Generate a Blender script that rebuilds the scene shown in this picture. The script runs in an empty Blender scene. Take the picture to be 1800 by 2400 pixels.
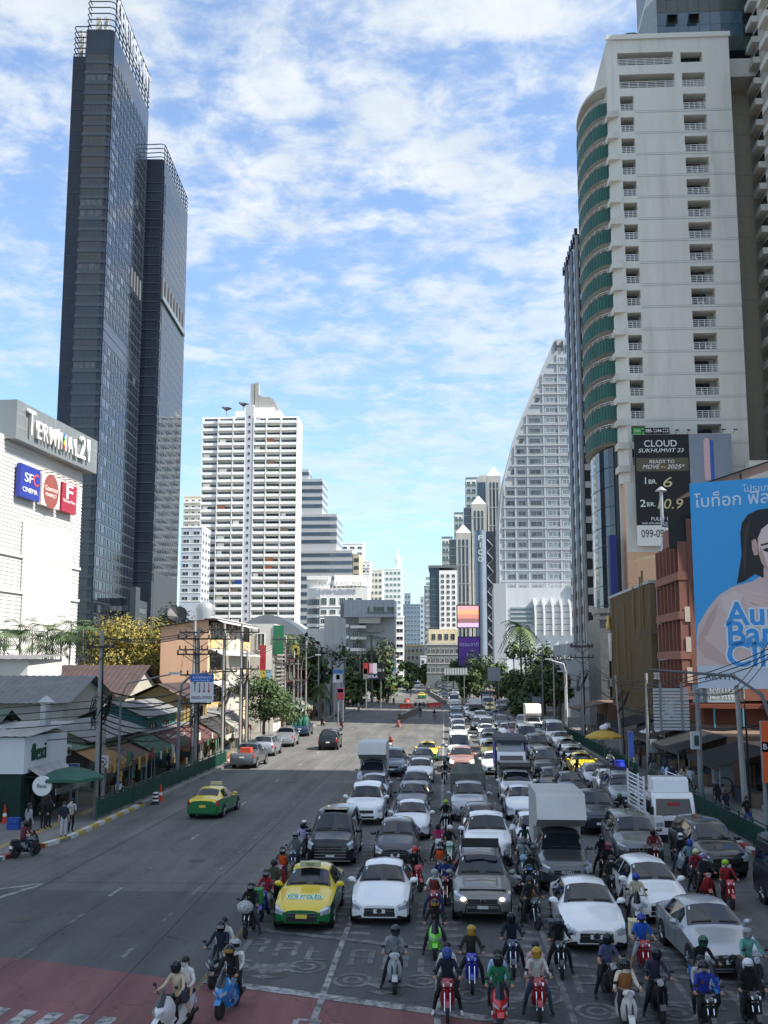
import bpy, bmesh, math, random
from math import sin, cos, pi, atan, radians, sqrt
from mathutils import Vector, Matrix
random.seed(7)
SC = bpy.context.scene
C = SC.collection
# ---------------------------------------------------------------- camera (calibrated: street runs along +Y)
F, HC = 2480.0, 8.4
PIT = atan(358 / F); YAW = atan(143 * cos(PIT) / F)
cd = bpy.data.cameras.new('camera'); cam = bpy.data.objects.new('camera', cd); C.objects.link(cam)
cam.location = (0, 0, HC); cam.rotation_euler = (pi / 2 + PIT, 0, YAW)
cd.sensor_fit = 'VERTICAL'; cd.sensor_height = 24.0; cd.lens = 24.0 * F / 2400; cd.clip_start = 0.3; cd.clip_end = 6000
SC.camera = cam
# ---------------------------------------------------------------- sun and sky
SUN_AZ, SUN_EL = radians(-17), radians(47)        # azimuth measured from +X towards +Y
sd = bpy.data.lights.new('sun', 'SUN'); sd.energy = 3.1; sd.angle = radians(0.5); sd.color = (1.0, 0.94, 0.85)
so = bpy.data.objects.new('sun', sd); C.objects.link(so)
SDIR = Vector((cos(SUN_EL) * cos(SUN_AZ), cos(SUN_EL) * sin(SUN_AZ), sin(SUN_EL)))
so.rotation_euler = (-SDIR).to_track_quat('-Z', 'Y').to_euler(); so.location = (60, -60, 160)
SC.view_settings.view_transform = 'Standard'; SC.view_settings.look = 'None'
SC.view_settings.exposure = 1.5; SC.view_settings.gamma = 1.0
W = bpy.data.worlds.new('World'); SC.world = W; W.use_nodes = True
def build_world():
 nt = W.node_tree; N = nt.nodes; L = nt.links; N.clear()
 out = N.new('ShaderNodeOutputWorld'); bg = N.new('ShaderNodeBackground'); bg.inputs['Strength'].default_value = 0.15
 sky = N.new('ShaderNodeTexSky'); sky.sky_type = 'NISHITA'; sky.sun_disc = False
 sky.sun_elevation = SUN_EL; sky.sun_rotation = pi / 2 - SUN_AZ
 sky.air_density = 1.0; sky.dust_density = 1.2; sky.ozone_density = 1.6; sky.altitude = 0
 tc = N.new('ShaderNodeTexCoord'); sep = N.new('ShaderNodeSeparateXYZ'); L.new(tc.outputs['Generated'], sep.inputs[0])
 def math_(op, a, b=None):
  n = N.new('ShaderNodeMath'); n.operation = op
  for i, x in enumerate((a, b)):
   if x is None: continue
   if isinstance(x, (int, float)): n.inputs[i].default_value = x
   else: L.new(x, n.inputs[i])
  return n.outputs[0]
 zz = math_('ADD', math_('MAXIMUM', sep.outputs[2], 0.0), 0.10)
 px, py = math_('DIVIDE', sep.outputs[0], zz), math_('DIVIDE', sep.outputs[1], zz)
 cb = N.new('ShaderNodeCombineXYZ'); L.new(px, cb.inputs[0]); L.new(py, cb.inputs[1])
 def noise(scale, detail, rough, off, dist=0.0):
  mp = N.new('ShaderNodeMapping'); mp.inputs['Location'].default_value = off; L.new(cb.outputs[0], mp.inputs[0])
  n = N.new('ShaderNodeTexNoise'); n.inputs['Scale'].default_value = scale; n.inputs['Detail'].default_value = detail
  n.inputs['Roughness'].default_value = rough; n.inputs['Distortion'].default_value = dist
  L.new(mp.outputs[0], n.inputs['Vector']); return n.outputs['Fac']
 big = noise(0.9, 3, 0.5, (3.7, 1.2, 0)); mid = noise(5.0, 9, 0.60, (0.4, 5.1, 0), 0.25)
 fine = noise(15.0, 6, 0.6, (9.0, 2.0, 0), 0.4)
 d = math_('ADD', math_('ADD', math_('MULTIPLY', big, 0.46), math_('MULTIPLY', mid, 0.72)), math_('MULTIPLY', fine, 0.33))
 mr = N.new('ShaderNodeMapRange'); mr.interpolation_type = 'SMOOTHSTEP'; L.new(d, mr.inputs[0])
 mr.inputs[1].default_value = 0.655; mr.inputs[2].default_value = 0.87
 el = N.new('ShaderNodeMapRange'); L.new(sep.outputs[2], el.inputs[0]); el.inputs[1].default_value = 0.10; el.inputs[2].default_value = 0.42
 el.inputs[3].default_value = 0.35; el.inputs[4].default_value = 1.0
 fac = math_('MULTIPLY', math_('MULTIPLY', mr.outputs[0], el.outputs[0]), 0.88)
 # pale grey bellies where the cloud is thick
 cr = N.new('ShaderNodeMapRange'); L.new(noise(5.5, 6, 0.6, (2, 8, 0)), cr.inputs[0]); cr.inputs[1].default_value = 0.35; cr.inputs[2].default_value = 0.7
 cm = N.new('ShaderNodeMix'); cm.data_type = 'RGBA'; L.new(cr.outputs[0], cm.inputs[0])
 cm.inputs[6].default_value = (1.85, 2.02, 2.18, 1); cm.inputs[7].default_value = (2.45, 2.54, 2.58, 1)
 bm_ = N.new('ShaderNodeMix'); bm_.data_type = 'RGBA'; bm_.blend_type = 'MULTIPLY'; bm_.inputs[0].default_value = 1.0
 L.new(sky.outputs[0], bm_.inputs[6]); bm_.inputs[7].default_value = (0.485, 0.60, 0.70, 1)
 mx = N.new('ShaderNodeMix'); mx.data_type = 'RGBA'; L.new(fac, mx.inputs[0]); pm = N.new('ShaderNodeMix'); pm.data_type = 'RGBA'; pm.inputs[0].default_value = 0.17; pm.inputs[7].default_value = (1.7, 1.8, 1.85, 1); L.new(bm_.outputs[2], pm.inputs[6]); L.new(pm.outputs[2], mx.inputs[6]); L.new(cm.outputs[2], mx.inputs[7])
 L.new(mx.outputs[2], bg.inputs[0]); L.new(bg.outputs[0], out.inputs[0])
build_world()
# ---------------------------------------------------------------- pixel calibration (photo pixel + depth -> world point)
_f = Vector((-sin(YAW) * cos(PIT), cos(YAW) * cos(PIT), sin(PIT))); _r = Vector((cos(YAW), sin(YAW), 0)); _u = _r.cross(_f)
def ray(u, v): return _f + _r * ((u - 900) / F) + _u * ((1200 - v) / F)
def at(u, v, Y):
 d = ray(u, v); t = Y / d.y; return Vector((d.x * t, Y, HC + d.z * t))
def atx(u, v, X):
 d = ray(u, v); t = X / d.x; return Vector((X, d.y * t, HC + d.z * t))
def G(u, v, z=0.0):
 d = ray(u, v); t = (z - HC) / d.z; return Vector((d.x * t, d.y * t, z))
def XX(u, Y): return at(u, 1558, Y).x
def ZZ(v, Y, u=900): return at(u, v, Y).z
# ---------------------------------------------------------------- materials
MATS = {}
def mat(name, col, rough=0.6, metal=0.0, var=0.12, scale=3.0, bump=0.0, coat=0.0, spec=0.5, emit=None, stretch=(1, 1, 1), dirt=0.0, alpha=None, detail=5):
 if name in MATS: return MATS[name]
 m = bpy.data.materials.new(name); m.use_nodes = True; MATS[name] = m
 nt = m.node_tree; N = nt.nodes; L = nt.links; b = N['Principled BSDF']
 b.inputs['Roughness'].default_value = rough; b.inputs['Metallic'].default_value = metal
 b.inputs['Coat Weight'].default_value = coat; b.inputs['Specular IOR Level'].default_value = spec
 c = (col[0], col[1], col[2], 1)
 b.inputs['Base Color'].default_value = c
 if emit: b.inputs['Emission Color'].default_value = c; b.inputs['Emission Strength'].default_value = emit
 if alpha is not None: b.inputs['Alpha'].default_value = alpha
 if var or bump or dirt:
  tc = N.new('ShaderNodeTexCoord'); mp = N.new('ShaderNodeMapping'); L.new(tc.outputs['Object'], mp.inputs[0])
  mp.inputs['Scale'].default_value = stretch
  oi = N.new('ShaderNodeObjectInfo'); va = N.new('ShaderNodeVectorMath'); va.operation = 'ADD'
  vs = N.new('ShaderNodeVectorMath'); vs.operation = 'SCALE'; vs.inputs[0].default_value = (37, 23, 17); L.new(oi.outputs['Random'], vs.inputs['Scale'])
  L.new(mp.outputs[0], va.inputs[0]); L.new(vs.outputs[0], va.inputs[1])
  n = N.new('ShaderNodeTexNoise'); n.inputs['Scale'].default_value = scale; n.inputs['Detail'].default_value = detail; n.inputs['Roughness'].default_value = 0.6
  L.new(va.outputs[0], n.inputs['Vector'])
  last = None
  if var:
   mr = N.new('ShaderNodeMapRange'); L.new(n.outputs['Fac'], mr.inputs[0]); mr.inputs[1].default_value = 0.25; mr.inputs[2].default_value = 0.75
   mr.inputs[3].default_value = 1 - var; mr.inputs[4].default_value = 1 + var
   mx = N.new('ShaderNodeMix'); mx.data_type = 'RGBA'; mx.blend_type = 'MULTIPLY'; mx.inputs[0].default_value = 1
   mx.inputs[6].default_value = c; cb = N.new('ShaderNodeCombineColor')
   for i in range(3): L.new(mr.outputs[0], cb.inputs[i])
   L.new(cb.outputs[0], mx.inputs[7]); last = mx.outputs[2]
  if dirt:
   n2 = N.new('ShaderNodeTexNoise'); n2.inputs['Scale'].default_value = scale * 0.35; n2.inputs['Detail'].default_value = 8; n2.inputs['Roughness'].default_value = 0.7
   L.new(va.outputs[0], n2.inputs['Vector'])
   m2 = N.new('ShaderNodeMapRange'); L.new(n2.outputs['Fac'], m2.inputs[0]); m2.inputs[1].default_value = 0.5; m2.inputs[2].default_value = 0.72
   m2.inputs[3].default_value = 0; m2.inputs[4].default_value = dirt
   m3 = N.new('ShaderNodeMix'); m3.data_type = 'RGBA'; L.new(m2.outputs[0], m3.inputs[0])
   if last: L.new(last, m3.inputs[6])
   else: m3.inputs[6].default_value = c
   m3.inputs[7].default_value = (c[0] * .35 + .02, c[1] * .33 + .018, c[2] * .3 + .015, 1); last = m3.outputs[2]
  if last: L.new(last, b.inputs['Base Color'])
  if bump:
   bp = N.new('ShaderNodeBump'); bp.inputs['Strength'].default_value = bump; bp.inputs['Distance'].default_value = 0.02
   L.new(n.outputs['Fac'], bp.inputs['Height']); L.new(bp.outputs[0], b.inputs['Normal'])
 return m
_hexc = {}
def rgb(h):
 if h not in _hexc:
  _hexc[h] = tuple((x / 12.92 if x <= .04045 else ((x + .055) / 1.055) ** 2.4) for x in (int(h[i:i + 2], 16) / 255 for i in (0, 2, 4)))
 return _hexc[h]
def paint(h): return mat('paint_' + h, rgb(h), 0.28, 0.0, 0.03, 2.0, coat=0.9)
def metpaint(h): return mat('metallic_' + h, rgb(h), 0.32, 0.55, 0.03, 2.0, coat=0.8)
def cloth(h): return mat('cloth_' + h, rgb(h), 0.85, 0, 0.32, 8.0, bump=1.0)
def plain(h, r=0.6): return mat('plain_%s_%d' % (h, int(r * 100)), rgb(h), r, 0, 0.07, 4.0)
def wallm(h, d=0.35): return mat('wall_%s_%d' % (h, int(d * 100)), rgb(h), 0.85, 0, 0.07, 0.5, 0.25, dirt=d, stretch=(1, 1, .13), detail=8)
def ink(h): return mat('ink_' + h, rgb(h), 0.5, 0, 0.0)
GLASS = mat('car_glass', (.007, .011, .017), 0.03, 0, 0.0, spec=0.8)
BLACK = mat('black_plastic', (.012, .012, .013), 0.5, 0, 0.1)
RUBBER = mat('rubber', (.018, .018, .018), 0.85, 0, 0.15)
CHROME = mat('chrome', (.7, .7, .7), 0.15, 1.0, 0.0)
ALLOY = mat('alloy', (.35, .36, .37), 0.35, 0.9, 0.1)
LAMP = mat('headlamp_glass', (.52, .55, .58), 0.08, 0.3, 0.4, 12.0, coat=1)
LAMPON = mat('headlamp_lit', (1, .82, .5), 0.3, 0, 0, emit=1.6)
REDLAMP = mat('tail_lamp', (.35, .01, .012), 0.15, 0, 0.0, coat=1)
PLATE = mat('number_plate', (.72, .73, .72), 0.5, 0, 0.25, 30.0)
PLATEY = mat('taxi_number_plate', (.75, .55, .08), 0.5, 0, 0.2, 30.0)
SKIN = mat('skin_tan', (.42, .24, .16), 0.6, 0, 0.06); SKIN2 = mat('skin_fair', (.62, .42, .32), 0.6, 0, 0.06)
HAIR = mat('black_hair', (.012, .010, .010), 0.45, 0, 0.2, 20)
CONC = mat('pole_concrete', (.32, .31, .29), 0.9, 0, 0.12, 3, 0.3, dirt=.4)
STEEL = mat('galvanised_steel', (.21, .22, .23), 0.55, 0.1, 0.12, 4, dirt=.25)
GREENST = mat('green_painted_steel', (.010, .065, .045), 0.5, 0, 0.15, 2, dirt=.3)
WHITEP = mat('white_paint', (.78, .78, .76), 0.6, 0, 0.05)
CABLE = mat('cable_black', (.012, .012, .012), 0.7, 0, 0)
# ---------------------------------------------------------------- mesh building
class M:
 def __init__(s): s.v = []; s.f = []; s.m = []
 def add(s, vs, fs, mi=0):
  o = len(s.v); s.v += [tuple(p) for p in vs]; s.f += [tuple(i + o for i in f) for f in fs]; s.m += [mi] * len(fs); return s
 def box(s, x0, x1, y0, y1, z0, z1, mi=0):
  return s.add([(x0, y0, z0), (x1, y0, z0), (x1, y1, z0), (x0, y1, z0), (x0, y0, z1), (x1, y0, z1), (x1, y1, z1), (x0, y1, z1)],
     [(0, 3, 2, 1), (4, 5, 6, 7), (0, 1, 5, 4), (1, 2, 6, 5), (2, 3, 7, 6), (3, 0, 4, 7)], mi)
 def quad(s, a, b, c, d, mi=0): return s.add([a, b, c, d], [(0, 1, 2, 3)], mi)
 def prism(s, poly, z0, z1, mi=0):           # poly in xy, counter-clockwise, extruded in z
  n = len(poly); vs = [(p[0], p[1], z0) for p in poly] + [(p[0], p[1], z1) for p in poly]
  return s.add(vs, [tuple(range(n - 1, -1, -1)), tuple(range(n, 2 * n))] + [(i, (i + 1) % n, n + (i + 1) % n, n + i) for i in range(n)], mi)
 def prism_xz(s, poly, y0, y1, mi=0):        # poly in xz extruded along y
  n = len(poly); vs = [(p[0], y0, p[1]) for p in poly] + [(p[0], y1, p[1]) for p in poly]
  return s.add(vs, [tuple(range(n)), tuple(range(2 * n - 1, n - 1, -1))] + [(i, n + i, n + (i + 1) % n, (i + 1) % n) for i in range(n)], mi)
 def prism_yz(s, poly, x0, x1, mi=0):
  n = len(poly); vs = [(x0, p[0], p[1]) for p in poly] + [(x1, p[0], p[1]) for p in poly]
  return s.add(vs, [tuple(range(n - 1, -1, -1)), tuple(range(n, 2 * n))] + [(i, (i + 1) % n, n + (i + 1) % n, n + i) for i in range(n)], mi)
 def tube(s, pts, r, n=6, mi=0, cap=True):
  pts = [Vector(p) for p in pts]; k = len(pts); rs = r if isinstance(r, (list, tuple)) else [r] * k; vs = []
  for i, p in enumerate(pts):
   d = (pts[min(i + 1, k - 1)] - pts[max(i - 1, 0)]).normalized()
   a = d.cross(Vector((0, 0, 1)) if abs(d.z) < .95 else Vector((0, 1, 0))).normalized(); b = d.cross(a)
   vs += [p + (a * cos(2 * pi * j / n) + b * sin(2 * pi * j / n)) * rs[i] for j in range(n)]
  fs = [(i * n + j, i * n + (j + 1) % n, (i + 1) * n + (j + 1) % n, (i + 1) * n + j) for i in range(k - 1) for j in range(n)]
  if cap: fs += [tuple(range(n - 1, -1, -1)), tuple(range((k - 1) * n, k * n))]
  return s.add(vs, fs, mi)
 def lathe(s, prof, n=12, c=(0, 0, 0), axis='z', mi=0):   # prof: (radius, height)
  vs = []
  for r, h in prof:
   for j in range(n):
    a, b = r * cos(2 * pi * j / n), r * sin(2 * pi * j / n)
    p = (a, b, h) if axis == 'z' else ((h, a, b) if axis == 'x' else (b, h, a))
    vs.append((p[0] + c[0], p[1] + c[1], p[2] + c[2]))
  k = len(prof)
  fs = [(i * n + j, i * n + (j + 1) % n, (i + 1) * n + (j + 1) % n, (i + 1) * n + j) for i in range(k - 1) for j in range(n)]
  fs += [tuple(range(n - 1, -1, -1)), tuple(range((k - 1) * n, k * n))]
  return s.add(vs, fs, mi)
 def ell(s, c, r, n=10, k=6, mi=0):
  vs = [(c[0], c[1], c[2] - r[2])]; fs = []
  for i in range(1, k):
   t = -pi / 2 + pi * i / k
   vs += [(c[0] + r[0] * cos(t) * cos(2 * pi * j / n), c[1] + r[1] * cos(t) * sin(2 * pi * j / n), c[2] + r[2] * sin(t)) for j in range(n)]
  vs.append((c[0], c[1], c[2] + r[2])); e = len(vs) - 1
  fs += [(0, 1 + (j + 1) % n, 1 + j) for j in range(n)]
  fs += [(1 + i * n + j, 1 + i * n + (j + 1) % n, 1 + (i + 1) * n + (j + 1) % n, 1 + (i + 1) * n + j) for i in range(k - 2) for j in range(n)]
  fs += [(1 + (k - 2) * n + j, 1 + (k - 2) * n + (j + 1) % n, e) for j in range(n)]
  return s.add(vs, fs, mi)
 def loft(s, rings, mi=0, cap=True, closed=True):
  n = len(rings[0]); vs = [p for r in rings for p in r]; k = len(rings); e = n if closed else n - 1
  fs = [(i * n + j, i * n + (j + 1) % n, (i + 1) * n + (j + 1) % n, (i + 1) * n + j) for i in range(k - 1) for j in range(e)]
  if cap: fs += [tuple(range(n - 1, -1, -1)), tuple(range((k - 1) * n, k * n))]
  return s.add(vs, fs, mi)
 def mesh(s, name, mats, smooth=None):
  me = bpy.data.meshes.new(name); me.from_pydata(s.v, [], s.f)
  for m in (mats if isinstance(mats, (list, tuple)) else [mats]): me.materials.append(m)
  if any(s.m): me.polygons.foreach_set('material_index', s.m)
  if smooth:
   bm = bmesh.new(); bm.from_mesh(me); bmesh.ops.remove_doubles(bm, verts=bm.verts, dist=1e-4); bmesh.ops.recalc_face_normals(bm, faces=bm.faces); bm.to_mesh(me); bm.free()
   me.polygons.foreach_set('use_smooth', [True] * len(me.polygons)); me.set_sharp_from_angle(angle=radians(smooth))
  return me
 def build(s, name, mats, parent=None, smooth=None, loc=None):
  return put(s.mesh(name, mats, smooth), name, parent, loc or (0, 0, 0))
def put(me, name, parent=None, loc=(0, 0, 0), rz=0.0, scale=None, mats=None, rot=None):
 o = bpy.data.objects.new(name, me); C.objects.link(o)
 if parent is not None: o.parent = parent
 o.location = loc
 if rot: o.rotation_euler = rot
 elif rz: o.rotation_euler = (0, 0, rz)
 if scale: o.scale = scale if isinstance(scale, (tuple, list)) else (scale,) * 3
 if mats:
  for i, m in enumerate(mats):
   if m is not None: o.material_slots[i].link = 'OBJECT'; o.material_slots[i].material = m
 return o
LABELS = {}
def tag(o, label, cat, group=None):
 o['label'] = label; o['category'] = cat
 if group: o['group'] = group
 LABELS.setdefault(label, []).append(o)
 return o
def thing(name, label, cat, loc=(0, 0, 0), rz=0.0, group=None):
 o = bpy.data.objects.new(name, None); C.objects.link(o); o.empty_display_size = .2
 o.location = loc; o.rotation_euler = (0, 0, rz); return tag(o, label, cat, group)
def struct(o, kind='structure'): o['kind'] = kind; return o
_txt = {}
WS = bpy.data.scenes.new('workshop'); VL = WS.view_layers[0]      # small side scene for evaluating lettering and bodies quickly
def evaluate(o):
 WS.collection.objects.link(o); VL.update(); me = bpy.data.meshes.new_from_object(o.evaluated_get(VL.depsgraph)); bpy.data.objects.remove(o); return me
def text_mesh(s, size=1.0, ext=0.01, m=None, align='CENTER', shear=0.0, off=0.0, space=1.0):
 k = (s, size, ext, m.name if m else '', align, shear, off, space)
 if k in _txt: return _txt[k]
 cu = bpy.data.curves.new('lettering', 'FONT'); cu.body = s; cu.size = size; cu.extrude = ext; cu.align_x = align; cu.align_y = 'CENTER'
 cu.shear = shear; cu.offset = off; cu.resolution_u = 3; cu.space_character = space
 o = bpy.data.objects.new('lettering', cu); me = evaluate(o); me.materials.clear(); me.materials.append(m or BLACK); _txt[k] = me; return me
def text(s, parent, loc, size, m, rz=0.0, ext=0.01, name='lettering', align='CENTER', shear=0.0, off=0.0, tilt=pi / 2, width=None, space=1.0):
 me = text_mesh(s, size, ext, m, align, shear, off, space); o = put(me, name, parent, loc, rot=(tilt, 0, rz))
 if width and s not in ('I', '1', 'i'):
  xs = [v.co.x for v in me.vertices]; w = max(xs) - min(xs); k = width / max(w, 1e-3); o.scale = (k, 1, 1)
 return o
UB = {}
def unit_box(m):
 if m.name not in UB: UB[m.name] = M().box(0, 1, 0, 1, 0, 1).mesh('box', m)
 return UB[m.name]
def bx(name, parent, x0, x1, y0, y1, z0, z1, m):
 return put(unit_box(m), name, parent, (x0, y0, z0), scale=(x1 - x0, y1 - y0, z1 - z0))
# ================================================================ ground, road, pavements, markings
def road_material(name, c1, c2, sc, wear=0.0, blotch=0.35):
 m = bpy.data.materials.new(name); m.use_nodes = True; MATS[name] = m; nt = m.node_tree; N = nt.nodes; L = nt.links; b = N['Principled BSDF']
 b.inputs['Roughness'].default_value = 0.82; b.inputs['Specular IOR Level'].default_value = .3
 tc = N.new('ShaderNodeTexCoord')
 def noise(s, d, st=(1, 1, 1), r=.6):
  mp = N.new('ShaderNodeMapping'); mp.inputs['Scale'].default_value = st; L.new(tc.outputs['Object'], mp.inputs[0])
  n = N.new('ShaderNodeTexNoise'); n.inputs['Scale'].default_value = s; n.inputs['Detail'].default_value = d; n.inputs['Roughness'].default_value = r
  L.new(mp.outputs[0], n.inputs['Vector']); return n.outputs['Fac']
 def rng(x, a, c, lo, hi):
  r = N.new('ShaderNodeMapRange'); L.new(x, r.inputs[0])
  for i, k in enumerate((a, c, lo, hi)): r.inputs[i + 1].default_value = k
  return r.outputs[0]
 def mul(a, bb):
  n = N.new('ShaderNodeMath'); n.operation = 'MULTIPLY'; L.new(a, n.inputs[0]); L.new(bb, n.inputs[1]); return n.outputs[0]
 mx = N.new('ShaderNodeMix'); mx.data_type = 'RGBA'; L.new(rng(noise(.12, 6), .3, .7, 0, 1), mx.inputs[0]); mx.inputs[6].default_value = (*c1, 1); mx.inputs[7].default_value = (*c2, 1)
 val = mul(rng(noise(.55, 9, (1, .12, 1), .7), .25, .8, 1 - blotch, 1 + blotch * .6), rng(noise(38, 3), .2, .8, .86, 1.14))
 val = mul(val, rng(noise(1.3, 7, (1, .35, 1), .75), .60, .70, 1, .74))
 val = mul(val, rng(noise(1.4, 4, (1, .012, 1)), .3, .7, .86, 1.1))
 vo = N.new('ShaderNodeTexVoronoi'); vo.feature = 'DISTANCE_TO_EDGE'; vo.inputs['Scale'].default_value = .16; vn = N.new('ShaderNodeVectorMath'); vn.operation = 'ADD'; nz = N.new('ShaderNodeTexNoise'); nz.inputs['Scale'].default_value = .7; nz.inputs['Detail'].default_value = 6
 L.new(tc.outputs['Object'], nz.inputs['Vector']); vsx = N.new('ShaderNodeVectorMath'); vsx.operation = 'SCALE'; vsx.inputs['Scale'].default_value = 3.0; L.new(nz.outputs['Color'], vsx.inputs[0]); L.new(tc.outputs['Object'], vn.inputs[0]); L.new(vsx.outputs[0], vn.inputs[1]); L.new(vn.outputs[0], vo.inputs['Vector'])
 val = mul(val, rng(vo.outputs['Distance'], .001, .006, .62, 1.0))
 if wear:
  mw = N.new('ShaderNodeMix'); mw.data_type = 'RGBA'; L.new(rng(noise(2.6, 9, (1, 1, 1), .72), .50 - wear * .12, .58, 0, .9), mw.inputs[0]); L.new(mx.outputs[2], mw.inputs[6]); mw.inputs[7].default_value = (.10, .102, .105, 1); mx = mw
 m2 = N.new('ShaderNodeMix'); m2.data_type = 'RGBA'; m2.blend_type = 'MULTIPLY'; m2.inputs[0].default_value = 1; L.new(mx.outputs[2], m2.inputs[6])
 cb = N.new('ShaderNodeCombineColor'); [L.new(val, cb.inputs[i]) for i in range(3)]; L.new(cb.outputs[0], m2.inputs[7]); L.new(m2.outputs[2], b.inputs['Base Color'])
 bp = N.new('ShaderNodeBump'); bp.inputs['Strength'].default_value = .25; bp.inputs['Distance'].default_value = .02; L.new(noise(60, 2), bp.inputs['Height']); L.new(bp.outputs[0], b.inputs['Normal'])
 return m
GROUND = mat('ground_soil', (.16, .15, .13), .95, 0, .2, .2)
ROADC = road_material('road_concrete', (.122, .123, .118), (.168, .164, .155), 1, blotch=.5)
ASPH = road_material('road_asphalt', (.085, .087, .09), (.112, .114, .117), 1, blotch=.42)
REDS = road_material('red_road_surface', (.25, .105, .105), (.19, .092, .092), 1, blotch=.5)
WORN = road_material('worn_white_marking', (.21, .21, .20), (.30, .30, .29), 1, .8, .6)
MARK = road_material('white_marking', (.36, .36, .35), (.5, .5, .48), 1, .4, .5)
YMARK = road_material('yellow_marking', (.26, .19, .06), (.33, .25, .10), 1, .5, .5)
PAVE = road_material('pavement_concrete', (.17, .165, .155), (.22, .215, .2), 1)
struct(M().quad((-3000, -600, -.35), (3000, -600, -.35), (3000, 5000, -.35), (-3000, 5000, -.35)).build('ground', GROUND))
LK = [(-24.5, 27), (-21.5, 36), (-19.3, 46), (-18.2, 52), (-18.1, 80), (-18, 130), (-17.9, 178), (-15, 240), (-11.7, 311), (-9.5, 420), (-8, 900)]
RK = [(17.5, 24), (14.9, 30), (13.7, 36), (13.6, 60), (13.8, 150), (14.2, 230), (13, 330), (11, 450), (10, 900)]
def kx(K, y):
 for (a, b), (c, d) in zip(K, K[1:]):
  if y <= d: return a + (c - a) * (y - b) / (d - b) if y > b else K[0][0]
 return K[-1][0]
def sheet(pts, z, m, name, parent=None):
 me = M(); me.add([(p[0], p[1], z) for p in pts], [tuple(range(len(pts)))]); return me.build(name, m, parent)
rv = [(-60, -40), (60, -40), (60, 24)] + RK + list(reversed(LK)) + [(-60, 27)]
road = struct(M().add([(p[0], p[1], 0) for p in rv], [tuple(range(len(rv)))]).build('road', ROADC))
def stopy(x): return 28.8 - .36 * (x + 4.9)
# darker asphalt patch and red crossing surface
pa = [(-60, 30.2), (-12.3, 30.2), (-6.6, stopy(-6.6)), (13, stopy(13)), (13.4, 40.7), (-6.4, 40.7), (-21, 40.7), (-24.6, 32), (-60, 32)]
sheet([(-24.2, 29.2), (-12.3, stopy(-12.3) - .6), (13, stopy(13) - .6), (13, 33.5), (-4.0, 40.7), (-20.6, 40.7)], .004, ASPH, 'asphalt_patch', road)
sheet([(-60, 14), (40, 14), (40, stopy(14) - 1), (14, stopy(14)), (-12.3, stopy(-12.3)), (-24, stopy(-16)), (-60, stopy(-16))], .008, REDS, 'red_crossing_surface', road)
for (x0, y0, x1, y1) in [(-12.6, 16, -12.3, 39), (-8.6, 24, -9.1, 44), (-15.5, 39.5, -15.2, 110), (-9.0, 44, -9.0, 120)]:
 sheet([(x0, y0), (x0 + .035, y0), (x1 + .035, y1), (x1, y1)], .010, mat('tar_seam', (.03, .03, .032), .8), 'tar_seam', road)
TS = mat('tar_seam', (.03, .03, .032), .8)
for k in range(22):
 y = 42 + k * 7.5; xa, xb = kx(LK, y) + .4, -6.7
 strip_ = sheet([(xa, y), (xb, y + .25), (xb, y + .28), (xa, y + .035)], .0105, TS, 'slab_joint', road); sheet([(-6.3, y), (13, y - .3), (13, y - .265), (-6.3, y + .03)], .0105, TS, 'slab_joint', road)
for (x, y) in ((-14.2, 36), (-10.8, 47), (-7.6, 58), (-15.6, 66), (-4.7, 30.2), (2.1, 28.2), (-11.2, 78)):
 struct_ = M().lathe([(.36, 0), (.36, .011)], 18, (x, y, .002)).build('manhole_cover', mat('manhole_iron', (.055, .05, .048), .6, .3, .3, 12), road)
def mark(pts, m=None, z=.012, name='road_marking'): return sheet(pts, z, m or MARK, name, road)
def rect(x, y, w, l, m=None, z=.012, name='road_marking', sk=0.0): return mark([(x - w / 2, y - w / 2 * sk), (x + w / 2, y + w / 2 * sk), (x + w / 2, y + l + w / 2 * sk), (x - w / 2, y + l - w / 2 * sk)], m, z, name)
_sz = [0]
def strip(pts, w, m=None, name='road_marking', z=.012):
 me = M(); _sz[0] += 1; z += (_sz[0] % 7) * .0004
 for (a, b), (c, d) in zip(pts, pts[1:]):
  L = math.hypot(c - a, d - b); nx, ny = (d - b) / L * w / 2, -(c - a) / L * w / 2
  me.quad((a - nx, b - ny, z), (a + nx, b + ny, z), (c + nx, d + ny, z), (c - nx, d - ny, z))
 return me.build(name, m or MARK, road)
for k in range(34):
 y = 27.0 + k * 4.25 if k < 30 else 27.0 + k * 4.25
 if y < 30: continue
 rect(-12.35, y, .14, 1.5, WORN if k % 3 else MARK, name='lane_dash'); rect(-9.4 + .25 * min(1, k / 30), y + .4, .14, 1.4, WORN, name='lane_dash')
 if y > 92: rect(-3.1, y, .13, 1.3, WORN, name='lane_dash')
for y0 in range(46, 240, 5):
 for x in (2.95, 6.0, 9.3):
  if y0 > 60 or x > 2.9: rect(x + max(0, y0 - 60) * .006, y0, .13, 1.5, MARK, name='lane_dash')
strip([(-6.55, 26.8), (-6.5, 60), (-6.5, 128)], .16, YMARK, 'yellow_centre_line'); strip([(-6.1, 95), (-5.7, 128), (-4.6, 160)], .14, YMARK, 'yellow_centre_line')
strip([(-3.2, 25.6), (-3.2, 75)], .17, MARK, 'lane_line'); strip([(-.25, 24.6), (-.25, 200)], .16, MARK, 'lane_line'); strip([(.55, 70), (.55, 185), (-.1, 205)], .14, MARK, 'lane_line')
strip([(3.0, 23.6), (3.0, 46)], .16, WORN, 'lane_line'); strip([(6.1, 22.6), (6.1, 44)], .16, WORN, 'lane_line'); strip([(9.4, 21.4), (9.4, 40)], .16, WORN, 'lane_line')
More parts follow.
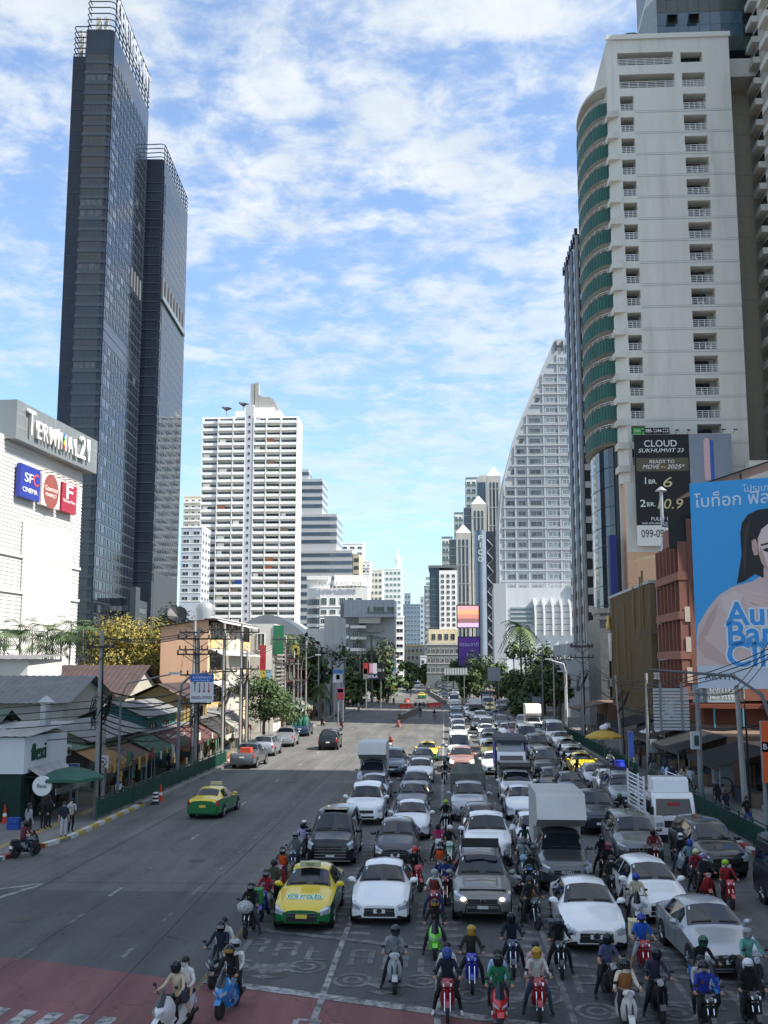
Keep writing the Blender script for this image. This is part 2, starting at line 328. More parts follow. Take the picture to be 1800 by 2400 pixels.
strip([(-6.5, stopy(-6.5) + .2), (13.2, stopy(13.2) + .2)], .42, MARK, 'stop_line', .018); strip([(-6.4, stopy(-6.4) + 5.9), (13.2, stopy(13.2) + 5.9)], .34, WORN, 'stop_line', .018)
for k in range(46):                                   # ladder bars beside the lane lines
 for x in (-3.2, -.25, 3.0, 6.1):
  y = 35.0 - .36 * (x + 4) + k * .88
  rect(x - .45, y, .62, .38, WORN, name='ladder_bar')
  if y < 60: rect(x + .45, y, .62, .38, WORN, name='ladder_bar')
for k, (x, y) in enumerate([(.15, y_) for y_ in range(80, 150, 2)]): rect(x, y, .5, .35, WORN, name='ladder_bar')
strip([(-17.0, 36.5), (-15.6, 41.7)], .22, MARK, 'gore_marking'); strip([(-18.6, 39.3), (-15.6, 41.8)], .2, MARK, 'gore_marking')
for x in (-11.1, -10.35, -9.65, -8.95, -8.25): mark([(x - .18, 24.6), (x + .2, 24.6), (x + .34, 27.0 - .2 * (x + 11)), (x - .04, 27.1 - .2 * (x + 11))], MARK, .016, 'zebra_block')
def glyphs(x0, y0, parts, s=1.0, m=None):              # painted letters, read from the traffic's side
 for k, g in enumerate(parts):
  ox = x0 + k * 1.0 * s
  G_ = {'a': [(0, 0, 0, 1.5), (.55, 0, .55, 1.5), (0, 1.5, .55, 1.5), (0, .8, .55, .8), (-.12, 0, .1, 0)],
   'l': [(0, 1.5, 0, 0), (0, 0, .6, 0), (.0, .8, .3, .8)], 'd': [(0, 0, 0, 1.5), (0, 1.5, .6, 1.5), (.6, 1.5, .6, 0), (.6, 0, .35, 0)],
   'u': [(0, 0, .5, 0), (0, 0, 0, 1.5), (0, 1.5, .35, 1.5)]}[g]
  for (a, b, c, d) in G_: strip([(ox + a * s - .0, y0 + b * s - .36 * (ox - x0)), (ox + c * s, y0 + d * s - .36 * (ox - x0))], .17 * s, m or WORN, 'road_letter', .014)
def bike_icon(x, y):
 for cx in (x - .95, x + .95):
  for (r0, r1) in ((.55, .42), (.28, .16)):
   me = M(); n = 18
   for j in range(n):
    a, b = 2 * pi * j / n, 2 * pi * (j + 1) / n
    me.quad((cx + r1 * cos(a), y + r1 * 1.2 * sin(a), .014), (cx + r0 * cos(a), y + r0 * 1.2 * sin(a), .014), (cx + r0 * cos(b), y + r0 * 1.2 * sin(b), .014), (cx + r1 * cos(b), y + r1 * 1.2 * sin(b), .014))
   me.build('painted_wheel', WORN, road)
 mark([(x - .7, y - .2), (x - .2, y - .75), (x + .45, y - .5), (x + .7, y + .1), (x + .3, y + .35), (x - .35, y + .2)], WORN, .0145, 'painted_motorbike')
 mark([(x - .55, y - .95), (x - .1, y - 1.25), (x + .25, y - 1.0), (x - .1, y - .85)], WORN, .0145, 'painted_rider')
for k, x in enumerate((-5.0, -1.7, 1.4, 4.5, 7.8)):
 yb = stopy(x); glyphs(x - 1.05, yb + 3.7, 'aal'); bike_icon(x + .1, yb + 2.2)
glyphs(-3.6, 25.3, 'du', .85, MARK); glyphs(-1.7, 24.6, 'du', .85, MARK)
mark([(-4.6, 105), (-4.3, 105), (-4.3, 108), (-3.4, 108), (-3.4, 108.4), (-4.6, 108.4)], WORN, .012, 'turn_arrow')
mark([(11.2, 31.2), (12.2, 32.4), (11.2, 33.6)], WORN, .012, 'turn_arrow')
# pavements with kerbs
def pavement(K, side, name, y0=None):
 pts = [k for k in K if y0 is None or k[1] >= y0]; me = M()
 for (a, b), (c, d) in zip(pts, pts[1:]):
  w = 60 * side
  vs = [(a, b, .15), (c, d, .15), (c + w, d, .15), (a + w, b, .15), (a, b, -.3), (c, d, -.3)]
  f = [(0, 1, 2, 3), (4, 5, 1, 0)]
  if side < 0: f = [tuple(reversed(x)) for x in f]
  me.add(vs, f)
 return struct(me.build(name, PAVE))
pl, pr = pavement(LK, -1, 'pavement_left'), pavement(RK, 1, 'pavement_right')
def kerbs(K, side, parent, ya, yb, cols, L=1.0):
 y = ya; k = 0
 while y < yb:
  xa, xb = kx(K, y), kx(K, y + L); me = M(); w = -.22 * side
  me.add([(xa, y, -.05), (xb, y + L * .985, -.05), (xb, y + L * .985, .18), (xa, y, .18), (xa + .3 * side, y, .18), (xb + .3 * side, y + L * .985, .18)],
   [(0, 1, 2, 3), (3, 2, 5, 4)] if side > 0 else [(3, 2, 1, 0), (4, 5, 2, 3)])
  me.build('kerb_stone', cols[k % len(cols)], parent); y += L; k += 1
RW = [mat('kerb_red', (.28, .03, .035), .7, 0, .25, 3, dirt=.3), mat('kerb_white', (.55, .54, .52), .7, 0, .2, 3, dirt=.4)]
YW = [mat('kerb_yellow', (.45, .33, .06), .7, 0, .25, 3, dirt=.4), RW[1]]
KC = [mat('kerb_concrete', (.24, .235, .22), .85, 0, .2, 2, dirt=.4)]
kerbs(LK, -1, pl, 36.2, 49.0, RW, 1.05); kerbs(LK, -1, pl, 49.0, 64, YW, 1.05); kerbs(LK, -1, pl, 64, 200, KC, 2.5)
kerbs(RK, 1, pr, 30, 54, RW, 1.05); kerbs(RK, 1, pr, 54, 220, KC, 2.5)
sheet([(-20.6, 38), (-20.2, 38), (-19.9, 200), (-20.3, 200)], .154, mat('tactile_yellow', (.30, .23, .08), .85, 0, .25, 3), 'tactile_strip', pl)
# ================================================================ building helpers
DGL = mat('dark_glass', (.012, .016, .022), .06, 0, .25, .4, spec=.8)
BGL = mat('blue_glass', (.05, .085, .12), .08, 0, .3, .3, spec=.8)
GGL = mat('green_grey_glass', (.045, .065, .06), .08, 0, .45, .35, spec=.7)
GREYGL = mat('grey_glass', (.10, .115, .13), .12, .2, .25, .3, spec=.8)
CURT = mat('curtained_glass', (.10, .115, .13), .25, 0, .6, .5, spec=.6)
ALUM = mat('aluminium', (.42, .43, .44), .4, .5, .1, 1)
WHITEW = wallm('ECEBE6', .18); CREAM = wallm('CDCBC2', .5); GREYW = wallm('A5A8A8', .3); DGREY = wallm('6E7275', .3)
PEACH = wallm('D9AE8C', .3); CONCW = wallm('B7B4AB', .4); DARKW = mat('dark_cladding', (.022, .03, .044), .14, .3, .35, .12)
_wm = {}
def window_mesh(w, h, fm, gm, nx=2, nz=1, fr=.07, d=.10):
 k = (round(w, 2), round(h, 2), fm.name, gm.name, nx, nz, fr)
 if k not in _wm:
  m = M(); m.box(0, w, -d, .03, 0, fr, 0).box(0, w, -d, .03, h - fr, h, 0).box(0, fr, -d, .03, fr, h - fr, 0).box(w - fr, w, -d, .03, fr, h - fr, 0)
  for i in range(1, nx): m.box(w * i / nx - fr * .4, w * i / nx + fr * .4, -d * .8, .03, fr, h - fr, 0)
  for i in range(1, nz): m.box(fr, w - fr, -d * .75, .03, h * i / nz - fr * .4, h * i / nz + fr * .4, 0)
  m.quad((fr, -.035, fr), (w - fr, -.035, fr), (w - fr, -.035, h - fr), (fr, -.035, h - fr), 1)
  _wm[k] = m.mesh('window', [fm, gm])
 return _wm[k]
def win(parent, x, y, z, w, h, fm=None, gm=None, face='F', nx=2, nz=1, fr=.07, name='window'):
 me = window_mesh(w, h, fm or WHITEP, gm or DGL, nx, nz, fr)
 rz = {'F': 0, 'R': pi / 2, 'L': -pi / 2}[face]
 return put(me, name, parent, (x, y + (w if face == 'L' else 0), z), rz)
def building(name, label, u0, u1, Y, cat='building', rz=0.0, group=None, v=1558):
 X0, X1 = at(u0, v, Y).x, at(u1, v, Y).x; t = thing(name, label, cat, (X0, Y, 0), rz, group); return t, (X1 - X0)
def facade(me, x0, x1, z0, z1, ops, d=.6, back=1, y=0.0):     # wall sheet in xz at y with recessed openings (x,z,w,h)
 xs = sorted({x0, x1, *[o[0] for o in ops], *[o[0] + o[2] for o in ops]}); zs = sorted({z0, z1, *[o[1] for o in ops], *[o[1] + o[3] for o in ops]})
 for a, b in zip(xs, xs[1:]):
  run = None
  for c, e in zip(zs, zs[1:]):
   cx, cz = (a + b) / 2, (c + e) / 2
   hole = any(o[0] < cx < o[0] + o[2] and o[1] < cz < o[1] + o[3] for o in ops)
   if hole:
    if run: me.quad((a, y, run[0]), (b, y, run[0]), (b, y, run[1]), (a, y, run[1])); run = None
   else: run = (run[0], e) if run else (c, e)
  if run: me.quad((a, y, run[0]), (b, y, run[0]), (b, y, run[1]), (a, y, run[1]))
 for (x, z, w, h) in ops:
  X, Z = x + w, z + h
  me.quad((x, y, z), (X, y, z), (X, y + d, z), (x, y + d, z)).quad((x, y + d, Z), (X, y + d, Z), (X, y, Z), (x, y, Z))
  me.quad((x, y, z), (x, y + d, z), (x, y + d, Z), (x, y, Z)).quad((X, y + d, z), (X, y, z), (X, y, Z), (X, y + d, Z))
  me.quad((x, y + d, z), (X, y + d, z), (X, y + d, Z), (x, y + d, Z), back)
def grid_tower(name, label, u0, u1, vt, Y, depth, wall, nf, nb, pitch=3.3, z0=None, ww=.7, wh=.55, fm=None, gm=None, sides='', style='grid', slab=None, cat='building', rz=0.0, group=None, sn=3, vb=None, fade=1):
 t, Wd = building(name, label, u0, u1, Y, cat, rz, group, vt); H = ZZ(vt, Y, (u0 + u1) / 2)
 M().box(0, Wd, 0, depth, 0, H).build('wall', wall, t)
 M().box(-.15, Wd + .15, -.15, depth + .15, H, H + .8).build('parapet', slab or wall, t)
 top = H - .5; bw = Wd / nb
 for f in range(nf):
  z = top - (f + 1) * pitch + (1 - wh) * pitch * .5
  if style == 'band':
   bx('window_band', t, .3, Wd - .3, -.06, .02, z, z + wh * pitch, gm or BGL)
   if 'R' in sides: bx('window_band', t, Wd - .02, Wd + .06, .4, depth - .4, z, z + wh * pitch, gm or BGL)
   if 'L' in sides: bx('window_band', t, -.06, .02, .4, depth - .4, z, z + wh * pitch, gm or BGL)
   continue
  for b in range(nb):
   win(t, b * bw + bw * (1 - ww) / 2, 0, z, bw * ww, wh * pitch, fm or WHITEP, gm or DGL)
   if style == 'balcony':
    bx('balcony', t, b * bw + bw * .08, b * bw + bw * .92, -1.0, -.002, z - .25, z + .75, slab or WHITEP)
  for s in sides:
   dw = depth / sn
   for b in range(sn): win(t, Wd if s == 'R' else 0, b * dw + dw * (1 - ww) / 2, z, dw * ww, wh * pitch, fm or WHITEP, gm or DGL, s)
  if slab and style != 'balcony': bx('floor_band', t, -.1, Wd + .1, -.12, .0, z - .5, z - .2, slab)
 return t, Wd, H
# ================================================================ left: dark glass twin tower
def dark_tower():
 Y = 260; a = radians(3.46)
 p = at(268, 69, Y); Xl = at(166, 121, Y).x; Xm = at(205, 70, Y).x; H = p.z; Hs = at(166, 121, Y).z
 t = thing('glass_tower', 'tall dark glass twin tower with railed roof and side lettering behind white mall', 'tower', (p.x, Y, 0), a)
 Lx = Xl - p.x; Mx = Xm - p.x; D = 43
 M().box(Lx, Mx - .15, 3.0, D, 0, Hs).build('shaft', mat('tower_shaft', (.018, .025, .04), .2, .2, .3, .15), t)
 M().box(Mx, -.9, 0, D, 0, H).box(-.9, -.3, .25, D, 0, H).box(-.3, -.02, .8, D, 0, H).build('wall', DARKW, t, )
 BAND = mat('tower_spandrel', (.045, .056, .07), .25, .3, .2, .5); FR = mat('tower_frame', (.04, .05, .06), .35, .4, .1)
 pit = 2.95; n = int((H - 6) / pit)
 lit = [DGL, DGL, DGL, mat('tower_blinds', (.045, .053, .064), .25, 0, .5, .8), DGL]
 for f in range(n):
  z = H - 7.0 - (f + 1) * pit
  if z < 6: break
  bx('spandrel', t, Mx - .05, -.75, -.14, -.002, z, z + .9, BAND)
  g = lit[random.randrange(5)]
  put(window_mesh(-.9 - Mx - .5, pit - .95, FR, g, 4 if f % 3 else 3, 1, .09), 'window', t, (Mx + .2, -.01, z + .92))
  bx('corner_band', t, -.74, -.25, .1, .24, z, z + .9, BAND)
  if f % 2 == 0: bx('shaft_joint', t, Lx + .1, Mx - .3, 2.9, 2.998, z, z + .25, BAND)
  bx('floor_joint', t, -.02, .06, 1, D - .2, z, z + .28, mat('tower_joint', (.055, .065, .075), .4, .3, .1, .5))
 # small paired windows of the street side: too fine to pick apart singly
 for mi, (nm, gm, sel) in enumerate((('side_window', DGL, 0), ('side_window', mat('side_pane_highlight', (.09, .11, .14), .1, .2, .4, .5), 1))):  # second pane colour paints scattered window highlights
  me = M(); rnd = random.Random(3)
  for f in range(n):
   z = H - 7.0 - (f + 1) * pit
   if z < 8: break
   if 24 < f < 27: continue
   for c in range(11):
    y = 2.2 + c * 3.6; k = 1 if (c < 2 and rnd.random() < .5) or rnd.random() < .03 else 0
    if k == sel: me.box(-.02, .075, y, y + .95, z + .6, z + 2.5).box(-.02, .075, y + 1.35, y + 2.3, z + .6, z + 2.5)
  struct(me.build(nm, gm, t), 'stuff')
 bx('sky_terrace_shade', t, -.05, .1, D * .62, D * .97, 116, 122, mat('terrace_shade', (.01, .011, .012), .6, 0, 0))  # dark panel painted for the shade inside the open terrace
 for k in range(4): bx('terrace_column', t, .09, .35, D * .64 + k * 3.6, D * .64 + k * 3.6 + .6, 116, 122, DGREY)
 # roof railings: rounded tube hoops
 RT = mat('roof_rail', (.06, .07, .085), .4, .5, 0)
 for k in range(7):
  z = H + 1.2 + k * 1.75; r = M().tube([(Mx, 4, z), (Mx, .6, z), (Mx + .5, 0, z), (-1.4, 0, z), (-.4, .5, z), (0, 1.6, z), (0, D, z)], .16, 6); r.build('roof_rail', RT, t)
  if k < 6: M().tube([(Lx, 8, Hs + .8 + k * 1.6), (Lx, 3.6, Hs + .8 + k * 1.6), (Lx + .5, 3, Hs + .8 + k * 1.6), (Mx - .2, 3, Hs + .8 + k * 1.6)], .16, 6).build('roof_rail', RT, t)
 for y in range(2, 43, 4): bx('rail_post', t, -.35, -.1, y, y + .3, H, H + 12.2, RT)
 for (x, w) in ((Lx + .8, .9), (Lx + 2.6, .9), (Mx + 1.0, 1.2), (Mx + 3.2, .9)): bx('roof_pillar', t, x, x + w, 5, 6.2, Hs - 1, Hs + (9 if x < Mx else 13), CONCW)
 LET = mat('roof_letters', (.55, .57, .6), .4, .2, 0)
 for k, ch in enumerate('CENTREPOINT'): text(ch, t, (.45, 2.6 + k * 3.8, H + 6.5), 9.5, LET, pi / 2, .15, 'roof_letter', width=2.9)
 # second slab, set back and to the right
 q = at(349, 372, 306); s = at(385, 372, 306); x0 = 347
 inv = Matrix.Rotation(-a, 3, 'Z'); o = Vector((p.x, Y, 0)); lq, ls = inv @ (q - o), inv @ (s - o); H2 = s.z; D2 = 40; y0 = lq.y
 M().box(lq.x - 3, ls.x - .5, y0, y0 + D2, 0, H2).box(ls.x - .5, ls.x, y0 + .5, y0 + D2, 0, H2).build('rear_wall', mat('tower_shaft', (0, 0, 0)), t)
 n2 = int((H2 - 10) / pit)
 for f in range(n2):
  z = H2 - 5 - (f + 1) * pit
  if z < 30: break
  bx('rear_band', t, lq.x - 2.8, ls.x - .6, y0 - .1, y0 - .002, z, z + .3, BAND)
  put(window_mesh(2.0, pit - .6, FR, CURT if f % 4 == 0 else DGL, 2, 1, .08), 'corner_window', t, (ls.x + .01, y0 + .9, z + .4), pi / 2)
 me = M(); me2 = M()
 for f in range(n2):
  z = H2 - 5 - (f + 1) * pit
  if z < 34: break
  if 118 < z < 127: continue
  for c in range(10):
   y = y0 + 3.4 + c * 3.6; me.box(ls.x - .02, ls.x + .06, y, y + 1.0, z + .5, z + 2.6).box(ls.x - .02, ls.x + .06, y + 1.4, y + 2.4, z + .5, z + 2.6)
 struct(me.build('side_window', DGL, t), 'stuff')
 z1 = 119
 bx('side_wall', t, ls.x - .3, ls.x + .03, y0 + 2.9, y0 + D2, 0, H2, mat('tower_side', (.05, .06, .07), .35, .3, .15, .4))
 bx('terrace_shade', t, ls.x - .1, ls.x + .12, y0 + .8, y0 + D2 - 2, z1 + 1.2, z1 + 7.6, mat('terrace_shade', (0, 0, 0)))  # dark box stands for the shade within the rear terrace
 for k in range(8): bx('terrace_column', t, ls.x + .11, ls.x + .5, y0 + 2 + k * 4.8, y0 + 2.9 + k * 4.8, z1 + 1.2, z1 + 7.6, DGREY)
 bx('terrace_glass', t, ls.x + .13, ls.x + .7, y0 + .5, y0 + D2 - 2, z1 + .2, z1 + 1.8, mat('pale_glass', (.10, .13, .135), .1, .1, .2, 1))
 for k in range(4):
  z = H2 + .8 + k * 1.4; M().tube([(lq.x - 6, y0 + 1, z), (ls.x - 1.2, y0, z), (ls.x - .3, y0 + .4, z), (ls.x, y0 + 1.5, z), (ls.x, y0 + D2, z)], .16, 6).build('roof_rail', RT, t)
 for y in range(1, 40, 4): bx('rail_post', t, ls.x - .3, ls.x - .1, y0 + y, y0 + y + .3, H2, H2 + 5.2, RT)
 # podium block at the foot
 bx('podium', t, -3, 5.5, 18, 38, 0, 26, DARKW); bx('podium_slab', t, 5.5, 7, 17, 22, 0, 29, mat('tower_side', (0, 0, 0)))
 for k in range(6): put(window_mesh(7.5, 1.6, FR, CURT, 5, 1, .07), 'podium_window', t, (-2.6, 17.95, 3 + k * 3.9)); put(window_mesh(14, 1.6, FR, CURT, 8, 1, .07), 'podium_window', t, (5.52, 22.5, 3 + k * 3.9), pi / 2)
dark_tower()
# ================================================================ left: white mall with roof sign
def mall():
 pa, pb = at(13, 1031, 130), at(206, 1118, 156); a = math.atan2(pb.x - pa.x, pb.y - pa.y); L = (pb - pa).length
 t = thing('shopping_mall', 'white louvre-clad shopping mall with big roof sign at left', 'mall', (pa.x, pa.y, 0), -a)   # local: wall runs along +y, faces +x
 Hm = pa.z + .6; CL = mat('mall_cladding', (.66, .65, .62), .6, 0, .05, .4, dirt=.1); SM = mat('mall_panel', (.56, .55, .52), .6, 0, .12, .25, .2, dirt=.3); JO = mat('mall_joint', (.45, .44, .42), .8, 0, .1)
 y0, y1 = -16, L - 2.0
 M().box(-40, 0, y0, y1, 0, Hm).build('wall', CL, t)
 z = 1.0
 while z < Hm - .4:
  bx('louvre', t, 0, .08, y0, y1, z, z + .30, CL); z += .52
 for k, (zz, hh) in enumerate([(8.6, 4.3), (13.3, 4.3), (18.0, 4.3), (22.7, 4.5)]):
  bx('smooth_panel', t, .165, .30, L - 19.5 - k * .4, L - 5.0, zz, zz + hh, SM)
  for j in range(4): bx('panel_joint', t, .30, .303, L - 19.3 + j * 4.0, L - 19.27 + j * 4.0, zz + .02, zz + hh - .02, JO)
  bx('band', t, .165, .34, y0, y1, zz - .42, zz - .04, CL)
 bx('band', t, .165, .34, y0, y1, 5.8, 8.1, CL)
 # roof sign box
 sb = bx('sign_box', t, -3.5, 1.6, -.5, L - .6, pa.z + .1, at(13, 939, 130).z, mat('sign_panels', (.24, .26, .26), .4, .35, .1, .5))
 zb, zt = pa.z + .1, at(13, 939, 130).z
 for k in range(1, 10): bx('sign_joint', t, 1.6, 1.612, -.5 + k * 2.8, -.47 + k * 2.8, zb, zt, JO)
 bx('sign_joint', t, 1.6, 1.612, -.5, L - .6, zb + 1.7, zb + 1.74, JO); bx('sign_joint', t, 1.6, 1.612, -.5, L - .6, zb + 3.4, zb + 3.44, JO)
 LE = mat('sign_letter', (.72, .71, .68), .4, .1, .05); yy = 1.6
 for ch, sz, w in [('T', 4.8, 2.5), ('E', 3.4, 1.5), ('R', 3.4, 1.7), ('M', 3.4, 2.2), ('I', 4.0, .7), ('N', 3.4, 2.0), ('A', 3.4, 2.0), ('L', 3.4, 1.5), ('2', 4.8, 2.3), ('1', 4.8, 1.5)]:
  text(ch, t, (1.95, yy + w / 2, (zb + zt) / 2 - (.0 if sz > 4 else .45)), sz, LE, pi / 2, .16, 'sign_letter', width=w * .80, off=.02); yy += w * .93 + .42
 for k, c in enumerate(('C0392B', 'E7B93C', '3C8F4F', '3B6FB5')): bx('colour_chip', t, 2.31, 2.36, 12.05, 12.55, zb + 1.2 + k * .55, zb + 1.7 + k * .55, plain(c))
 def sign(yc, zc, w, h, c): return bx('sign_panel', t, .35, .95, yc - w / 2, yc + w / 2, zc - h / 2, zc + h / 2, plain(c, .4))
 def yz(u, v):      # point on the wall plane
  o = Vector((pa.x, pa.y, 0)); n = Matrix.Rotation(-a, 3, 'Z') @ Vector((1, 0, 0)); d = ray(u, v); cp = Vector((0, 0, HC)); k = (o + n * .9 - cp).dot(n) / d.dot(n); q = Matrix.Rotation(a, 3, 'Z') @ (cp + d * k - o); return q.y, q.z
 for (u0, v0, u1, v1, c) in ((49, 1082, 91, 1180, '26348F'), (99, 1105, 138, 1198, 'DAD7D0'), (146, 1126, 177, 1210, '9C2436')):
  ya, za = yz(u0, v0); yb, zbb = yz(u1, v1); yc, zc, w, h = (ya + yb) / 2, (za + zbb) / 2, abs(yb - ya), abs(za - zbb) * .93
  sign(yc, zc, w, h, c)
  if c == '26348F':
   text('SF', t, (.97, yc - .5, zc + .5), 1.7, ink('E8E8E8'), pi / 2, .02, width=w * .42); text('C', t, (.97, yc + w * .28, zc + .5), 2.3, ink('D9503A'), pi / 2, .02, width=w * .26); text('CINEMA', t, (.97, yc, zc - 1.1), .9, ink('E8E8E8'), pi / 2, .02, width=w * .75)
  elif c == 'DAD7D0':
   M().lathe([(w * .42, 0), (w * .42, .03)], 24, (.955, yc, zc), 'x').build('sign_disc', ink('8E4B43'), t).scale = (1, 1, 1); text('Gourmet', t, (1.0, yc, zc + .3), 1.0, ink('E8D8D0'), pi / 2, .02, width=w * .7); text('MARKET', t, (1.0, yc, zc - .6), .7, ink('E8D8D0'), pi / 2, .02, width=w * .6)
  else: text('F', t, (.97, yc - .1, zc + h * .18), 3.0, ink('F0E8E8'), pi / 2, .02, width=w * .45, off=.03); text('Fitness First', t, (.97, yc, zc - h * .12), .6, ink('F0E8E8'), pi / 2, .02, width=w * .8)
 for k in range(9): bx('lamp_bracket', t, .3, 1.5, L - 17 + k * 1.9, L - 16.92 + k * 1.9, 34.6 - .0 * k, 34.7, BLACK)
 return pa, a, L
MALL = mall()
# ================================================================ left: white balcony condominium
def condo():
 Y = 450; t, Wd = building('condominium_tower', 'white high-rise condominium with rows of dark balconies and grey stair core', 475, 697, Y, v=975)
 H = ZZ(975, Y, 590); pit = 3.27; xs = [0, 7.0, 13.6, 19.2, 22.8, 28.3, 34.6, Wd]; STR = mat('stair_core', (.50, .51, .54), .85, 0, .06, .4)
 M().box(0, Wd, 1.5, 16, 0, H).build('wall', WHITEW, t); M().box(xs[3] + .002, xs[4] - .002, -.4, 1.49, 0, H + 5).build('stair_core', STR, t)
 gl = [DGL, GGL, CURT, DGL]
 for b in range(7):
  if b == 3: continue
  x0, x1 = xs[b], xs[b + 1]; yo = -.3 * min(b, 6 - b) - (.35 if b in (1, 5) else 0)
  bx('party_wall', t, x0, x0 + .22, yo, 1.49, 0, H - .3, WHITEW)
  if b in (2, 6): bx('party_wall', t, x1 - .25, x1 - .03, yo, 1.49, 0, H - .3, WHITEW)
  for f in range(31):
   z = H - (f + 1) * pit
   bx('balcony', t, x0 + .23, x1 - .27, yo + .02, yo + .14, z + .02, z + 1.22, WHITEW); bx('slab', t, x0 + .23, x1 - .27, yo + .145, 1.49, z + .02, z + .2, WHITEW)
   r = random.random()
   put(window_mesh(x1 - x0 - 1.0, 2.2, WHITEP if r < .7 else ALUM, gl[random.randrange(4)], 4, 1, .06), 'window', t, (x0 + .5, 1.46, z + .35))
   if r < .16: bx('balcony_screen', t, x0 + .9, x0 + 2.6 + r * 12, yo + .16, yo + .2, z + 1.23, z + 2.6, plain(random.choice(['8A4B2C', 'C9C6BC', 'A9A498', '6E5A4A', 'B8B8B4']), .8))
   elif r < .3: bx('planter', t, x0 + .8, x1 - 1.2, yo + .2, yo + .5, z + 1.0, z + 1.45 + r, mat('balcony_plants', (.06, .09, .03), .9, 0, .5, 4))
 bx('blue_sheet', t, xs[2] + 2.1, xs[2] + 5.0, .0, .06, H - 23 * pit + 1.0, H - 23 * pit + 3.0, plain('2F62B8', .8))
 for f in range(30): win(t, xs[3] + 1.2, -.4, H - (f + .35) * pit, 1.1, 1.3, STR, DGL, nx=1)
 for f in range(30): win(t, Wd, 4, H - (f + 1) * pit + 1, 1.6, 1.4, WHITEP, GREYGL, 'R'); win(t, Wd, 9, H - (f + 1) * pit + 1, 1.6, 1.4, WHITEP, GREYGL, 'R')
 M().box(14, 34, 3, 14, H + .002, H + 3.0).box(18, 31, 3.5, 13, H + 3.002, H + 4.6).build('roof_block', WHITEW, t)
 BR = mat('roof_tower', (.33, .32, .30), .7, 0, .15, .4)
 M().box(20.0, 21.6, 6, 9, H, at(555, 898, 455).z).box(21.9, 23.6, 6, 9, H, at(555, 896, 455).z).build('roof_fin', BR, t)
 M().prism_xz([(23.7, H + 4.61), (30.6, H + 4.61), (33.0, H + 3.01), (33.6, H + 3.01), (30.2, H + 9.0), (28.8, H + 10.0), (25.4, H + 10.2), (23.7, H + 11)], 6, 9).build('roof_curve', BR, t)
 for (u, v) in ((531, 958), (571, 948)):
  p = at(u, v, 455); x = p.x - t.location.x; d = put(M().lathe([(.2, -1.0), (2.2, .2), (2.35, .5), (2.2, .5), (.2, -.8)], 14).mesh('dish', BLACK), 'satellite_dish', t, (x, 5, p.z), rot=(.35, .2, 0))
  M().tube([(x, 5, H), (x, 5, p.z - .8)], .12).build('dish_mast', STEEL, t)
condo()
# ================================================================ left: buildings behind and beyond
def band_block(t, x0, x1, z0, z1, y, d, pitch=3.9):
 M().box(x0, x1, y, y + d, z0, z1).build('wall', mat('office_panels', (.42, .43, .43), .5, .1, .08, .5, dirt=.1), t)
 z = z1 - 3.2
 while z > z0 + .5:
  bx('window_band', t, x0 + .1, x1 - 1.2, y - .12, y - .002, z, z + 1.75, BGL); bx('window_band', t, x1 - 1.18, x1 + .1, y - .1, y + d - .6, z, z + 1.75, GREYGL); z -= pitch
def office():
 Y = 530; t, Wd = building('stepped_office_block', 'stepped grey office block with blue glass bands behind condominium', 690, 827, Y, v=1200); X = lambda u: XX(u, Y) - t.location.x
 Z = lambda v: ZZ(v, Y, 750)
 band_block(t, 0, X(717) , Z(1130), Z(1097), 3, 14); band_block(t, 0, X(752), Z(1206), Z(1122), 0, 24); band_block(t, 0, X(788), Z(1292), Z(1206) - .01, -2, 30); band_block(t, 0, X(826), 0, Z(1292) - .01, -4, 36)
 bx('beige_wing', t, X(826) + .3, X(842), -3, 20, 0, Z(1300), wallm('B9AE97')); [bx('wing_window', t, X(827) + .6, X(841), -3.1, -2.998, Z(1300) - 4 - k * 3.9, Z(1300) - 2.2 - k * 3.9, DGL) for k in range(9)]
office()
grid_tower('apartment_block', 'grey apartment block between dark tower and white condominium', 425, 474, 1237, 420, 15, wallm('B4BAC2'), 9, 2, 3.3, ww=.6, wh=.45, sides='R', slab=WHITEW)
grid_tower('cream_apartment_tower', 'cream apartment tower peeping out left of white condominium', 431, 476, 1165, 560, 16, wallm('E2D9C8'), 8, 3, 3.4, ww=.5, wh=.5, sides='R', style='balcony')
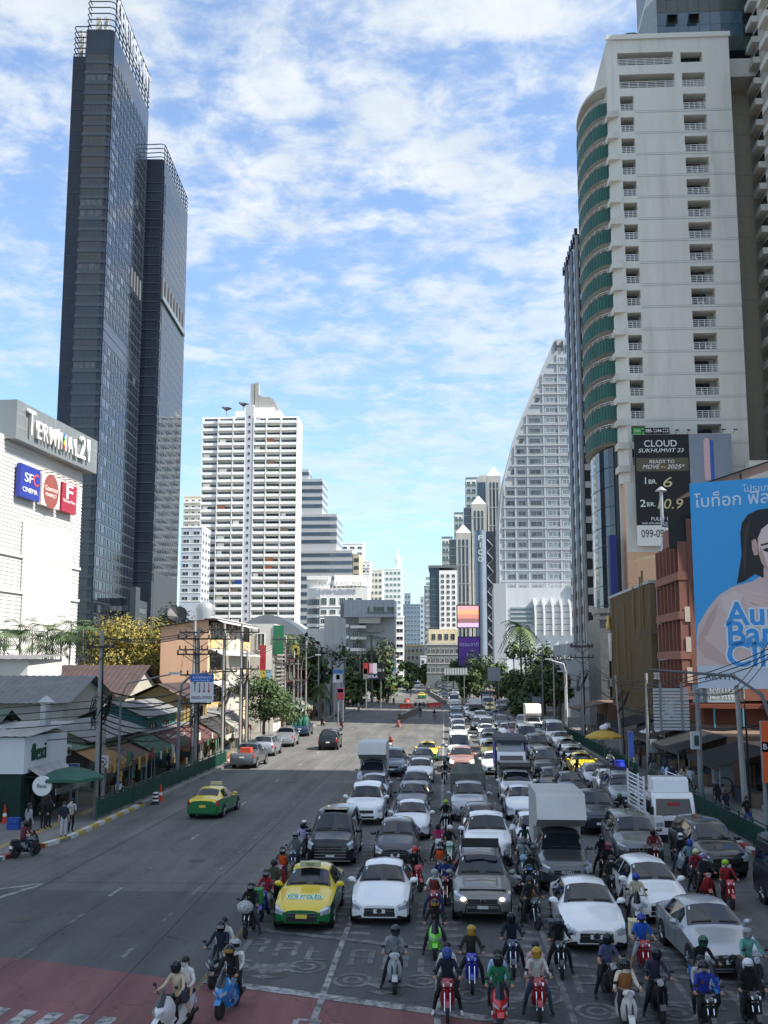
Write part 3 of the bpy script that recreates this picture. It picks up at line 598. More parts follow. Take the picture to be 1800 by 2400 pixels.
def hotel():
 Y = 385; t, Wd = building('white_hotel', 'white hotel with rooftop lettering and curved glazed corner', 714, 862, Y); Z = lambda v: ZZ(v, Y, 790); X = lambda u: XX(u, Y) - t.location.x; H = Z(1378)
 M().box(X(748), Wd, 0, 14, 0, H).build('wall', WHITEW, t); n = 10; R = (X(748)) ; me = M(); poly = [(X(748) - .002, 13), (X(748) - .002, .1)] + [(X(748) - R * sin(pi / 2 * k / n), .1 + 5 * (1 - cos(pi / 2 * k / n))) for k in range(1, n + 1)] + [(.0, 13)]
 me.prism(list(reversed(poly)), 0, H).build('curved_corner', WHITEW, t)
 for f in range(6):
  z = H - 6.2 - f * 3.35; g = M()
  for k in range(n):
   a, b = pi / 2 * (k + .06) / n, pi / 2 * (k + .94) / n; p0 = (X(748) - R * sin(a), .02 + 5 * (1 - cos(a))); p1 = (X(748) - R * sin(b), .02 + 5 * (1 - cos(b)))
   g.quad((p1[0], p1[1], z), (p0[0], p0[1], z), (p0[0], p0[1], z + 2.2), (p1[0], p1[1], z + 2.2))
  g.build('corner_glazing', CURT, t)
  for u in (751, 772, 795, 814, 834): win(t, X(u), 0, z, X(u + 14) - X(u), 1.7 if f else 2.6, WHITEP, GGL, nx=3)
  bx('floor_band', t, X(749), Wd, -.2, -.002, z - .75, z - .55, WHITEW)
 text('FURAMA XCLUSIVE', t, (X(797), -.8, H + 1.3), 2.2, mat('hotel_letters', (.30, .30, .30), .5), 0, .12, 'roof_lettering', width=X(848) - X(746))
 M().box(X(716), X(768), 1, 9, H + 3.2, H + 4.6).box(X(780), X(862), 3, 12, H + 1, H + 5).box(X(716), X(768), 2, 8, H, H + 3.2).build('roof_block', WHITEW, t)
 for k in range(9): M().tube([(X(768) + k * 1.5, .3, H + .1), (X(776) + k * 1.5, .3, H + 4.6)], .08).build('sign_strut', WHITEP, t)
hotel()
def greyblock():
 Y = 350; t, Wd = building('grey_concrete_block', 'grey concrete block with deep overhanging upper floor beyond palm', 797, 925, Y); Z = lambda v: ZZ(v, Y, 860); X = lambda u: XX(u, Y) - t.location.x
 M().box(X(807), X(926), -3, 14, Z(1447), Z(1407)).build('upper_floor', mat('grey_panels', (.36, .39, .43), .5, .1, .06, .6), t)
 for k in range(12): bx('panel_joint', t, X(807) + k * 1.45, X(807) + k * 1.45 + .05, -3.02, -2.998, Z(1446), Z(1408), DGREY)
 bx('sill_band', t, X(862), X(930), -3.4, -3.002, Z(1438), Z(1436), DGREY)
 for u0, u1 in ((862, 868), (876, 902), (908, 926)): win(t, X(u0), -3.01, Z(1435), X(u1) - X(u0), Z(1423) - Z(1435), ALUM, DGL, nx=max(1, (u1 - u0) // 7))
 bx('wall', t, X(797), X(842), 0, 14, 0, Z(1413), wallm('8C9297')); bx('core_wall', t, X(842) + .02, X(925), 2, 14, 0, Z(1447) - .01, GREYW)
 for k in range(5):
  z = Z(1462) - 1.5 - k * 3.7; bx('balcony', t, X(822), X(858), -1.8, 1.9, z, z + .9, WHITEW); win(t, X(826), 1.98 if 0 else -.0, z + 1.0, X(840) - X(826), 2.0, ALUM, DGL, nx=3); win(t, X(799), -.01, z + .6, 1.6, 1.6, ALUM, DGL)
  bx('stair_rail', t, X(808), X(818), -1.2, -1.1, z + .3, z + 1.3, WHITEP)
 bx('beam', t, X(842), X(892), -2.2, 1.9, Z(1452) - 1.3, Z(1447) - .02, CONCW)
greyblock()
grid_tower('white_terraced_tower', 'white stepped tower with roof blocks beyond the office', 800, 852, 1275, 640, 16, WHITEW, 7, 3, 3.6, ww=.6, wh=.4, gm=BGL)
grid_tower('white_terrace_block', 'small white terraced block right of the stepped office', 838, 868, 1318, 600, 14, WHITEW, 8, 3, 3.5, ww=.6, wh=.5, style='balcony')
grid_tower('glass_white_tower', 'pale green glass and white tower with small cupola', 893, 940, 1335, 760, 18, wallm('DDE3DD', .1), 16, 5, 4.2, ww=.75, wh=.5, gm=mat('pale_green_glass', (.16, .24, .25), .1, 0, .3, .4), sides='R')
tq, _w, _h = grid_tower('pale_yellow_tower', 'pale yellow stepped tower behind the hotel roof', 868, 896, 1338, 700, 18, wallm('DDD8C4', .1), 10, 3, 4.0, ww=.7, wh=.5, gm=BGL)
p = at(933, 1312, 770); cup = thing('roof_cupola', 'white round roof cupola on pale green glass tower', 'cupola', (p.x, 768, ZZ(1336, 760, 930) + .8))
M().lathe([(2.2, 0), (2.2, 6.5), (2.8, 6.6), (2.8, 7.2), (1.8, 8.5), (.8, 11), (.2, 12), (.15, 16)], 14).build('dome', WHITEW, cup, 40)
grid_tower('blue_glass_tower', 'blue glass tower with white end panel at street end', 945, 985, 1418, 900, 20, mat('blue_facade', (.18, .25, .32), .3, .2, .1, .3), 12, 5, 3.8, ww=.8, wh=.5, gm=BGL)
grid_tower('distant_dark_tower', 'dark tower tinted with haze far behind blue glass tower', 948, 962, 1392, 1200, 20, wallm('8E9AA6', 0), 7, 2, 6.0, ww=.7, wh=.5, gm=BGL)  # pale bluish wall colour carries the distance haze
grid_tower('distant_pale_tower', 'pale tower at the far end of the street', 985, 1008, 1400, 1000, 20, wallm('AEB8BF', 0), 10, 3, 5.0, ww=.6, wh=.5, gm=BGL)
grid_tower('white_louvred_block', 'white block with curved white fins left of far street', 908, 946, 1448, 420, 16, WHITEW, 9, 2, 3.0, ww=.85, wh=.45, gm=DGL, sides='R', sn=3)
grid_tower('far_end_building', 'grey building with yellow fascia closing the street', 944, 1010, 1515, 620, 16, GREYW, 4, 7, 4.0, ww=.6, wh=.5, slab=wallm('D2B25A'))
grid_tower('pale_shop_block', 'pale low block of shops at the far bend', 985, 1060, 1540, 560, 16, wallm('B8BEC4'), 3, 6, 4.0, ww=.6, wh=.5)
# ================================================================ right: cream balcony tower
def railing(t, x0, x1, y, z, h=1.05, n=3, face='F', nm='railing'):
 k = ('rail', round(x1 - x0, 2), h, n)
 if k not in _wm:
  w = x1 - x0; m = M()
  for i in range(4): m.box(0, w, -.025, .025, h * (i + 1) / 4 - .04, h * (i + 1) / 4 + .02)
  for i in range(n + 1): m.box(w * i / n - .03, w * i / n + .03, -.03, .03, 0, h)
  _wm[k] = m.mesh('railing', WHITEP)
 return put(_wm[k], nm, t, (x0, y, z), {'F': 0, 'R': pi / 2, 'L': -pi / 2}[face])
ACM = None
def ac_unit(t, x, y, z, rz=0.0):
 global ACM
 if ACM is None: ACM = M().box(0, .85, 0, .32, 0, .6).lathe([(.22, -.012), (.22, .0), (.05, .0)], 14, (.34, -.002, .3), 'y', 1).mesh('air_conditioner', [plain('C9C6BC'), plain('5A5A58')])
 return put(ACM, 'air_conditioner', t, (x, y, z), rz)
def cream_tower():
 Y = 150; X0 = 25.3; X1 = 43.3; t = thing('cream_residential_tower', 'tall cream tower with recessed balconies and curved green balconies on its side', 'tower', (X0, Y, 0)); Wd = X1 - X0; H = 102.4
 z0 = 36.6; pit = 3.37; n = 17; ops = []; xa, xb = 1.6, 10.9
 for f in range(n): ops += [(xa, z0 + f * pit, 2.0, 2.3), (xb, z0 + f * pit, 3.4, 2.4)]
 zc = z0 + n * pit
 ops += [(1.6, zc + .2, 8.2, 2.2), (10.9, zc + .2, 3.4, 2.2), (1.4, zc + 3.9, 8.3, 2.0), (10.8, zc + 4.1, 3.2, 1.6)]
 me = M(); facade(me, 1.1, Wd, 34, H, ops, 1.7); me.box(0.02, Wd, 1.75, 26, 0, H - .6)
 me.quad((0, 1.1, 34), (1.1, 0, 34), (1.1, 0, H), (0, 1.1, H)).quad((0, 26, 34), (0, 1.1, 34), (0, 1.1, H), (0, 26, H)).quad((Wd, 0, 34), (Wd, 26, 34), (Wd, 26, H), (Wd, 0, H)).add([(0, 1.1, H), (1.1, 0, H), (Wd, 0, H), (Wd, 26, H), (0, 26, H)], [(0, 1, 2, 3, 4)])
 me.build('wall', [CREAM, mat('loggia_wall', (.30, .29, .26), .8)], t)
 for f in range(n):
  z = z0 + f * pit
  put(window_mesh(1.5, 1.9, BLACK, CURT if f % 3 == 0 else DGL, 2), 'balcony_window', t, (xa + .25, 1.66, z + .05)); put(window_mesh(2.2, 2.0, BLACK, DGL, 3), 'balcony_window', t, (xb + .2, 1.66, z + .05))
  railing(t, xa + .05, xa + 1.95, .12, z); railing(t, xb + .05, xb + 3.35, .12, z, n=4)
  bx('floor_groove', t, xa + 2.05, Wd, -.04, .002, z - .42, z - .36, GREYW); bx('floor_groove', t, xa + 2.05, Wd, -.03, .002, z - .12, z - .09, GREYW)
  M().lathe([(.28, 0), (.28, 2.5)], 12, (1.25, .42, z - .1)).build('corner_column', WHITEW, t, 40)
  M().box(-.35, 1.3, -.25, 1.6, z - 1.05, z - .12).build('corner_slab', CREAM, t)
  win(t, 0, 1.6, z + .1, 3.4, 2.0, WHITEP, GGL, 'L', 3); bx('side_slab', t, -.4, -.002, 1.6, 9, z - .95, z - .12, CREAM)
  if f % 2: ac_unit(t, xb + .4 + (f % 3) * .7, .6, z + .01)
 for (x, w, z) in ((1.7, 8.0, zc + .2), (11, 3.2, zc + .2), (1.5, 8.1, zc + 3.9)): railing(t, x, x + w, .12, z, n=6);
 for (x, w, z, h) in ((2.2, 6.5, zc + .3, 1.7), (2.0, 7.4, zc + 4.0, 1.0), (10.9, 3.1, zc + 4.15, 1.5)): put(window_mesh(w, h, BLACK, DGL, 6), 'top_window', t, (x, 1.66, z))
 bx('roof_cornice', t, -.3, Wd + .2, -.3, -.002, H - .5, H + .25, CREAM); railing(t, 2, Wd - .5, .3, H, .6, n=14)
 put(M().box(0, .35, 0, .05, 0, .9).mesh('stain', wallm('8A6A4A')), 'rust_stain', t, (xa + 1.9, -.052, z0 - 1.2), scale=(.25, .2, .7))
 # right-hand recess and wing
 bx('recess_wall', t, Wd + .02, Wd + 5.2, 9, 26, 0, 98, wallm('B5AE9C', .3)); bx('link_beam', t, Wd + .02, Wd + 6, 4.5, 26, 98.02, 101, CREAM)
 for k in range(24): bx('recess_joint', t, Wd + .1, Wd + 5.1, 8.95, 8.998, 20 + k * pit, 20.05 + k * pit, GREYW)
 bx('wing_wall', t, Wd + 5.2, Wd + 24, -12, 26, 0, 128, CREAM)
 for f in range(26):
  z = 28 + f * pit
  for y in (2.0, -4.6): bx('wing_balcony', t, Wd + 4.1, Wd + 5.19, y, y + 3.6, z, z + .95, CREAM); win(t, Wd + 5.2, y + .5, z + 1.0, 2.6, 1.5, BLACK, DGL, 'L')
  win(t, Wd + 5.2, -1.2, z + .8, .9, 1.0, BLACK, DGL, 'L', 1)
 # glass penthouse on the roof behind
 PB = mat('penthouse_glass', (.055, .11, .16), .05, .2, .2, .3, spec=.9); xg, yg = 8.5, 5
 M().box(xg, xg + 15.2, yg, 20, H + .3, H + 30).build('penthouse_core', mat('penthouse_back', (.03, .05, .06), .3), t)
 for j in range(5):
  for i in range(9):
   g = bx('glass_pane', t, xg + i * 1.65 + .03, xg + i * 1.65 + 1.62, yg - .06, yg - .004, H + .5 + j * 2.15, H + 2.6 + j * 2.15, GGL if j in (0, 3) else (PB if i < 8 else DGL))
 for i in (1, 3): put(M().box(0, 1.5, -.05, 0, -1.9, 0).mesh('open_pane', GREYGL), 'open_pane', t, (xg + i * 1.65 + .1, yg - .08, H + 6.6), rot=(-1.0, 0, 0));
 for i in (1, 3): bx('open_pane_shade', t, xg + i * 1.65 + .1, xg + i * 1.65 + 1.6, yg - .075, yg - .062, H + 5.0, H + 6.5, BLACK)  # black panels paint the shade inside the opened panes
 M().prism_xz([(4.6, H), (8.4, H), (8.4, H + 11), (7.6, H + 11)], 4, 9).build('roof_screen', mat('roof_screen', (.25, .29, .29), .3, .3), t)
 M().lathe([(2.2, 0), (2.2, 3.4), (1.9, 3.6)], 14, (5.6, 12, H + 3.5)).build('roof_drum', GGL, t, 40)
 # green curved balconies on the street side
 GB = mat('green_balcony', (.008, .085, .06), .45, 0, .12, .6, dirt=.15); cx, cy, ax, ay = 0.0, 11, 3.3, 9.2; N = 26
 def arc(s=0.0): return [(cx - (ax - s) * sin(pi * k / N), cy - (ay - s) * cos(pi * k / N)) for k in range(N + 1)]
 A, B = arc(0), arc(.12)
 def ringwall(z, h, P, Q):
  m = M(); n = len(P); vs = [(p[0], p[1], zz) for zz in (z, z + h) for p in P] + [(p[0], p[1], zz) for zz in (z, z + h) for p in Q]
  fs = []
  for i in range(n - 1): fs += [(i + 1, i, n + i, n + i + 1), (2 * n + i, 2 * n + i + 1, 3 * n + i + 1, 3 * n + i), (n + i, 3 * n + i, 3 * n + i + 1, n + i + 1), (i, i + 1, 2 * n + i + 1, 2 * n + i)]
  return m.add(vs, fs)
 bm_ = ringwall(0, 2.0, A, B).mesh('green_balcony', GB, 50); P2 = arc(.05)
 ribm = M()
 for k in range(1, N): ribm.box(A[k][0] - .05, A[k][0] + .02, A[k][1] - .05, A[k][1] + .05, .02, 1.98)
 ribm = ribm.mesh('balcony_ribs', GB)
 slabm = M().add([(p[0], p[1], 0) for p in A] + [(p[0], p[1], .25) for p in A], [tuple(range(N + 1)), tuple(range(2 * N + 1, N, -1))]).mesh('balcony_slab', CREAM)
 railm = M().tube([(p[0], p[1], .62) for p in P2], .045, 4).tube([(p[0], p[1], .32) for p in P2], .03, 4)
 for k in range(0, N + 1, 2): railm.tube([(P2[k][0], P2[k][1], 0), (P2[k][0], P2[k][1], .62)], .03, 4)
 railm = railm.mesh('balcony_rail', WHITEP)
 for f in range(16):
  z = 40.4 + f * 3.36
  b = put(bm_, 'green_balcony', t, (0, 0, z)); struct(put(ribm, 'balcony_rib', b), 'stuff'); put(slabm, 'balcony_slab', b, (0, 0, -.26)); put(railm, 'balcony_rail', b, (0, 0, 2.01))
  for y in (6, 10.5, 15): win(t, 0, y, z + .3, 3.2, 2.2, BLACK, DGL, 'L', 2)
 M().prism(list(reversed(arc(0))), 40.4 + 16 * 3.36 + 1.2, 40.4 + 16 * 3.36 + 1.6).build('top_slab', CREAM, t)
 # curved glass shaft below the balconies
 A2 = arc(.7); PG = mat('shaft_glass', (.03, .04, .045), .06, .1, .35, .25, spec=.9); FRM = mat('shaft_frame', (.02, .022, .025), .4)
 M().prism(list(reversed(arc(.9))), 14, 39.8).build('shaft_core', FRM, t)
 for j in range(9):
  for i in range(2, 20, 2):
   p, q = A2[i], A2[i + 2]; dx, dy = (q[0] - p[0]) * .02, (q[1] - p[1]) * .02
   M().quad((q[0] - dx, q[1] - dy, 14.1 + j * 2.85), (p[0] + dx, p[1] + dy, 14.1 + j * 2.85), (p[0] + dx, p[1] + dy, 16.85 + j * 2.85), (q[0] - dx, q[1] - dy, 16.85 + j * 2.85)).build('glass_panel', DGL if i == 6 else PG, t)
 M().box(-2.0, -1.0, -.3, 1.6, 18, 26.5).build('shaft_banner', plain('1E2A6B'), t)
 # peach podium with advertising board
 M().box(.3, Wd + 14, -1.0, 1.74, 0, 33.98).build('podium', [wallm('D6AC8C', .3)], t); M().box(.28, 6, -1.06, -1.0, 24.0, 33.9).build('podium_cream', CREAM, t)
 win(t, 2.6, -1.0, 17.2, .8, 1.8, BLACK, DGL, nx=1); bx('louvre_bridge', t, Wd - .2, Wd + 14, -3, -1.02, 29.5, 33.2, BLACK); bx('podium_roof', t, Wd - 1, Wd + 14, -3.4, -1.0, 33.3, 36.4, CREAM)
 for k in range(7): bx('podium_joint', t, .3, Wd, -1.02, -1.0, 4 + k * 2.6, 4.06 + k * 2.6, wallm('B98E70'))
cream_tower()
def cloud_board():
 Y = 148.2; a, b = at(1485, 1020, Y), at(1722, 1230, Y); t = thing('advertising_board', 'black apartment advertising board with white lettering on peach podium', 'billboard', (a.x, Y, b.z)); w, h = b.x - a.x, a.z - b.z
 Xu = lambda u: at(u, 1100, Y).x - a.x; Zv = lambda v: at(1560, v, Y).z - b.z
 bx('panel', t, 0, Xu(1616), -.3, 0, 0, h, plain('0B0B0D', .5)); bx('photo_panel', t, Xu(1616) + .01, w, -.3, 0, 0, h, plain('7E8792', .5)); bx('phone_panel', t, 0, Xu(1616), -.3, 0, -2.9, -.02, plain('D9D7D0', .5))
 bx('gold_strip', t, .2, Xu(1613), -.315, -.302, Zv(1105), Zv(1074), mat('gold_print', (.10, .08, .045), .5));
 Wt, Gd = ink('E6E6E6'), ink('C9B98A'); xc = Xu(1549)
 for s, u, v, sz, wd, m_, sh in (('CLOUD', 1549, 1041, 1.35, 77, Wt, 0), ('SUKHUMVIT 23', 1549, 1057, .8, 107, Wt, .25), ('READY TO', 1551, 1083, .68, 58, Wt, 0), ('MOVE', 1524, 1095, .82, 40, Wt, .25), ('IN', 1553, 1096, .45, 9, Gd, 0), ('2025*', 1582, 1095, .82, 42, Wt, .25),
     ('1', 1511, 1128, 1.4, 8, Wt, 0), ('BR.', 1528, 1130, .85, 20, Wt, 0), ('6', 1560, 1132, 2.1, 21, Gd, .2), ('2', 1503, 1181, 1.4, 13, Wt, 0), ('BR.', 1522, 1183, .85, 20, Wt, 0), ('10.9', 1562, 1183, 2.0, 60, Gd, .2), ('FULLY FITTED', 1558, 1217, .7, 74, Wt, 0), ('AND APPLIANCES FROM GORENJE', 1548, 1227, .42, 98, Wt, 0), ('099-095-9292', 1550, 1252, 1.6, 106, ink('101010'), 0)):
  text(s, t, (Xu(u), -.325, Zv(v)), sz, m_, 0, .006, shear=sh, width=(Xu(u + wd) - Xu(u)))
 M().prism_xz([(Xu(1650), Zv(1127)), (Xu(1650), Zv(1035)), (Xu(1656), Zv(1028)), (Xu(1664), Zv(1032)), (Xu(1664), Zv(1127))], -.325, -.302).build('printed_tower', plain('C9A9A8'), t); M().prism_xz([(Xu(1664), Zv(1127)), (Xu(1664), Zv(1031)), (Xu(1673), Zv(1036)), (Xu(1673), Zv(1127))], -.325, -.302).build('printed_tower_side', plain('3157A8'), t)
 for k in range(9): M().tube([(1 + k * 1.6, -.1, h), (1 + k * 1.6, -1.3, h + .35)], .035, 4).box(.75 + k * 1.6, 1.25 + k * 1.6, -1.5, -1.2, h + .3, h + .42).build('board_lamp', BLACK, t)
 t2 = thing('phone_number_sign', 'small green and black phone number sign above advertising board', 'sign', (at(1483, 1015, Y).x, Y - .1, h + b.z)); bx('green_panel', t2, 0, 1.6, -.1, 0, .1, 1.0, plain('3F9A3F')); bx('black_panel', t2, 1.62, 5.1, -.1, 0, .1, 1.0, plain('0B0B10'))
 text('085-5544-222', t2, (3.36, -.11, .55), .7, ink('F0F0F0'), 0, .006, width=3.2); text('Coldwell', t2, (.8, -.11, .6), .35, ink('F0F0F0'), 0, .006, width=1.2)
cloud_board()
def granite_portal():
 t = thing('granite_portal', 'grey granite portal with tall arch at foot of glass shaft', 'portal', (20.6, 143, 0)); GR = mat('granite', (.12, .125, .125), .35, 0, .3, 3, dirt=.2); w = 4.6; H = 15.2; r = 1.3; cz = 9.6; cx = 2.4
 me = M(); n = 12; arc = [(cx - r * cos(pi * k / n), cz + r * sin(pi * k / n)) for k in range(n + 1)]
 me.box(0, cx - r, 0, 6, 0, cz).box(cx + r, w, 0, 6, 0, cz)
 top = [(0, cz)] + [(x, z) for x, z in arc] + [(w, cz), (w, H), (0, H)]
 for k in range(n):
  x0, z0_ = arc[k]; x1, z1 = arc[k + 1]; me.add([(x0, 0, z0_), (x1, 0, z1), (x1, 0, H), (x0, 0, H), (x0, 6, z0_), (x1, 6, z1)], [(0, 1, 2, 3), (0, 4, 5, 1)])
 me.box(0, cx - r, 0, 6, cz, H).box(cx + r, w, 0, 6, cz, H).box(-.2, w + .2, -.2, 6, H, H + .7)
 me.build('wall', GR, t); bx('glass_wall', t, cx - r, cx + r, 2.5, 2.6, 0, cz + r, GGL); bx('cornice', t, -.3, w + .3, -.3, -.002, H - .9, H - .4, GR); bx('lintel', t, cx - r, cx + r, -.1, 2.4, 5.6, 6.6, GR)
 for k in range(6): bx('granite_joint', t, 0, cx - r, -.008, .001, 1.5 + k * 1.6, 1.53 + k * 1.6, BLACK); bx('granite_joint', t, cx + r, w, -.008, .001, 1.5 + k * 1.6, 1.53 + k * 1.6, BLACK)
 for k in range(4): bx('mullion', t, cx - r + .5 + k * .5, cx - r + .56 + k * .5, 2.42, 2.49, 0, 5.6, BLACK)
 bx('side_wall', t, 0, w, 6.02, 12, 0, 14.6, GR)
granite_portal()
# ================================================================ right: striped tower, hotel, glass towers
def striped_tower():
 t = thing('striped_glass_tower', 'narrow black and silver striped glass tower behind cream tower', 'tower', (26.2, 196, 0)); H = at(1362, 548, 196).z; D = 24
 SIL = mat('silver_panel', (.36, .38, .40), .22, .7, .25, .5); BK = mat('black_panel', (.012, .013, .015), .12, .2, .1)
 M().box(0, 20, 0, D, 0, H).build('wall', BK, t)
 for k in range(6):
  y = .6 + k * 4.0; bx('silver_stripe', t, -.18, -.002, y, y + .8, 0, H, SIL)
  if k % 2 == 0: bx('silver_fin', t, -.4, -.19, y + .2, y + .5, 0, H, ALUM)
 pane = window_mesh(1.5, 1.5, BK, GREYGL, 1, 1, .05)
 for f in range(26):
  z = H - 3.4 - f * 3.3
  for k in range(6): put(pane, 'window', t, (-.01, 2.2 + k * 4.0 + 1.6, z), -pi / 2); bx('spandrel', t, -.08, -.002, .6 + k * 4.0 + 1.0, .6 + k * 4.0 + 2.6, z + 1.6, z + 3.1, SIL)
  bx('front_band', t, .1, 3.4, -.06, -.002, z, z + 1.2, SIL)
 for k in range(8): bx('roof_fin', t, -.5, .1, 1 + k * 2.9, 2 + k * 2.9, H, H + 1.6, BK)
striped_tower()
def hilton():
 Y = 318; t = thing('white_hotel_tower', 'white hotel tower with slanted stepped edge and dark roof lettering', 'hotel', (XX(1172, Y), Y, 0)); x0 = XX(1172, Y)
 X = lambda u, v: at(u, v, Y).x - x0; Z = lambda v: ZZ(v, Y, 1250); HW = wallm('A6ABAF', .15); H = Z(795)
 LB = [(1301, 795), (1264, 880), (1224, 975), (1211, 1008), (1185, 1109), (1176, 1170), (1171, 1238), (1173, 1372)]
 edge = [(X(u, v), Z(v)) for u, v in LB]; Wd = 38
 M().prism_xz([(0, 0), (Wd, 0), (Wd, H)] + [(x, z) for x, z in edge], 0.6, 22).build('wall', HW, t)
 M().prism_xz([(edge[0][0] - .2, edge[0][1])] + [(x - .2, z) for x, z in edge[1:]] + [(x, z) for x, z in reversed(edge)], .2, 22).build('slanted_edge', wallm('BCC0C3', .15), t)
 def ex(z):
  for (xa, za), (xb, zb) in zip(edge, edge[1:]):
   if zb <= z <= za: return xa + (xb - xa) * (za - z) / (za - zb)
  return 0
 pit = 3.19; cols = [X(1190, 1300), X(1216, 1300), X(1246, 1300), X(1286, 1300), X(1322, 1300), X(1350, 1300)]; ws = [2.3, 2.4, 3.4, 4.0, 4.0]
 for f in range(24):
  z = H - 7.2 - f * pit
  e = ex(z + 2.4) + .3
  bx('floor_ledge', t, e, Wd, .25, .59, z - .75, z - .3, HW)
  for c in range(5):
   if cols[c] > e + .3:
    g = mat('pale_hotel_glass', (.20, .25, .27), .15, 0, .3, .5) if c >= 3 else CURT
    win(t, cols[c], .58, z, ws[c], 1.5, WHITEP if c >= 3 else HW, g, nx=3 if c >= 3 else 2)
    bx('bay_pier', t, cols[c] - .9, cols[c] - .4, .35, .599, z - .29, z + 2.4, HW)
  if e < cols[1] and f % 3 == 2 or f in (4, 8, 9):
   for k in range(3): bx('louvre_slot', t, e + .8 + k * .15, e + 2.4 - (2 - k) * .2, .5, .6, z + .2 + k * .5, z + .45 + k * .5, BLACK)
 zb = H - 7.2 - 24 * pit
 for k, c in enumerate(cols[:5]):
  M().lathe([(1.3, 0), (1.3, 10)], 12, (c - 1.2, .3, zb - 8)).build('column', HW, t, 40); win(t, c + .3, .58, zb - 7, ws[k], 4.0, HW, DGL, nx=2); win(t, c + .3, .58, zb - 1.4, ws[k], 1.8, HW, DGL, nx=2)
 for k, ch in enumerate('Hilton'): text(ch, t, (X(1308, 800) + .3 + k * 2.6, .4, H - 2.3), 4.2 if k == 0 else 3.9, mat('hotel_sign', (.06, .065, .07), .5), 0, .15, 'roof_letter', off=.04)
 # podium
 M().box(X(1157, 1380) - .5, Wd, -9, .58, 0, Z(1382)).build('podium', wallm('C4C8CB', .15), t); bx('podium_block', t, X(1157, 1380) - .5, X(1181, 1380), -10, -9.002, 0, Z(1373), HW); bx('podium_block', t, X(1331, 1380), X(1356, 1380), -10, -9.002, Z(1412), Z(1366), WHITEW)
 railing(t, X(1181, 1380), X(1330, 1380), -9, Z(1382) , 1.2, n=16)
 for k in range(6):
  xx = X(1246 + k * 20, 1420); M().prism_xz([(xx, Z(1492)), (xx + .45, Z(1492)), (xx + .6, Z(1440)), (xx + .35, Z(1415)), (xx - .3, Z(1408)), (xx - .5, Z(1412)), (xx - .1, Z(1425)), (xx, Z(1440))], -10, -9.002).build('curved_fin', WHITEP, t)
 for k in range(5): bx('podium_rail', t, X(1244, 1430), X(1350, 1430), -9.15, -9.002, Z(1425 + k * 14), Z(1425 + k * 14) + .15, DGREY)
 bx('podium_window', t, X(1193, 1430), X(1243, 1430), -9.1, -9.002, Z(1470), Z(1428), mat('podium_glass', (.22, .30, .29), .1, 0, .3, .5)); [bx('podium_slat', t, X(1193, 1430), X(1243, 1430), -9.3, -9.11, Z(1470 - k * 10), Z(1470 - k * 10) + .5, HW) for k in range(5)]
hilton()
def fico():
 Y = 372; t, Wd = building('glass_slab_tower', 'blue grey glass slab tower with vertical white lettering', 1116, 1143, Y); Z = lambda v: ZZ(v, Y, 1140); H = Z(1243); X = lambda u: XX(u, Y) - t.location.x
 n = 8; poly = [(0, 10)] + [(Wd * k / n, -1.6 * sin(pi * k / n)) for k in range(n + 1)] + [(Wd, 10)]
 M().prism(poly, 0, H).build('curved_wall', mat('blue_grey_panel', (.21, .25, .31), .28, .4, .12, .3), t, 30)
 for k in range(30): bx('floor_joint', t, .2, Wd - .2, -1.72, -1.2, H - 3 - k * 2.6, H - 2.9 - k * 2.6, GREYW) if 0 else None
 for k, ch in enumerate('FICO'): text(ch, t, (Wd * .48, -1.95, H - 3.0 - k * 2.5), 2.5, ink('E4E6E8'), 0, .15, 'wall_letter', width=1.6)
 bx('truss_wall', t, X(1144), X(1176), 3, 14, 0, H, mat('truss_back', (.045, .05, .06), .3, .2, .2, .4));
 for k in range(16):
  z = H - 3 - k * 4.6; xa, xb = X(1146), X(1160)
  M().tube([(xa, 2.8, z), (xb, 2.8, z - 2.3), (xa, 2.8, z - 4.6)], .22, 5).build('truss_brace', STEEL, t)
fico()
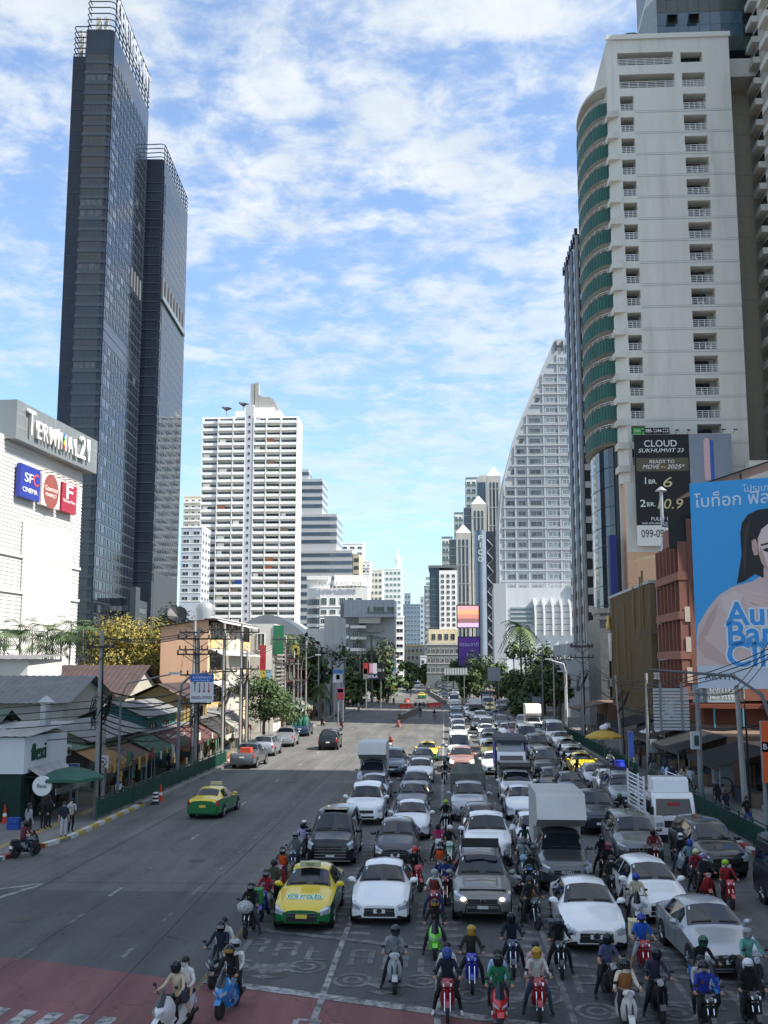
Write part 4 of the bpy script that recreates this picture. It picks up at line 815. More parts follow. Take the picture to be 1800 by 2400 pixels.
def pyramids():
 Y = 450; t = thing('pyramid_roof_tower', 'stepped glass and granite tower with three bright pyramid caps', 'tower', (XX(1060, Y), Y, 0)); x0 = XX(1060, Y); X = lambda u: XX(u, Y) - x0; Z = lambda v: ZZ(v, Y, 1110)
 GN = mat('pale_granite', (.42, .41, .37), .5, 0, .08, .5); CAP = mat('bright_metal_cap', (.78, .74, .66), .35, .3, .05); PN = mat('tower_blue_glass', (.07, .10, .14), .1, .2, .3, .3)
 for (u0, u1, vt, va, yo) in ((1149, 1181, 1112, 1088, 3), (1110, 1144, 1180, 1157, 1.5), (1072, 1107, 1248, 1226, 0)):
  a, b = X(u0), X(u1); z = Z(vt); w = b - a
  M().box(a, b, yo, yo + 12, 0, z).build('pier_block', GN, t); M().add([(a - .1, yo, z + .01), (b + .1, yo, z + .01), (b + .1, yo + 6, z + .01), (a - .1, yo + 6, z + .01), ((a + b) / 2, yo + 3, Z(va))], [(0, 1, 4), (1, 2, 4), (2, 3, 4), (3, 0, 4), (3, 2, 1, 0)]).build('pyramid_cap', CAP, t)
  for k in range(3): bx('glass_strip', t, a + w * (.16 + k * .26), a + w * (.30 + k * .26), yo - .1, yo - .002, 0, z - 3, PN if k != 1 else DGL)
  for k in range(int(z / 8)): bx('glass_joint', t, a + .2, b - .2, yo - .12, yo - .101, z - 6 - k * 8, z - 5.8 - k * 8, GN)
 M().box(X(1127), X(1149) - .01, 20, 40, 0, Z(1098)).box(X(1135), X(1188), 28, 44, 0, Z(1087)).build('rear_tower', GN, t); bx('rear_glass', t, X(1128), X(1149) - .1, 19.8, 19.99, 0, Z(1112), PN)
 bx('wing_glass', t, X(1055), X(1072) - .02, 3, 18, 0, Z(1262), GREYGL); bx('mid_glass', t, X(1092), X(1110) - .02, 12, 30, 0, Z(1180), GREYGL)
 for k in range(20): bx('curtain_joint', t, X(1055), X(1072) - .05, 2.9, 2.998, Z(1262) - 3.4 * k - .3, Z(1262) - 3.4 * k, GN); bx('curtain_joint', t, X(1092), X(1110) - .05, 11.9, 11.998, Z(1180) - 3.4 * k - .3, Z(1180) - 3.4 * k, GN)
pyramids()
for (u0, u1, vt, nf, nm) in ((1092, 1128, 1122, 8, 'tallest step of the white terraced tower with green balconies'), (1065, 1092, 1204, 7, 'middle step of the white terraced tower with green balconies'), (1036, 1060, 1261, 9, 'lowest step of the white terraced tower with green balconies')):
 grid_tower('terraced_tower', nm, u0, u1, vt, 580, 22, wallm('D4D8D4', .1), nf, 3, 4.3, ww=.7, wh=.5, gm=GGL, style='balcony', slab=mat('terrace_green', (.10, .16, .14), .6), sides='L', sn=3)
def glass_grid():
 Y = 420; t, Wd = building('dark_glass_block', 'dark glass block beside white window grid above cream base', 1008, 1073, Y); Z = lambda v: ZZ(v, Y, 1040); X = lambda u: XX(u, Y) - t.location.x; H = Z(1331)
 M().box(0, X(1031), 0, 20, 0, H).build('glass_wall', mat('block_glass', (.035, .06, .085), .1, .2, .3, .4), t); M().box(X(1031) + .01, Wd, -.5, 20, Z(1475), H - 1).build('white_wall', WHITEW, t); M().box(X(1005), Wd - .01, -1.2, 20, 0, Z(1475) - .01).build('cream_base', wallm('D9C9A8', .2), t)
 bx('roof_edge', t, -.5, Wd + .3, -.8, 20, H + .01, H + 1.0, DGREY)
 for f in range(12):
  z = H - 4 - f * 2.15
  for c in range(3): win(t, X(1035 + c * 13), -.5, z, X(1043) - X(1035), 1.5, WHITEP, DGL, nx=2)
  bx('glass_joint', t, .1, X(1031) - .1, -.06, -.002, z - .3, z - .15, DGREY)
  bx('balcony', t, -1.6, -.002, .5, 5, z - .3, z + .5, WHITEW)
 for c in range(4): win(t, X(1012 + c * 15), -1.2, Z(1500), 1.6, 2.4, ALUM, DGL)
glass_grid()
grid_tower('grey_shop_block', 'grey low shop block in front of cream tower base', 1000, 1076, 1512, 396, 12, wallm('7E8688', .4), 3, 7, 3.4, ww=.6, wh=.5, slab=wallm('C9C9C2'))
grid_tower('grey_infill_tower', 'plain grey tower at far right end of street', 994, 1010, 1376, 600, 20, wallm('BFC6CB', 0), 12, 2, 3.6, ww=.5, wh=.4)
def led_board(name, label, u0, u1, v0, v1, Y, cols, words=(), pole=None, em=.6):
 a, b = at(u0, v0, Y), at(u1, v1, Y); t = thing(name, label, 'billboard', (a.x, Y, b.z)); w, h = b.x - a.x, a.z - b.z
 bx('frame', t, -.3, w + .3, 0, .6, -.3, h + .3, BLACK); n = len(cols)
 for k, c in enumerate(cols): bx('screen_area', t, 0, w, -.05, -.003, h * (n - 1 - k) / n, h * (n - k) / n, mat('screen_' + c, rgb(c), .4, 0, .15, .3, emit=em))
 for (s, x, z, sz, c) in words: text(s, t, (w * x, -.08, h * z), sz, ink(c), 0, .01)
 for x in (pole or []): bx('post', t, w * x - .15, w * x + .15, .1, .4, -b.z, -.3, STEEL)
 return t, w, h
led_board('led_screen', 'large LED screen with pink sunset picture above purple banner', 1072, 1122, 1420, 1470, 330, ('C98D8E', 'D9956A', 'B5776B', '7F5A5A', 'B7A0C4'), pole=(.1, .9))
tt, w, h = led_board('purple_banner', 'purple advertising banner below the sunset screen', 1075, 1124, 1494, 1560, 328, ('4B2E86', '432A7C', '3A2570'), (('ธรรมชาติ', .5, .75, 1.6, 'D8CCE8'),), em=.12, pole=(.2, .8))  # printed banner also given a faint glow of its own
led_board('small_led_screen', 'small LED screen on post with pink and violet picture', 1035, 1066, 1518, 1538, 430, ('6F3F8F', '8A4B9C'), (('UP', .3, .5, 2.0, 'E8D8F0'),), (.5,), .4)
# ================================================================ right: low buildings along the pavement
def orange_building():
 X0 = XX(1607, 86); t = thing('orange_grid_building', 'weathered orange building with concrete grid facade behind blue billboard', 'building', (X0, 86, 0)); OR = mat('orange_concrete', (.26, .112, .078), .85, 0, .25, .8, .3, dirt=.55)
 H = 19.2; D = 9.4
 M().box(.5, 22, 0, D, 5.6, H).build('wall', OR, t); M().box(1.5, 22, 1, D, 0, 5.59).build('base_wall', wallm('7A4636', .5), t)
 for f in range(4):
  z = 6.2 + f * 3.15; bx('floor_beam', t, -.35, .49, 0, D, z - .5, z + .15, OR)
  for k in range(7): bx('fin', t, -.25, .48, k * 1.5 + .05, k * 1.5 + .22, z + .16, z + 2.6, OR)
  for k in range(6): bx('grid_pane', t, .46, .499, k * 1.5 + .23, k * 1.5 + 1.53, z + .5, z + 2.5, mat('orange_infill', (.24, .08, .05), .8, 0, .2, 1))
 bx('roof_wall', t, .5, 22, 0, D, H + .01, H + .9, OR)
 for k in range(3): bx('peeling_paint', t, .1, .5, -.02, -.002, 7 + k * 2.4, 8.2 + k * 2.4, plain('C9B6A6'))
 # zinc roof lean-to with chimney pipe
 M().add([(1, -.5, H + 3.4), (14, -4, H + 7.5), (14, 6, H + 7.5), (1, 6, H + 3.4)], [(0, 1, 2, 3)]).add([(1, -.5, H + 3.3), (14, -4, H + 7.4), (14, 6, H + 7.4), (1, 6, H + 3.3)], [(3, 2, 1, 0)]).build('zinc_roof', STEEL, t)
 for x in (1.2, 5, 9): bx('roof_post', t, x, x + .15, .2, .35, H, H + 3.3 + x * .31, STEEL)
 M().tube([(-1.0, 2, H + .6), (-1.0, 2, H + 3.5)], .13, 10).tube([(-1.0, 2, H + .6), (1.2, 2, H + .3)], .12, 8).lathe([(.5, 0), (.1, .35)], 12, (-1.0, 2, H + 3.5)).build('chimney_pipe', ALUM, t)
 bx('stair_rail', t, -.9, 1, .2, .3, H - 1.5, H + 1.2, BLACK)
 # ground floor clutter: gallery with pipes, signs
 for z in (2.6, 5.0): bx('gallery_beam', t, -.6, 10, -.6, .9, z, z + .35, wallm('7C4434', .5))
 for k in range(5): M().tube([(-.3 + k * 2.2, -.7, 2.8), (-.3 + k * 2.2, -.7, 5.0)], .07, 6).build('blue_pipe', plain('4F93A8', .5), t)
 M().tube([(-.6, -.8, 2.9), (5.2, -.8, 2.9), (5.2, -.8, 2.2), (9, -.8, 2.2)], .1, 6).build('blue_pipe', plain('4F93A8', .5), t)
 ac_unit(t, 6.2, -.9, 3.3).scale = (1.7, 1.7, 2.2); ac_unit(t, 6.2, -.9, 4.9 - .1).scale = (1.7, 1.7, 2.0)
 s = bx('phone_board', t, .2, 3.6, -1.2, -1.1, 5.5, 6.9, plain('9AA3A6')); text('065-170-1133', t, (1.9, -1.22, 6.5), .45, ink('E8ECEC'), 0, .006, width=2.8); text('099-160-9559', t, (1.9, -1.22, 5.9), .45, ink('E8ECEC'), 0, .006, width=2.8)
 return X0
OX = orange_building()
def beauty_billboard():
 a = radians(-24); Y = 84.5; P = at(1607, 1133, Y); B = at(1633, 1613, Y); t = thing('blue_billboard', 'huge blue clinic billboard with portrait of dark-haired woman', 'billboard', (P.x + .3, Y, B.z), a); H = P.z - B.z; Wd = 15
 def uv(u, v):     # photo pixel -> billboard plane
  o = Vector(t.location); n = Matrix.Rotation(a, 3, 'Z') @ Vector((0, -1, 0)); d = ray(u, v); cp = Vector((0, 0, HC)); k = (o - cp).dot(n) / d.dot(n); q = Matrix.Rotation(-a, 3, 'Z') @ (cp + d * k - o); return q.x, q.z
 bx('panel', t, 0, Wd, 0, .4, 0, H, mat('billboard_blue', (.04, .38, .80), .5, 0, .12, .12)); fr = M()
 for k in range(6): fr.box(.3 + k * 2.8, .5 + k * 2.8, .42, .9, -1.0, H)
 fr.build('frame', STEEL, t); bx('white_strip', t, 0, Wd, -.012, -.002, 0, uv(1700, 1560)[1], ink('C9D3DE'))
 def poly(name, pts, c, dy):
  m = M(); q = [uv(*p) for p in pts]; m.add([(x, -dy, z) for x, z in q], [tuple(range(len(q)))]); return m.build(name, ink(c), t)
 # simple printed portrait: hair, face, neck, shoulders, arm and hand in flat shapes
 poly('printed_shoulders', [(1633, 1490), (1636, 1465), (1660, 1425), (1685, 1395), (1715, 1376), (1735, 1370), (1765, 1362), (1790, 1345), (1950, 1340), (1950, 1560), (1633, 1560)], 'DBC0B8', .016)
 poly('printed_hair', [(1727, 1368), (1731, 1345), (1738, 1300), (1735, 1250), (1739, 1225), (1752, 1207), (1775, 1195), (1810, 1190), (1860, 1200), (1890, 1230), (1895, 1330), (1880, 1368), (1800, 1360), (1770, 1345), (1745, 1362)], '1B1718', .022)
 poly('printed_face', [(1776, 1262), (1785, 1240), (1800, 1228), (1830, 1222), (1858, 1235), (1868, 1265), (1865, 1305), (1845, 1342), (1820, 1352), (1800, 1340), (1785, 1318), (1779, 1300)], 'EBD0C7', .028)
 poly('printed_ear', [(1762, 1268), (1770, 1262), (1776, 1275), (1777, 1300), (1768, 1302), (1763, 1288)], 'D2A89C', .030); poly('printed_brow', [(1783, 1276), (1800, 1271), (1815, 1275), (1815, 1279), (1799, 1276), (1784, 1280)], '3A2B28', .032); poly('printed_eye', [(1786, 1289), (1797, 1284), (1810, 1287), (1812, 1293), (1798, 1294)], '241A1A', .032)
 poly('printed_brow', [(1830, 1275), (1845, 1271), (1858, 1275), (1858, 1279), (1844, 1276), (1831, 1279)], '3A2B28', .032); poly('printed_eye', [(1832, 1291), (1842, 1285), (1856, 1288), (1855, 1293), (1843, 1294)], '241A1A', .032); poly('printed_mouth', [(1808, 1328), (1822, 1322), (1836, 1328), (1822, 1335)], 'B0605E', .032)
 poly('printed_shade', [(1779, 1300), (1786, 1318), (1800, 1340), (1806, 1344), (1796, 1320), (1788, 1296), (1782, 1280)], 'CFA598', .031); poly('printed_shade', [(1690, 1400), (1720, 1384), (1745, 1392), (1728, 1425), (1700, 1440)], 'E4CCC5', .018); poly('printed_shade', [(1640, 1490), (1662, 1440), (1684, 1412), (1676, 1450), (1656, 1492)], 'C9A9A1', .018); poly('printed_hair', [(1741, 1300), (1746, 1240), (1760, 1214), (1752, 1250), (1749, 1310), (1745, 1350)], '3A3032', .024)
 poly('printed_neck', [(1790, 1330), (1850, 1335), (1855, 1372), (1790, 1375)], 'D8B8AE', .024)
 for (dx, dy) in ((0, 0), (3, 12), (7, 23), (12, 33)): poly('printed_finger', [(1737 + dx, 1378 + dy * .9), (1762 + dx, 1384 + dy), (1800, 1392 + dy), (1800, 1402 + dy), (1760 + dx, 1394 + dy), (1738 + dx, 1386 + dy * .9)], 'E6C6BD', .034)
 poly('printed_arm', [(1640, 1480), (1655, 1500), (1690, 1530), (1740, 1555), (1690, 1556), (1650, 1540), (1633, 1510)], 'CFAFA8', .034)
 x0, z0 = uv(1697, 1424); x1, z1 = uv(1697, 1560)
 for s, v, hh in (('Aura', 1445, 2.5), ('Bangkok', 1491, 2.6), ('Clinic', 1540, 2.6)): xx, zz = uv(1702, v); text(s, t, (xx, -.045, zz + .1), hh, ink('E4ECF2'), 0, .006, align='LEFT', off=.17); text(s, t, (xx, -.065, zz + .1), hh, ink('3D9BE2'), 0, .006, align='LEFT', off=.05)
 xx, zz = uv(1628, 1178); text('โบท็อก ฟิลเลอร์', t, (xx, -.03, zz), 1.35, ink('D8E6F2'), 0, .008, align='LEFT', off=.01); xx, zz = uv(1742, 1147); text('โปรแกรม', t, (xx, -.03, zz), .75, ink('D8E6F2'), 0, .008, align='LEFT')
 xx, zz = uv(1652, 1587); text('ARWN', t, (xx, -.03, zz), .75, ink('4A4E55'), 0, .008, align='LEFT')
beauty_billboard()
def white_house():
 X0 = XX(1574, 95.6); t = thing('white_shophouse', 'narrow pale shophouse with small tiled window hoods and plants on roof', 'building', (X0, 95.6, 0)); Wl = wallm('B9BDC4', .35); H = 17.2; D = 5.6
 M().box(0, 10, 0, D, 0, H).build('wall', Wl, t); TL = mat('brown_tiles', (.10, .055, .045), .8, 0, .3, 4)
 for z in (4.3, 9.6):
  M().add([(-.02, .2, z + 2.2), (-1.3, .2, z + 1.6), (-1.3, 5.2, z + 1.6), (-.02, 5.2, z + 2.2)], [(0, 1, 2, 3), (3, 2, 1, 0)]).build('window_hood', TL, t)
  for y in (.6, 2.9): win(t, 0, y, z - .4, 1.5, 1.8, WHITEP, DGL, 'L')
 for k, y in enumerate((.5, 2, 3.5)): win(t, 0, y, 14.2, .9, 1.5, WHITEP, GREYGL, 'L', 1)
 M().prism_yz([(0, H), (D, H), (1.2, H + 3.2), (0, H + 3.4)], 0, 6).build('gable', Wl, t)
 M().add([(-1.6, 4.5, H + 1.2), (5, 4.5, H + 2.4), (5, 10, H + 2.4), (-1.6, 10, H + 1.2)], [(0, 1, 2, 3), (3, 2, 1, 0)]).build('roof_sheet', plain('B0A592', .8), t)
 for k in range(6): ac_unit(t, -.9, .4 + (k % 3) * 1.6, 6.9 - (k // 3) * 5.0 + .2, -pi / 2)
white_house()
def slat_building():
 X0 = XX(1531, 101.4); t = thing('brown_slat_building', 'brown windowless building clad in narrow vertical slats with crown emblem', 'building', (X0, 101.4, 0)); BRN = mat('brown_slats', (.155, .105, .05), .7, 0, .15, .6, dirt=.2); H = ZZ(1370, 103, 1520); D = 25
 M().box(0, 14, 0, D, 3.8, H).build('wall', BRN, t); M().box(.6, 14, 0, D, 0, 3.79).build('base_wall', wallm('6D675F', .5), t)
 k = 0; y = .1
 while y < D - .2: bx('slat', t, -.09, -.002, y, y + .28, 4.0, H - .2, BRN); y += .62
 for (y, za, zb) in ((3, 12, 17.5), (4.2, 12, 17), (8, 12, 16.5), (14, 7, 15), (19, 6, 13), (22, 11, 16), (11, 6, 10)): bx('brown_fin', t, -.3, -.1, y, y + .14, za, zb, mat('slat_fin', (.24, .16, .07), .6))
 bx('roof_edge', t, -.2, 14, -.1, D, H + .01, H + .3, GREYW)
 e = M(); e.lathe([(.1, 0), (.3, .1), (.36, .6), (.2, 1.1), (.28, 1.4), (.08, 1.7)], 10, (-.4, D - 1.3, H - 3.6)).build('crown_emblem', mat('gilt', (.55, .38, .12), .4, .4), t, 50)
 for j in range(3): M().prism_yz([(D - 2.0 + j * .6, H - 4.0), (D - 1.7 + j * .6, H - 4.0), (D - 1.5 + j * .3, H - 7), (D - 1.6 + j * .3, H - 7.2)], -.4, -.2).build('white_emblem', WHITEP, t)
slat_building()
def right_infill():
 t = thing('white_flat_building', 'pale flat-fronted low building behind utility poles', 'building', (XX(1310, 185), 172, 0)); Wl = wallm('B5B8BB', .35)
 M().box(0, 12, 0, 22, 0, 11.8).build('wall', Wl, t); bx('lower_wall', t, -.4, 0, 2, 22, 0, 4.6, wallm('8F8F8A', .4)); bx('cornice', t, -.5, 12, -.3, 22, 4.7, 5.0, GREYW)
 for k in range(4): win(t, -.4, 4 + k * 4.2, 2.6, 1.6, 1.0, ALUM, DGL, 'L'); bx('wall_joint', t, -.02, -.001, 3 + k * 5, 3.08 + k * 5, 5.1, 11.7, GREYW)
 t2 = thing('dark_pavilion', 'low dark pavilion with glazed upper floor beside the podium', 'building', (XX(1262, 235), 232, 0)); M().box(0, 20, 0, 26, 0, 8.4).build('wall', mat('pavilion_dark', (.07, .065, .06), .7), t2); bx('roof_slab', t2, -1.0, 21, -1.4, 26, 8.41, 9.0, wallm('A8A49C')); bx('glazing', t2, 2.5, 9, -.1, -.002, 4.6, 7.6, mat('pavilion_glass', (.30, .40, .38), .1, 0, .3, .6)); bx('brick_block', t2, 8, 20, 4, 22, 9.01, 13, mat('pavilion_brick', (.06, .04, .035), .9))
right_infill()
# invented office tower, unseen right of the camera, added to shade the crossing
def shade_tower():
 t = thing('added_shade_tower', 'added unseen office tower shading the crossing from the right', 'tower', (46, -18, 0)); H = 106; Wd, D = 40, 76
 M().box(0, Wd, 0, D, 0, H).build('wall', mat('shade_tower_wall', (.07, .09, .12), .3, .1, .1, .3), t)
 for f in range(25): bx('window_band', t, -.1, -.002, 1, D - 1, 4 + f * 4, 6.4 + f * 4, BGL); bx('window_band', t, 1, Wd - 1, D + .002, D + .1, 4 + f * 4, 6.4 + f * 4, BGL)
shade_tower()
# ================================================================ trees and palms
LEAF = [mat('leaf_dark', (.022, .046, .014), .75, 0, .3, 2), mat('leaf_mid', (.046, .086, .023), .7, 0, .3, 2), mat('leaf_light', (.09, .14, .038), .7, 0, .3, 2)]
YLEAF = [mat('leaf_olive', (.11, .115, .025), .7, 0, .3, 2), mat('blossom_yellow', (.30, .22, .03), .7, 0, .3, 2), mat('blossom_gold', (.17, .14, .025), .7, 0, .3, 2)]
DLEAF = [mat('leaf_grey', (.05, .06, .035), .75, 0, .3, 2), mat('leaf_dull', (.08, .085, .05), .75, 0, .3, 2), LEAF[1]]
BARK = mat('bark', (.10, .08, .06), .95, 0, .25, 6, .5)
def tree(name, label, X, Y, h, rx, rz, seed, n=2600, leaf=None, ls=.30, trunk=.22, blobs=11, group=None, z0=.15, low=.35):
 R = random.Random(seed); t = thing(name, label, 'tree', (X, Y, z0), 0, group); cz = h - rz; me = M(); bl = []
 for b in range(blobs):
  a = R.uniform(0, 2 * pi); q = sqrt(R.random()) * .72; zf = R.uniform(-.75, .75); s = R.uniform(.32, .55)
  bl.append((Vector((cos(a) * q * rx, sin(a) * q * rx, cz + zf * rz)), s * rx, s * rz * R.uniform(.8, 1.15)))
 tr = M(); top = Vector((R.uniform(-.2, .2), R.uniform(-.2, .2), cz - rz * .2))
 tr.tube([(0, 0, -.1), (R.uniform(-.1, .1), R.uniform(-.1, .1), h * .25), tuple(top)], [trunk, trunk * .8, trunk * .45], 8)
 for c, r, z_ in bl:
  k = R.uniform(.35, .8); s0 = Vector((0, 0, h * .2)).lerp(top, k); m_ = s0.lerp(c, .5) + Vector((0, 0, -.1 * rz)); tr.tube([s0, m_, c], [trunk * .35, trunk * .22, trunk * .08], 5)
 tr.build('trunk', BARK, t, 50)
 for i in range(n):
  c, r, z_ = bl[R.randrange(blobs)]; d = Vector((R.gauss(0, 1), R.gauss(0, 1), R.gauss(0, 1))).normalized(); rr = R.random() ** .38
  p = c + Vector((d.x * r * rr, d.y * r * rr, d.z * z_ * rr)); s = ls * R.uniform(.6, 1.35)
  nrm = (d + Vector((R.uniform(-.8, .8), R.uniform(-.8, .8), R.uniform(-.2, .9)))).normalized(); a = nrm.orthogonal().normalized(); b = nrm.cross(a); th = R.uniform(0, pi); a, b = a * cos(th) + b * sin(th), b * cos(th) - a * sin(th)
  w = R.random(); mi = 0 if w < .34 else (1 if w < .72 else 2)
  me.add([p - a * s, p - b * s * .5, p + a * s, p + b * s * .5], [(0, 1, 2, 3)], mi)
 me.build('crown', leaf or LEAF, t); return t
def palm(name, label, X, Y, h, fr, seed, nf=16, group=None, fan=False, trunk=.14, z0=.15):
 R = random.Random(seed); t = thing(name, label, 'palm', (X, Y, z0), 0, group); le = R.uniform(-.3, .3)
 M().tube([(0, 0, -.1), (le * .3, 0, h * .5), (le, 0, h)], [trunk * 1.2, trunk, trunk * .8], 7).build('trunk', mat('palm_trunk', (.16, .14, .12), .95, 0, .25, 5, .4), t, 50)
 for k in range(nf):
  a = 2 * pi * k / nf + R.uniform(-.2, .2); up = R.uniform(-.25, 1.0); L = fr * R.uniform(.8, 1.1); pts = []
  for i in range(6):
   s = i / 5; r = L * s * (.9 if up < .6 else .75); z = h + L * (up * s - (.75 + .35 * (1 - up)) * s * s) ; pts.append(Vector((le + cos(a) * r, sin(a) * r, z)))
  me = M(); sd_ = Vector((-sin(a), cos(a), 0))
  if fan:
   c = pts[3]; d = (pts[4] - pts[2]).normalized()
   me.tube([pts[0], pts[2], c], .02, 4)
   for j in range(-4, 5):
    v = (d * cos(j * .33) + sd_ * sin(j * .33)) * fr * .42; me.add([c, c + v * .55 + sd_ * .07 + Vector((0, 0, .03)), c + v + Vector((0, 0, -.18)), c + v * .55 - sd_ * .07], [(0, 1, 2, 3)])
  else:
   for i in range(5):
    p, q = pts[i], pts[i + 1]
    for f in (0, .33, .66):
     b = p.lerp(q, f); w = L * .26 * sin(pi * min(1, (i + f) / 5 * .85 + .12))
     for s_ in (-1, 1): e = b + sd_ * s_ * w + (q - p) * .5 + Vector((0, 0, -.22 * w - .05)); me.add([b, b + (q - p) * .28, e], [(0, 1, 2)])
  me.build('frond', LEAF[1 + (k % 2)] if k % 3 else LEAF[0], t)
 return t
tree('yellow_flowering_tree', 'large tree with yellow blossom behind tiled house roofs', XX(292, 116), 116, 13.6, 6.2, 5.0, 1, 16000, YLEAF, .17, .35, 22)
tree('dark_green_tree', 'dark green tree at left foot of yellow blossom tree', XX(262, 110), 110, 8.4, 4.4, 3.6, 2, 2400, LEAF, .3)
tree('dark_green_tree', 'dark leafy tree between yellow blossom tree and beige building', XX(345, 122), 122, 9.5, 4.0, 4.4, 3, 2400, LEAF, .3)
tree('dry_yellow_tree', 'sparse yellow-green tree in front of second dark tower', XX(415, 170), 170, 17.5, 5.5, 5.0, 4, 2600, DLEAF, .35)
tree('street_tree', 'small leafy street tree beside parked pickups', XX(622, 108), 108, 7.4, 4.0, 2.7, 5, 4500, LEAF, .17, .2)
tree('street_tree', 'small tree leaning over gas cylinder truck', XX(664, 116), 116, 5.6, 2.2, 1.9, 6, 1000, LEAF, .24, .15)
for i, (u, Y, h, r, z_, L, lab) in enumerate([(745, 190, 13, 6.5, 5, LEAF, 'bright green tree behind left pavement stalls'), (712, 170, 12, 5, 4.5, LEAF, 'green tree left of bright green tree'), (790, 230, 11.5, 5, 5, LEAF, 'dark tree beneath the tall fan palm'),
  (845, 240, 12, 4.5, 5, DLEAF, 'dull grey-green tree right of the fan palm'), (885, 255, 14, 5, 6, DLEAF, 'grey-green feathery tree before white block'), (910, 240, 9.5, 5, 4.5, LEAF, 'round trees behind yellow kerbside sign'), (955, 330, 9, 3.5, 3.8, LEAF, 'leafy tree at left kerb near far bend'), (820, 215, 7, 4, 3.2, LEAF, 'low bushy tree behind shop hoardings'), (996, 430, 9, 4.5, 3.8, LEAF, 'dark tree left of far road end'), (1026, 470, 9.5, 5, 4, LEAF, 'dark tree mass right of far road end')]):
 tree('street_tree', lab, XX(u, Y), Y, h, r, z_, 20 + i, 1700, L, .42 + Y * .0004, .25)
for i, (u, Y, h, r, z_, lab) in enumerate([(1245, 195, 13, 4.6, 5, 'tall dark tree below the right-hand coconut palm'), (1275, 180, 9.5, 4.2, 4, 'bright green tree behind right utility poles'), (1130, 270, 14, 4, 6, 'dark rounded tree before glass slab tower'), (1100, 240, 7, 3.2, 3, 'low leafy tree by right pavement'), (1165, 260, 9, 4.5, 4, 'dark tree behind blank gantry sign'), (1200, 230, 9, 4.5, 4.2, 'dark tree between right lamp posts'), (1085, 330, 9.5, 4, 4, 'dark tree beside far right lanes'), (1062, 390, 8.5, 4.5, 3.6, 'dark low trees past the far gantry'), (1225, 160, 5.2, 2.6, 2.3, 'green shrub tree by purple hoarding'), (1310, 158, 8, 2.5, 2.5, 'small tree beside striped tower foot')]):
 tree('street_tree', lab, XX(u, Y), Y, h, r, z_, 40 + i, 1700, LEAF, .42, .25)
palm('fan_palm', 'tall fan palm standing before grey concrete block', XX(872, 235), 235, 14.5, 4.8, 3, 30, fan=True, trunk=.25)
palm('coconut_palm', 'coconut palm rising over right-hand trees', XX(1222, 200), 200, 15.2, 4.6, 4, 20, trunk=.2)
palm('coconut_palm', 'small palm beneath the coconut palm at right', XX(1256, 190), 190, 7.5, 3.2, 5, 14)
for i, (u, Y) in enumerate([(752 + 0, 160), (678, 150), (663, 148)]): palm('small_palm', ['short palm among left stalls', 'right one of two rooftop palms above red shop', 'left one of two rooftop palms above red shop'][i], XX(u, Y), Y, (5, 12.2, 12.0)[i], 2.2, 60 + i, 12)
for i, u in enumerate((-25, 10, 48, 76, 104, 122, 143, 160, 178, 196)):
 Y = 112 + (i % 3) * 1.5; palm('mall_fan_palm', 'slender fan palm in row before white mall', XX(u, Y), Y, 11.0 + (i * 37 % 5) * .4, 2.5, 70 + i, 16, 'row of fan palms before the mall', fan=True, trunk=.1)
# ================================================================ left low-rise
def corr(name, a, b, c, d, m, t, n=24, amp=.05):       # corrugated sheet a-b (eave) to d-c (ridge)
 a, b, c, d = map(Vector, (a, b, c, d)); me = M(); nrm = (b - a).cross(d - a).normalized(); vs = []
 for i in range(2 * n + 1):
  f = i / (2 * n); o = nrm * (amp if i % 2 else 0); vs += [a.lerp(b, f) + o, d.lerp(c, f) + o]
 me.add(vs, [(2 * i, 2 * i + 2, 2 * i + 3, 2 * i + 1) for i in range(2 * n)]); return me.build(name, m, t)
RUSTY = mat('grey_roof_sheet', (.17, .17, .165), .7, .1, .25, 1.2, dirt=.5); GRNROOF = mat('green_roof_sheet', (.075, .12, .075), .7, 0, .25, 1.2, dirt=.5); BRNROOF = mat('brown_roof_sheet', (.055, .034, .032), .8, 0, .3, 1.2, dirt=.5); ZINC = mat('zinc_sheet', (.34, .34, .34), .45, .5, .25, 1.5, dirt=.4)
TEAL = wallm('2D6A66', .4); OLDW = wallm('A9A69A', .5); DKGRN = wallm('16342B', .3); YEL = wallm('8E7A4A', .6)
def house(name, label, X0, X1, Y0, Y1, he, hr, wall, roof, ridge='x', wins=()):
 t = thing(name, label, 'house', (X0, Y0, .15)); w, d = X1 - X0, Y1 - Y0
 M().box(0, w, 0, d, -.15, he).build('wall', wall, t); o = .7
 if ridge == 'x':
  corr('roof_slope', (-o, -o, he - .1), (w + o, -o, he - .1), (w + o, d / 2, hr), (-o, d / 2, hr), roof, t, int(w * 2.2)); corr('roof_slope', (w + o, d + o, he - .1), (-o, d + o, he - .1), (-o, d / 2, hr), (w + o, d / 2, hr), roof, t, int(w * 2.2))
  M().add([(0, 0, he), (0, d, he), (0, d / 2, hr - .15)], [(0, 1, 2)]).add([(w, 0, he), (w, d, he), (w, d / 2, hr - .15)], [(0, 1, 2)]).build('gable', wall, t)
 else:
  corr('roof_slope', (w + o, -o, he - .1), (w + o, d + o, he - .1), (w / 2, d + o, hr), (w / 2, -o, hr), roof, t, int(d * 2.2)); corr('roof_slope', (-o, d + o, he - .1), (-o, -o, he - .1), (w / 2, -o, hr), (w / 2, d + o, hr), roof, t, int(d * 2.2))
  M().add([(0, 0, he), (w, 0, he), (w / 2, 0, hr - .15)], [(0, 1, 2)]).build('gable', wall, t)
 for (x, z, ww, hh, f) in wins: win(t, x if f == 'F' else w, 0 if f == 'F' else x, z, ww, hh, mat('old_frame', (.10, .08, .06), .8), DGL, f)
 return t
